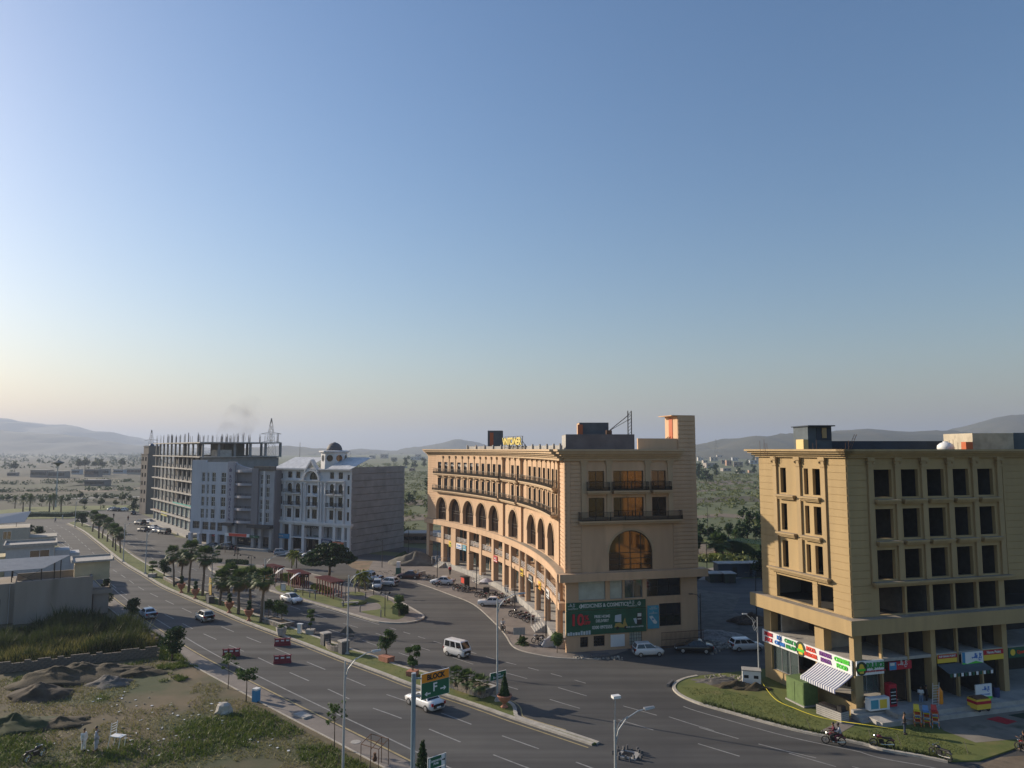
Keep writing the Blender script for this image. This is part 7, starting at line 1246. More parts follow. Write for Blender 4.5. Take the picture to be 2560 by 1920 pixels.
lamp_post('street lamp on the median beside the stone bench walls', 868, 1634, 9.0, R(10)); lamp_post('street lamp carrying the Main Boulevard sign at the median tip', 1243, 1752, 9.5, R(10)); lamp_post('street lamp right of the rightmost median palm', 658, 1553, 8.6, R(12)); lamp_post('street lamp behind the yellow pillars', 528, 1487, 8.0, R(12)); lamp_post('street lamp at the left start of the middle palm clump', 363, 1434, 8.0, R(12)); lamp_post('street lamp at the end of the far palm clump', 308, 1404, 8.0, R(12)); lamp_post('street lamp near the far tip of the median', 187, 1318, 8.2, R(12)); lamp_post('near street lamp at the bottom on the grass verge', 857, 1935, 8.1, R(28), base=False); lamp_post('street lamp with extra floodlight at the bottom right of the junction', 1541, 2120, 7.4, R(20), True, base=False)
def black_pole(label, px, py, h, rz=0): t = thing('black_street_pole', label, 'street lamp', G(px, py), rz, 'black street poles'); MB().tube([(0, 0, 0), (0, 0, h)], [.08, .05], 7).build('pole', BLACKM, t); b = MB(); b.tube([(0, 0, h - .6), (-.4, 0, h - .15), (-1.0, 0, h - .05)], .03, 5); b.build('arm', BLACKM, t); MB().cbox((-1.15, 0, h - .12), (.5, .16, .1)).build('lamp_head', BLACKM, t)
black_pole('black pole at the far end of the arcade', 1093, 1447, 6.4); black_pole('black pole by the first arcade stair', 1191, 1478, 6.4); black_pole('black pole behind the old saloon', 1287, 1524, 6.4); black_pole('black pole nearest along the arcade', 1365, 1591, 6.4); black_pole('black pole at the shaded end of the curved building', 1753, 1612, 6.2); black_pole('black pole before the concrete flank', 955, 1419, 5.6); black_pole('black pole behind the concrete flank', 1021, 1380, 6.0); black_pole('black pole in the gap between the buildings', 1768, 1440, 6.5); black_pole('tall black pole far in the gap', 1770, 1352, 9.0); black_pole('black pole left of the corner building ledge', 1892, 1560, 7.0)
t = thing('ornate_lamp', 'pale ornate lamp post beside the corner building', 'street lamp', G(1898, 1706)); MB().tube([(0, 0, 0), (0, 0, 6.6)], [.08, .05], 7).build('pole', POLE, t); b = MB(); b.tube([(0, 0, 4.9), (-.3, 0, 5.6), (-.5, 0, 6.3), (-1.2, 0, 6.9)], .04, 5); b.tube([(0, 0, 5.6), (-.35, 0, 5.2), (-.5, 0, 5.7), (-.2, 0, 6.2), (-.6, 0, 6.6)], .03, 5); b.build('scroll_arm', POLE, t); MB().cbox((-1.3, 0, 6.85), (.5, .2, .1)).build('lamp_head', POLE, t)
def park_lamp(label, px, py, h=3.6, two=True): t = thing('park_lamp', label, 'street lamp', G(px, py, .13), 0, 'short black park lamps'); MB().tube([(0, 0, 0), (0, 0, h)], [.07, .04], 7).build('pole', BLACKM, t); b = MB(); b.tube([(-.6, 0, h - .1), (0, 0, h + .1), (.6, 0, h - .1)], .03, 5); b.build('arms', BLACKM, t); [MB().lathe([(.05, h - .1), (.2, h - .25), (.22, h - .32), (.08, h - .45)], 8, (sx * .6, 0, 0)).build('lantern', BLACKM, t) for sx in (-1, 1)]
park_lamp('park lamp with two lanterns on the tip lawn', 962, 1541); park_lamp('park lamp by the pale car', 934, 1487, 3.4); park_lamp('park lamp beside the bench between the pergolas', 757, 1489, 3.4); park_lamp('park lamp right of the last pergola', 864, 1508, 3.2); park_lamp('park lamp on the back left park lawn', 592, 1431, 3.6); park_lamp('park lamp in the middle of the left park lawn', 627, 1435, 3.4); park_lamp('park lamp left of the leaf-shaped shade', 687, 1467, 3.4)
fm = thing('flood_mast', 'tall grey mast with a flared disc head over the far roundabout', 'lamp mast', G(139, 1268)); MB().tube([(0, 0, 0), (0, 0, 18)], [.35, .18], 8).build('pole', POLE, fm); MB().lathe([(.2, 16.8), (.8, 17.6), (2.3, 18.3), (2.4, 18.5), (.5, 19.2), (.1, 19.6)], 14).build('disc_head', mat('disc_grey', (.12, .13, .12), .6), fm)
# signs on posts
def arrow(parent, cx, cz, l, m, sgn=1, w=.09, up=.0): flat(parent, [(cx - sgn * l / 2, cz - w / 2), (cx + sgn * l * .28, cz - w / 2), (cx + sgn * l * .28, cz + w / 2), (cx - sgn * l / 2, cz + w / 2)], m, -.012, 'arrow'); flat(parent, [(cx + sgn * l * .5, cz), (cx + sgn * l * .12, cz + l * .3), (cx + sgn * l * .02, cz + l * .2), (cx + sgn * l * .24, cz), (cx + sgn * l * .02, cz - l * .2), (cx + sgn * l * .12, cz - l * .3)], m, -.014, 'arrow')
bg_ = G(1031, 1985); scb = 24 / (1985 - 1123)
bs = thing('block_sign', 'orange and green block F sign on a thick blue grey post', 'sign', bg_, 0); MB().tube([(0, 0, 0), (0, 0, 8.15)], .165, 16).build('post', BLUEPOLE, bs); MB().lathe([(.17, 8.15), (.165, 8.2)], 16).build('post_cap', POLE, bs)
sp = bpy.data.objects.new('sign_panel', MB().box(0, 0, 0, 2.45, .06, 1.78).mesh('sign_panel', WHITES)); COL.objects.link(sp); sp.parent = bs; sp.location = (.52, .1, 6.28); sp.rotation_euler = (0, 0, R(41))
flat(sp, [(.03, .03), (2.42, .03), (2.42, 1.12), (.03, 1.12)], GREENS, -.008, 'green_field'); flat(sp, [(.03, 1.13), (2.42, 1.13), (2.42, 1.75), (.03, 1.75)], ORANGE, -.009, 'orange_field'); lettering('BLOCK', .5, BLACKP, sp, 1.25, 1.44, -.02, bold=.022, xs=.95); lettering('F', .82, WHITES, sp, 1.18, .67, -.02, bold=.015); arrow(sp, .55, .33, .52, WHITES, -1); arrow(sp, 1.92, .48, .52, WHITES, 1)
for z in (6.55, 7.75): MB().box(0, -.04, z, .62, .04, z + .09).build('bracket', BLUEPOLE, bs, rz=R(18)); MB().lathe([(.175, z - .06), (.18, z + .02), (.175, z + .1)], 14).build('clamp', BLUEPOLE, bs)
ds = thing('direction_sign', 'two-board direction sign with white arrow panels at the bottom edge', 'sign', G(1113, 1990), 0); MB().tube([(0, 0, 0), (0, 0, 2.9)], .05, 8).build('post', POLE, ds)
for k, (z, m_, tx) in enumerate(((2.1, GREENS, 'Commercial\nArea'), (1.3, BLACKP, 'Golf\nCourse'))):
    o = bpy.data.objects.new('board', MB().box(-1.5, 0, 0, 0, .04, .78).mesh('board', WHITES)); COL.objects.link(o); o.parent = ds; o.location = (0, .02, z); o.rotation_euler = (0, 0, R(41)); flat(o, [(-1.48, .03), (-.36, .03), (-.36, .75), (-1.48, .75)], m_, -.006); lettering(tx, .24, WHITES, o, -.82, .4, -.012, bold=.006, xs=.9); flat(o, [(-1.44, .08), (-1.28, .08), (-1.28, .7), (-1.44, .7)], WHITES, -.01, 'emblem'); arrow(o, -.17, .4, .28, BLACKP, 1, .06)
mb_ = thing('boulevard_sign', 'green Main Boulevard sign fixed to the lamp post at the median tip', 'sign', G(1243, 1752) + Vector((0, -.12, 2.0)), R(38)); MB().box(-.85, -.03, 0, 1.05, .03, .72).build('board', WHITES, mb_); flat(mb_, [(-.83, .02), (1.03, .02), (1.03, .7), (-.83, .7)], GREENS, -.036); lettering('Main\nBoulevard', .3, WHITES, mb_, .1, .37, -.045, bold=.006)
cs = thing('chevron_sign', 'orange chevron sign board beside the plain beige house', 'sign', G(112, 1372), R(25)); MB().box(-.7, 0, .4, .7, .06, 3.4).build('board', ORANGE, cs); [flat(cs, [(-.45, .7 + 1.4 * k), (.1, .7 + 1.4 * k), (.5, 1.25 + 1.4 * k), (.1, 1.8 + 1.4 * k), (-.45, 1.8 + 1.4 * k), (-.05, 1.25 + 1.4 * k)], mat('deep_orange', (.55, .16, .01), .5), -.008, 'chevron') for k in range(2)]; MB().tube([(0, .1, 0), (0, .1, .5)], .05, 6).build('post', POLE, cs)
gs = thing('grey_sign', 'grey back of a square sign standing on the brick forecourt', 'sign', G(1298, 1607), R(10)); MB().tube([(0, 0, 0), (0, 0, 1.5)], .035, 6).build('post', POLE, gs); MB().box(-.75, -.02, 1.0, .75, .02, 1.85).build('panel', STEEL, gs)
ws = thing('warning_sign', 'dark triangular sign back on the lamp post by the stone benches', 'sign', G(868, 1634) + Vector((0, -.14, 0)), 0); b = MB(); b.add([(-.95, 0, 2.35), (.95, 0, 2.35), (0, 0, 3.35), (-.95, .03, 2.35), (.95, .03, 2.35), (0, .03, 3.35)], [(0, 1, 2), (5, 4, 3), (0, 3, 4, 1), (1, 4, 5, 2), (2, 5, 3, 0)]); b.build('triangle', mat('sign_back_grey', (.06, .065, .07), .6), ws); MB().box(-.8, 0, 1.95, .8, .03, 2.15).build('plate', MATS['sign_back_grey'], ws)
# red barriers
for px, py, rz, lab in ((706, 1614, 14, 'farthest of the three red road barriers'), (706, 1658, 14, 'nearest red road barrier'), (578, 1641, 14, 'red road barrier behind the thin sapling')):
    t = thing('road_barrier', lab, 'barrier', G(px, py), R(rz), 'red plastic road barriers'); L = 1.85; hs = [(L * (k + .5) / 3 - .2 - L / 2, L * (k + .5) / 3 + .2 - L / 2, .5, .72) for k in range(3)]; b = MB(); wall(b, lambda x, o, z: (x, -o, z), -L / 2, L / 2, .0, .85, -.12, .12, hs); wall(b, lambda x, o, z: (x, -o, z), -L / 2 - .04, L / 2 + .04, 0, .3, -.2, .2); bo = b.build('shell', BARRED, t)
    for h in hs: MB().box(h[0] + .02, -.05, h[2] + .02, h[1] - .02, .05, h[3] - .02).build('white_inset', WHITES, t)
    for k in range(4): MB().cbox((-L / 2 + L * k / 3, 0, .85), (.12, .14, .08)).build('lug', BARRED, t)
# stone features on the median
t = thing('stone_bench_wall', 'curved stone bench walls between two dark stone piers on the median', 'bench', G(836, 1622, .13), 0)
d = (G(858, 1634) - G(813, 1613)); u_ = d.normalized(); a_ = math.atan2(u_.y, u_.x); L = d.length
for sx in (-1, 1): MB().cbox((u_.x * L / 2 * sx, u_.y * L / 2 * sx, 0), (.95, .95, 1.35), a_).build('pier', STONED, t); MB().cbox((u_.x * L / 2 * sx, u_.y * L / 2 * sx, 1.35), (1.1, 1.1, .14), a_).build('cap', STONEL, t)
arc = [Vector((u_.x * (q - .5) * L * .84 - u_.y * -.55 * math.sin(math.pi * q), u_.y * (q - .5) * L * .84 + u_.x * -.55 * math.sin(math.pi * q), 0)) for q in [k / 8 for k in range(9)]]
for k in range(8): b = MB(); ribbon(b, arc[k:k + 2], .2, -.2, 0, .85 - .4 * math.sin(math.pi * (k + .5) / 8)); b.build('wall_stone', STONE, t)
b = MB(); ribbon(b, arc, .24, -.24, .87, .93); 
def stone_planter(label, p0, p1, w, h, n, z=.13, name='stone_planter'):
    d = p1 - p0; t = thing(name, label, 'planter', Vector((p0.x, p0.y, z)), math.atan2(d.y, d.x)); L = d.length
    b = MB(); b.box(.15, .15, 0, L - .15, w - .15, h - .1); b.build('soil', DIRT, t)
    for side in range(4):
        nn = max(1, int((L if side % 2 == 0 else w) / .42)); LL = L if side % 2 == 0 else w
        for r_ in range(2):
            for k in range(nn):
                x0, x1 = LL * k / nn, LL * (k + 1) / nn - .02; z0, z1 = h * .46 * r_, h * .46 * (r_ + 1) - .015; o = rnd.uniform(0, .03); b = MB()
                if side == 0: b.box(x0, -o, z0, x1, .16, z1)
                elif side == 2: b.box(x0, w - .16, z0, x1, w + o, z1)
                elif side == 1: b.box(L - .16, x0, z0, L + o, x1, z1)
                else: b.box(-o, x0, z0, .16, x1, z1)
                b.build('stone', STONE if rnd.random() < .7 else STONED, t)
    b = MB()
    for q in ((-.05, -.05, L + .05, .24), (-.05, w - .24, L + .05, w + .05), (-.05, .24, .24, w - .24), (L - .24, .24, L + .05, w - .24)): b.box(q[0], q[1], h * .92, q[2], q[3], h)
    b.build('coping', STONEL, t); return t
stone_planter('long stone planter holding three short fan palms', G(1122, 1722), G(1205, 1750), 2.0, .75, 0); stone_planter('long grey stone planter with three small trees', G(657, 1558), G(703, 1574), 1.9, .6, 0); stone_planter('low stone planter at the left palm clump', G(408, 1450), G(432, 1463), 1.6, .5, 0)
t = thing('pot', 'hexagonal stone pot beside the long grey planter', 'planter', G(703, 1587, .13)); MB().lathe([(.55, 0), (.72, .85), (.75, .95), (.6, .95), (.58, .8)], 6).build('body', STONEL, t); c = MB(); c.leaves((0, 0, 1.1), (.5, .5, .3), 90, .2, .3); c.build('plant', LEAF, t)
t = thing('pot', 'square terracotta planter under the leafy median tree', 'planter', G(966, 1652, .13)); MB().cbox((0, 0, 0), (1.5, 1.0, .55), R(-40), 1.08).build('body', TERRA, t)
yp = thing('yellow_pillars', 'pair of tall yellow boards on dark stone plinths between the palms', 'monument', G(526, 1503, .13), R(-45))
for x, y in ((-1.6, .5), (-.2, 0), (1.2, -.5)): MB().cbox((x, y, 0), (.9, .9, 1.0)).build('plinth', STONED, yp)
for x, y in ((-1.6, .5), (-.2, 0), (.15, -.05)): MB().box(x - .25, y - .06, 1.0, x + .25, y + .06, 3.4).build('board', mat('mustard_board', (.48, .33, .09), .6), yp)
t = thing('white_box', 'white utility bollard box on the median lawn', 'utility box', G(749, 1583, .13), R(-20)); MB().cbox((0, 0, 0), (.5, .35, 1.15)).build('body', WHITEM, t); MB().cbox((.05, 0, 1.15), (.75, .45, .08)).build('lid', WHITEM, t)
t = thing('blue_white_box', 'blue and white utility box on the verge beside the flat-topped tree', 'utility box', G(640, 1753), R(-25)); MB().cbox((0, 0, 0), (.55, .55, 1.05)).build('body', BLUES, t); MB().cbox((0, 0, 1.05), (.56, .56, .16)).build('cap', WHITEM, t)
# park: pergolas, shades, benches, bollards
def pergola(label, a, b, w, h=2.35, n=7):
    d = b - a; t = thing('pergola', label, 'pergola', Vector((a.x, a.y, .13)), math.atan2(d.y, d.x), 'red timber pergolas in the park'); L = d.length
    for k in range(n):
        for y in (0, w): MB().box(L * k / (n - 1) - .07, y - .07, 0, L * k / (n - 1) + .07, y + .07, h).build('post', WOODR, t)
    for y in (-.05, w - .05): MB().box(-.3, y, h, L + .3, y + .1, h + .18).build('beam', WOODR, t)
    m = int(L / .4)
    for k in range(m + 1): MB().box(L * k / m - .09, -.45, h + .18, L * k / m + .09, w + .45, h + .34).build('slat', WOODR, t)
    return t
def perg3(label, a, b, c): a, b, c = [G(*q, 2.6) for q in (a, b, c)]; u = (b - a).normalized(); pergola(label, a, b, abs((c - b).dot(Vector((-u.y, u.x, 0)))) - .6)
perg3('nearest pergola beside the bright yellow hedge', (793, 1444), (834, 1458), (862, 1454)); perg3('middle pergola behind the long yellow hedge', (722, 1428), (750, 1439), (783, 1437)); perg3('farthest pergola by the leaf-shaped shade', (663, 1414), (691, 1421), (716, 1419))
for px, py, lab in ((686, 1464, 'left leaf-shaped white shade in the park'), (726, 1477, 'right leaf-shaped white shade above the yellow hedge')):
    t = thing('leaf_shade', lab, 'sunshade', G(px, py, .13), R(20), 'leaf-shaped shades'); MB().tube([(0, 0, 0), (0, 0, 1.2), (.1, 0, 2.0), (.5, 0, 2.6)], .04, 6).build('stalk', WHITEM, t); b = MB(); N = 8
    for i in range(N + 1):
        q = i / N; x = -.1 + 1.7 * q; wd = .55 * math.sin(math.pi * (.08 + .9 * q)); zz = 2.0 + .95 * math.sin(q * 1.7)
        for s in (-1, 0, 1): b.v.append((x, s * wd, zz - .15 * abs(s)))
    b.f = [(i * 3 + s, i * 3 + s + 1, i * 3 + s + 4, i * 3 + s + 3) for i in range(N) for s in (0, 1)]; b.build('leaf', mat('shade_fabric', (.50, .50, .52), .7), t)
def bench(label, px, py, rz, L=2.6): t = thing('park_bench', label, 'bench', G(px, py, .13), R(rz), 'stone park benches'); MB().box(-L / 2, -.25, .38, L / 2, .25, .5).build('seat', STONEL, t); [MB().box(x - .15, -.2, 0, x + .15, .2, .38).build('leg', STONEL, t) for x in (-L / 2 + .25, L / 2 - .25)]
bench('stone bench at the foot of the middle pergola', 763, 1481, -22, 4.5); bench('slanted stone bench at the nearest pergola', 855, 1490, 40); bench('stone bench on the round lawn bed', 875, 1513, 8); bench('stone bench at the left park lawn', 668, 1455, 20, 3.2)
for i, (px, py, lab) in enumerate(((774, 1494, 'below the yellow hedge'), (788, 1499, 'right of the first on the front lawn'), (858, 1518, 'at the round bed path'), (900, 1530, 'on the lawn edge near the tip'), (952, 1543, 'beside the tip lamp'), (969, 1502, 'at the back of the tip lawn'), (702, 1473, 'left of the white park box'), (888, 1483, 'by the feathery palms'), (914, 1495, 'at the back path corner'))): tag(MB().lathe([(.09, 0), (.09, .75), (.06, .8), (.1, .82), (.1, .98), (.03, 1.0)], 8).build('bollard_light', mat('grey_bollard', (.16, .16, .16), .6), loc=G(px, py, .13)), f'short grey bollard light {lab}', 'bollard', 'park bollard lights')
t = thing('park_box', 'white utility box on the park front pavement', 'utility box', G(709, 1476, .13)); MB().cbox((0, 0, 0), (.7, .5, 1.1)).build('body', WHITEM, t); MB().cbox((0, 0, 1.1), (.8, .6, .06)).build('lid', CONCL, t)
bd = MB(); bd.lathe([(1.7, .0), (1.6, .18), (1.0, .35), (.2, .45)], 16); tag(bd.build('flower_bed', LAWN, None, True, loc=G(890, 1508, .13)), 'round raised grass bed on the park tip', 'flower bed')
t = thing('green_bin', 'green and white box by the dirt plot at the concrete flank', 'bin', G(996, 1436)); MB().cbox((0, 0, 0), (.9, .9, 1.3)).build('body', mat('bin_green', (.02, .10, .07), .6), t); MB().cbox((0, 0, 1.3), (.7, .7, 1.1)).build('upper_box', WHITEM, t)
tag(ribbon(MB(), [G(1030, 1442), G(1062, 1436)], .2, -.2, 0, .7).build('low_wall', CONCL), 'low concrete wall stub beside the maroon saloon', 'wall')
# corner building surroundings
t = thing('transformer_box', 'green transformer cabinet standing on the lawn under the awning', 'utility box', G(2006, 1756, .12), R(-72)); TG = mat('cabinet_green', (.10, .16, .05), .6, .2, 2); MB().box(-1.2, -.8, .12, 1.2, .8, 2.15).build('cabinet', TG, t); MB().box(-1.3, -.9, 0, 1.3, .9, .12).build('plinth', CONCL, t); [MB().box(x, -.83, .25, x + 1.1, -.8, 2.0).build('door', TG, t) for x in (-1.15, .03)]; MB().box(-1.25, -.85, 2.15, 1.25, .85, 2.22).build('lid', TG, t)
t = thing('slatted_bar', 'low white slatted food counter at the brick path', 'counter', G(2082, 1794, .12), R(-62))
for k in range(5): MB().box(-1.3, -.55, .05 + .17 * k, 1.3, -.5, .18 + .17 * k).build('slat', CONCL, t); MB().box(1.25, -.5, .05 + .17 * k, 1.3, .5, .18 + .17 * k).build('slat', CONCL, t)
MB().box(-1.25, -.5, .0, 1.25, .5, .9).build('body', BLACKP, t); MB().box(-1.2, -.3, .9, .6, .4, 1.0).build('griddle', BLACKM, t); MB().box(.7, -.3, .9, 1.15, .3, 1.3).build('box', BLACKM, t)
t = thing('generator', 'white generator box with dark vents beside the corner building', 'generator', G(1879, 1708), R(-15)); MB().box(-.9, -.6, 0, .9, .6, 1.35).build('housing', WHITEM, t); MB().box(-.95, -.65, 1.35, .95, .65, 1.45).build('roof', CONCL, t); [MB().box(x, -.62, .65, x + .45, -.6, .95).build('vent', BLACKP, t) for x in (-.75, .2)]
t = thing('stacked_chairs', 'stack of red yellow and blue plastic chairs on the forecourt', 'chairs', G(2312, 1816, .12), R(-20)); PLC = [mat('plastic_' + n_, c, .4) for n_, c in (('red', (.45, .04, .03)), ('yellow', (.62, .48, .03)), ('blue', (.10, .22, .42)), ('white', (.55, .55, .56)), ('orange', (.55, .13, .03)))]
for sx, n_ in ((-.55, 8), (.15, 8), (.8, 9)):
    for k in range(n_): z = .12 * k; m_ = PLC[(k + int(sx * 3)) % 5]; b = MB(); b.box(sx - .25, -.25, z + .4, sx + .25, .22, z + .45); b.hexa([(sx - .24, .18, z + .45), (sx + .24, .18, z + .45), (sx + .24, .24, z + .45), (sx - .24, .24, z + .45), (sx - .2, .34, z + .85), (sx + .2, .34, z + .85), (sx + .2, .38, z + .85), (sx - .2, .38, z + .85)]); [b.tube([(sx + ax * .22, ay * .2, z + .4), (sx + ax * .25, ay * .26, max(z - .02, 0))], .03, 4) for ax in (-1, 1) for ay in (-1, 1)]; b.build('chair', m_, t)
def rel(x, off, z): return on_u(x, z, off)
t = thing('drinks_fridge', 'red drinks fridge at the veranda beside the juice bar', 'fridge', rel(3.2, .5, .88), ua); MB().box(0, 0, 0, .8, .7, 1.95).build('cabinet', REDP, t); MB().box(.08, -.02, .2, .72, 0, 1.6).build('glass_door', GLASS, t); [MB().box(.12, .02 - .05, .35 + .3 * k, .68, -.021, .4 + .3 * k).build('shelf', WHITES, t) for k in range(4)]
t = thing('juice_counter', 'white juice bar counter with posters under the juice sign', 'counter', rel(.7, .9, .88), ua); MB().box(0, 0, 0, 2.1, .6, 1.05).build('body', WHITES, t); MB().box(.1, -.02, .15, .9, 0, .9).build('poster', MATS['banner_blue'], t); MB().box(1.05, -.02, .15, 1.8, 0, .9).build('poster', YELLOW, t)
t = thing('snack_cart', 'orange and yellow snack cart before the scalloped awning', 'cart', rel(10.4, 2.9, .5), ua); MB().box(0, 0, .25, 1.6, 1.0, 1.1).build('body', YELLOW, t); MB().box(-.02, -.02, .7, 1.62, 1.02, .95).build('red_band', REDP, t); MB().box(.1, .1, 1.1, 1.5, .9, 1.2).build('top', RUST, t); [MB().lathe([(.18, -.04), (.18, .04)], 10, (x, y, .2), 'y').build('wheel', TYRE, t) for x in (.3, 1.3) for y in (.05, .95)]
t = board('dairy_poster', 'white and green dairy poster board standing at the shop front', 'sign', rel(12.2, 1.2, .9), ua, 1.9, 1.35, WHITES); flat(t, [(0, 0), (1.9, 0), (1.9, .2), (0, .3)], LIME, -.008); naskh(t, .8, .75, .4, BLUEP); lettering('MILK YOGURT', .18, BLUEP, t, 1.1, .42)
t = thing('gas_cylinder', 'orange gas cylinder standing by a shop pillar', 'cylinder', rel(8.3, 1.0, .88)); MB().lathe([(.2, 0), (.24, .1), (.24, 1.1), (.12, 1.3), (.05, 1.45)], 12).build('body', ORANGE, t); MB().lathe([(.06, 1.45), (.06, 1.55)], 8).build('valve', CHROME, t)
t = thing('wire_rack', 'bent white wire display rack on the veranda', 'rack', rel(7.0, 1.4, .88), ua); b = MB(); [b.tube([(x, 0, 0), (x + .25, .1, 2.0)], .02, 4) for x in (0, .7)]; [b.tube([(.03 * k, .01 * k, .22 * k), (.7 + .03 * k, .01 * k, .22 * k)], .015, 4) for k in range(9)]; b.build('wires', WHITEM, t)
t = thing('table', 'dark wooden table inside the open side of the juice bar', 'table', on_v(8.8, .9, -1.3), va); MB().box(-.7, -.4, .7, .7, .4, .76).build('table_top', RUST, t); [MB().box(x - .03, y - .03, 0, x + .03, y + .03, .7).build('leg', BLACKM, t) for x in (-.6, .6) for y in (-.3, .3)]
t = thing('blue_drum', 'dark blue drum beside the shuttered shop', 'drum', rel(14.9, .9, .88)); MB().lathe([(.3, 0), (.32, .3), (.3, .32), (.32, .6), (.3, .9)], 14).build('body', mat('drum_blue', (.02, .035, .12), .5), t); MB().lathe([(.31, .9), (.2, .93)], 14).build('lid', BLACKP, t)
tag(MB().sheet([rel(10.8, 3.4, 0), rel(12.4, 3.2, 0), rel(12.9, 4.6, 0), rel(11.4, 4.9, 0)], .135).build('red_mat', REDP), 'red mat lying on the forecourt before the dairy shop', 'mat'); tag(MB().sheet([rel(13.5, 3.2, 0), rel(20, 3.0, 0), rel(21, 7.5, 0), rel(16, 8.0, 0)], .137).build('green_mat', mat('mat_green', (.012, .035, .02), .95)), 'dark green carpet spread on the right forecourt', 'mat')
b = MB(); b.tube(smooth([on_v(12.5, .2, .9), G(1935, 1745, .35), G(1990, 1772, .3), G(2045, 1792, .3), G(2095, 1802, .35), G(2165, 1812, .8), G(2258, 1826, .9)], 6), .025, 5); tag(b.build('yellow_rope', mat('rope_yellow', (.62, .52, .04), .7)), 'yellow rope strung round the corner lawn', 'rope')
for i, (px, py) in enumerate(((1837, 1782), (1968, 1812), (2029, 1826), (2180, 1855), (2254, 1868), (2338, 1888), (2420, 1885))): tag(MB().tube([(0, 0, 0), (-.25 - .1 * (i % 3), 0, 1.0)], .022, 5).build('stake', WOOD, loc=G(px, py, .11)), ['upright stake at the left lawn edge', 'stake above the white kerb stones', 'stake by the brick path', 'leaning stake at the red motorcycle', 'short stake between the parked motorcycles', 'leaning stake beside the black motorcycle', 'slanted stake on the right lawn end'][i], 'stake', 'lawn stakes')
# mounds of soil and rubble
def mound(label, px, py, rx, ry, h, m, z=0, name='soil_mound', cat='mound', seed=1):
    b = MB(); N, K = 30, 12
    for j in range(K + 1):
        q = j / K
        for i in range(N): a = 2 * math.pi * i / N; nz = 1 + .6 * mnoise.noise(Vector((math.cos(a) * 1.7, math.sin(a) * 1.7, seed * 3.1 + q * 2.5))); b.v.append((math.cos(a) * rx * q * nz, math.sin(a) * ry * q * nz, h * (1 - q) ** .9 * (1 + .6 * mnoise.noise(Vector((math.cos(a) * q * 2.2, math.sin(a) * q * 2.2, seed * 1.7))) + .2 * mnoise.noise(Vector((math.cos(a) * q * 7, math.sin(a) * q * 7, seed)))) - (.05 if j == K else 0)))
    b.f = [(j * N + i, (j + 1) * N + i, (j + 1) * N + (i + 1) % N, j * N + (i + 1) % N) for j in range(K) for i in range(N)]; return tag(b.build(name, m, None, True, loc=G(px, py, z)), label, cat)
SOIL = mat('brown_soil', (.058, .045, .024), .95, .4, 1.2, bump=.8)
mound('broad brown soil mound left below the brick wall', 130, 1700, 4.6, 3.0, 1.3, SOIL, seed=2); mound('pointed brown soil mound in the middle of the heap', 200, 1684, 3.8, 2.6, 1.2, SOIL, seed=3); mound('long brown soil mound at the right of the heap', 272, 1680, 4.0, 2.2, .95, SOIL, seed=4); mound('very dark soil pile in front of the heap', 105, 1738, 3.2, 2.2, 1.1, DARKD, seed=5); mound('greyish gravel pile right of the heap', 275, 1708, 2.2, 1.5, .8, mat('grey_gravel', (.12, .11, .10), .95, .4, 2, bump=.8), seed=6); mound('low rubble heap on the verge end', 350, 1684, 2.4, 1.6, .7, SOIL, seed=7); mound('small soil ridge left in the field', 150, 1810, 2.6, 1.5, .6, SOIL, seed=8); mound('grassy bank at the left edge of the field', 40, 1815, 3.6, 2.2, 1.0, mat('grassy_bank', (.035, .045, .015), .95, .4, 1), seed=9)
mound('dirt heap on the left end of the corner lawn', 1836, 1716, 2.0, 1.2, .55, SOIL, .1, seed=10); mound('grey rubble heap behind the corner lawn', 1800, 1704, 2.8, 1.0, .5, MATS['grey_gravel'], .1, seed=11); mound('brown dirt heap beside the generator', 1893, 1722, 1.4, .9, .5, SOIL, .1, seed=12); mound('pale rubble field beside the curved building', 1790, 1590, 3.4, 3.2, .6, mat('pale_rubble', (.22, .21, .20), .95, .5, 3, bump=.9), seed=13); mound('brushwood heap in the shaded plot', 1880, 1555, 3.0, 2.0, 1.3, mat('brushwood', (.07, .05, .035), .95, .5, 3, bump=.9), seed=14); mound('grey earth bank beside the concrete flank', 1040, 1410, 6, 4, 2.4, mat('grey_bank', (.13, .12, .10), .95, .3, .6), seed=15); mound('bushy dark bank behind the concrete flank', 1015, 1404, 3, 2.4, 2.2, LEAFD, seed=16)
rb_ = MB(); rg = random.Random(8)
for poly, n, s in (([(1762, 1600), (1830, 1585), (1850, 1612), (1775, 1640)], 260, .32), ([(1760, 1690), (1900, 1690), (1900, 1710), (1770, 1708)], 160, .2), ([(40, 1760), (380, 1730), (700, 1850), (300, 1880)], 120, .12), ([(1050, 1425), (900, 1425), (905, 1436), (1050, 1442)], 90, .25), ([(1430, 1640), (1560, 1643), (1560, 1650), (1440, 1648)], 80, .25)):
    for p in scatter([G(*q)[:2] for q in poly], n, 0, rg): q = rg.uniform(.4, 1.2) * s; rb_.cbox((p[0], p[1], 0 if s != .2 else .1), (q, q * rg.uniform(.6, 1.3), q * .6), rg.random() * 3, .7)
kind(rb_.build('rubble', mat('rubble_mix', (.26, .24, .21), .95, .6, 1.5)), 'stuff')
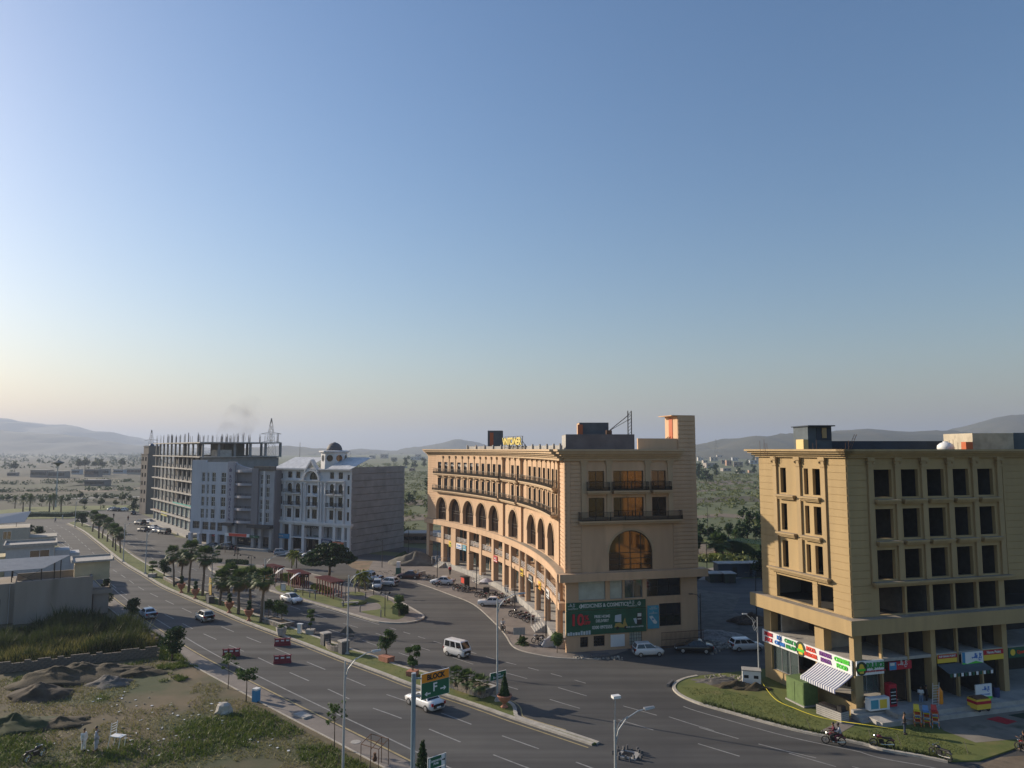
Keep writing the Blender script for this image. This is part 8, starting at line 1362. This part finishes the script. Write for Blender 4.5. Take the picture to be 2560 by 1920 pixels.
# field: boundary wall, stone, frames
bw = thing('brick_boundary_wall', 'rough grey brick boundary wall between tall grass and soil heaps', 'wall', G(0, 1682))
def wall_run(p0, p1, h, rows, bl, jag):
    d = p1 - p0; L = d.length; u = d.normalized(); a = math.atan2(u.y, u.x); base = p0 - Vector(bw.location); n = int(L / bl)
    me = [MB().box(-bl / 2 + .015, -.12, 0, bl / 2 - .015, .12 + .015 * q, h / rows - .018).mesh('brick', BRICKW) for q in range(3)]
    for r_ in range(rows):
        for k in range(n):
            if r_ == rows - 1 and rnd.random() < jag: continue
            c = base + u * (bl * (k + .5 + .5 * (r_ % 2))); child('brick', me[(k + r_) % 3], bw, (c.x, c.y, h / rows * r_), a)
wall_run(G(-10, 1684), G(392, 1640), 1.15, 5, .62, .35); wall_run(G(318, 1556), G(392, 1612), .9, 4, .62, .2)
for px, py in ((332, 1572), (360, 1598), (380, 1612)): g = G(px, py) - Vector(bw.location); MB().cbox((g.x, g.y, 0), (.3, .3, 1.3)).build('pier', BRICKW, bw)
st = MB(); N = 9
for z, s in ((0, 1.0), (.35, 1.05), (.75, .8), (.95, .35)):
    for k in range(N): a = 2 * math.pi * k / N; q = s * rnd.uniform(.8, 1.15); st.v.append((math.cos(a) * .8 * q, math.sin(a) * .55 * q, z))
st.f = [(j * N + i, j * N + (i + 1) % N, (j + 1) * N + (i + 1) % N, (j + 1) * N + i) for j in range(3) for i in range(N)] + [tuple(3 * N + k for k in range(N))]; tag(st.build('boulder', mat('white_stone', (.42, .39, .35), .9, .2, 2), loc=G(560, 1783)), 'whitish angular boulder lying on the field', 'boulder')
t = thing('white_chair_frame', 'tall thin white chair-shaped metal frame beside the two men', 'frame', G(290, 1870), R(-15)); b = MB(); b.tube([(-.55, .3, 0), (-.35, .3, .95), (-.25, .3, 2.0)], .03, 5); b.tube([(-.55, -.3, 0), (-.35, -.3, .95), (-.25, -.3, 2.0)], .03, 5); b.tube([(.5, .3, 0), (.65, .3, 1.0)], .03, 5); b.tube([(.5, -.3, 0), (.65, -.3, 1.0)], .03, 5); b.build('legs', WHITEM, t); MB().box(-.4, -.32, .95, .68, .32, 1.0).build('seat', WHITEM, t); b = MB(); [b.tube([(-.3 + .02 * k, -.3, 1.3 + .2 * k), (-.3 + .02 * k, .3, 1.3 + .2 * k)], .025, 4) for k in range(4)]; b.build('back_rails', WHITEM, t)
t = thing('rusty_frame', 'rusty open iron frame on the verge at the bottom', 'frame', G(935, 1912), R(-32)); b = MB(); [b.tube([(x, y, 0), (x, y, z)], .03, 5) for x, y, z in ((-.9, -.5, 1.5), (-.9, .6, 1.9), (.1, -.5, 1.3), (.9, -.5, 1.5), (.9, .6, 1.9), (.2, .6, 1.9))]; [b.tube([p, q], .03, 5) for p, q in (((-.9, -.5, 1.5), (.9, -.5, 1.5)), ((-.9, .6, 1.9), (.9, .6, 1.9)), ((-.9, -.5, 1.5), (-.9, .6, 1.9)), ((.9, -.5, 1.5), (.9, .6, 1.9)), ((.1, -.5, 1.3), (.2, .6, 1.9)), ((-.9, .05, 1.7), (.9, .05, 1.7)))]; b.build('bars', RUST, t); MB().lathe([(.15, .4), (.18, .6), (.1, .8), (.12, 1.0)], 8, (.25, -.2, 0)).build('valve', RUST, t)
tag(MB().lathe([(.42, 0), (.42, .02), (.36, .022)], 20).build('manhole_cover', STONEL, loc=G(889, 1855, .006)), 'round pale manhole cover on the brick shoulder', 'manhole cover'); tag(MB().cbox((0, 0, 0), (1.6, .9, .14), R(-40)).build('concrete_slab', CONCL, loc=G(757, 1790, 0)), 'pale concrete slab at the shoulder edge', 'slab')
mh = thing('broken_manhole', 'broken square manhole with upright iron stubs at the junction', 'manhole', G(1572, 1888, .003), R(-25)); MB().cbox((0, 0, 0), (1.5, 1.5, .06)).build('slab', CONCL, mh); MB().cbox((-.1, 0, .06), (.8, .8, .03)).build('grate', BLACKM, mh)
for k in range(16): a = k * .39; r_ = 1.0 + .2 * math.sin(k * 3); MB().cbox((math.cos(a) * r_, math.sin(a) * r_, 0), (.22, .12, .18 + .2 * rnd.random()), a).build('stub', STONED, mh)
tag(MB().cbox((0, 0, 0), (2.2, 1.1, .35), R(8)).build('cart_wreck', STONED, loc=G(1500, 1643)), 'dark low junk heap under the pharmacy billboard', 'junk')
t = thing('parasol', 'pale parasol over a stall at the foot of the arcade', 'parasol', G(1216, 1482, 0)); MB().tube([(0, 0, 0), (0, 0, 2.2)], .03, 6).build('pole', STEEL, t); MB().lathe([(1.2, 1.9), (.6, 2.25), (.05, 2.45)], 10).build('canopy', mat('parasol_fabric', (.45, .44, .47), .8), t); MB().cbox((0, 0, 0), (1.0, .8, .9)).build('stall', BLACKP, t)
t = thing('red_kiosk', 'small red and black kiosk beside the big arcade pier', 'kiosk', G(1163, 1470), R(-60)); MB().box(-.7, -.5, 0, .7, .5, 1.9).build('body', BLACKP, t); MB().box(-.6, -.53, .9, .6, -.5, 1.8).build('front_panel', REDP2, t); MB().box(-.8, -.7, 1.9, .8, .6, 2.0).build('roof', BLACKM, t)
t = thing('wall_stub', 'broken concrete kerb piece beside the corner lawn tip', 'kerb piece', G(1676, 1712), R(60)); MB().cbox((0, 0, 0), (1.6, .25, .3)).build('body', STONED, t)
lt_ = MB(); rg = random.Random(21)
for p in scatter([G(*q)[:2] for q in [(250, 1720), (560, 1740), (760, 1880), (300, 1900), (100, 1850)]], 60, .01, rg): lt_.cbox(p, (rg.uniform(.1, .3), rg.uniform(.08, .2), .03), rg.random() * 3)
kind(lt_.build('litter', WHITEM), 'stuff')
# smoke rising behind the unfinished frame
sk = MB().lathe([(4, 0), (9, 14), (13, 32), (13, 48), (9, 60), (3, 68)], 14, (0, 0, 0), sx=1.3).build('smoke', None, None, True, loc=((545 - 1280) / F * 700, 700, 18)); kind(sk, 'stuff'); sk.rotation_euler = (0, R(33), 0)
sm = bpy.data.materials.new('smoke_volume'); sm.use_nodes = True; n = sm.node_tree.nodes; l = sm.node_tree.links; n.remove(n['Principled BSDF']); pv = n.new('ShaderNodeVolumePrincipled'); pv.inputs['Color'].default_value = (.5, .5, .51, 1); tcn = n.new('ShaderNodeTexCoord'); nz = n.new('ShaderNodeTexNoise'); nz.inputs['Scale'].default_value = .07; nz.inputs['Detail'].default_value = 4; rp = n.new('ShaderNodeValToRGB'); rp.color_ramp.elements[0].position = .45; rp.color_ramp.elements[1].position = .75; mu_ = n.new('ShaderNodeMath'); mu_.operation = 'MULTIPLY'; mu_.inputs[1].default_value = .04
l.new(tcn.outputs['Object'], nz.inputs['Vector']); l.new(nz.outputs[0], rp.inputs[0]); l.new(rp.outputs[0], mu_.inputs[0]); l.new(mu_.outputs[0], pv.inputs['Density']); l.new(pv.outputs[0], n['Material Output'].inputs['Volume']); sk.data.materials.append(sm)
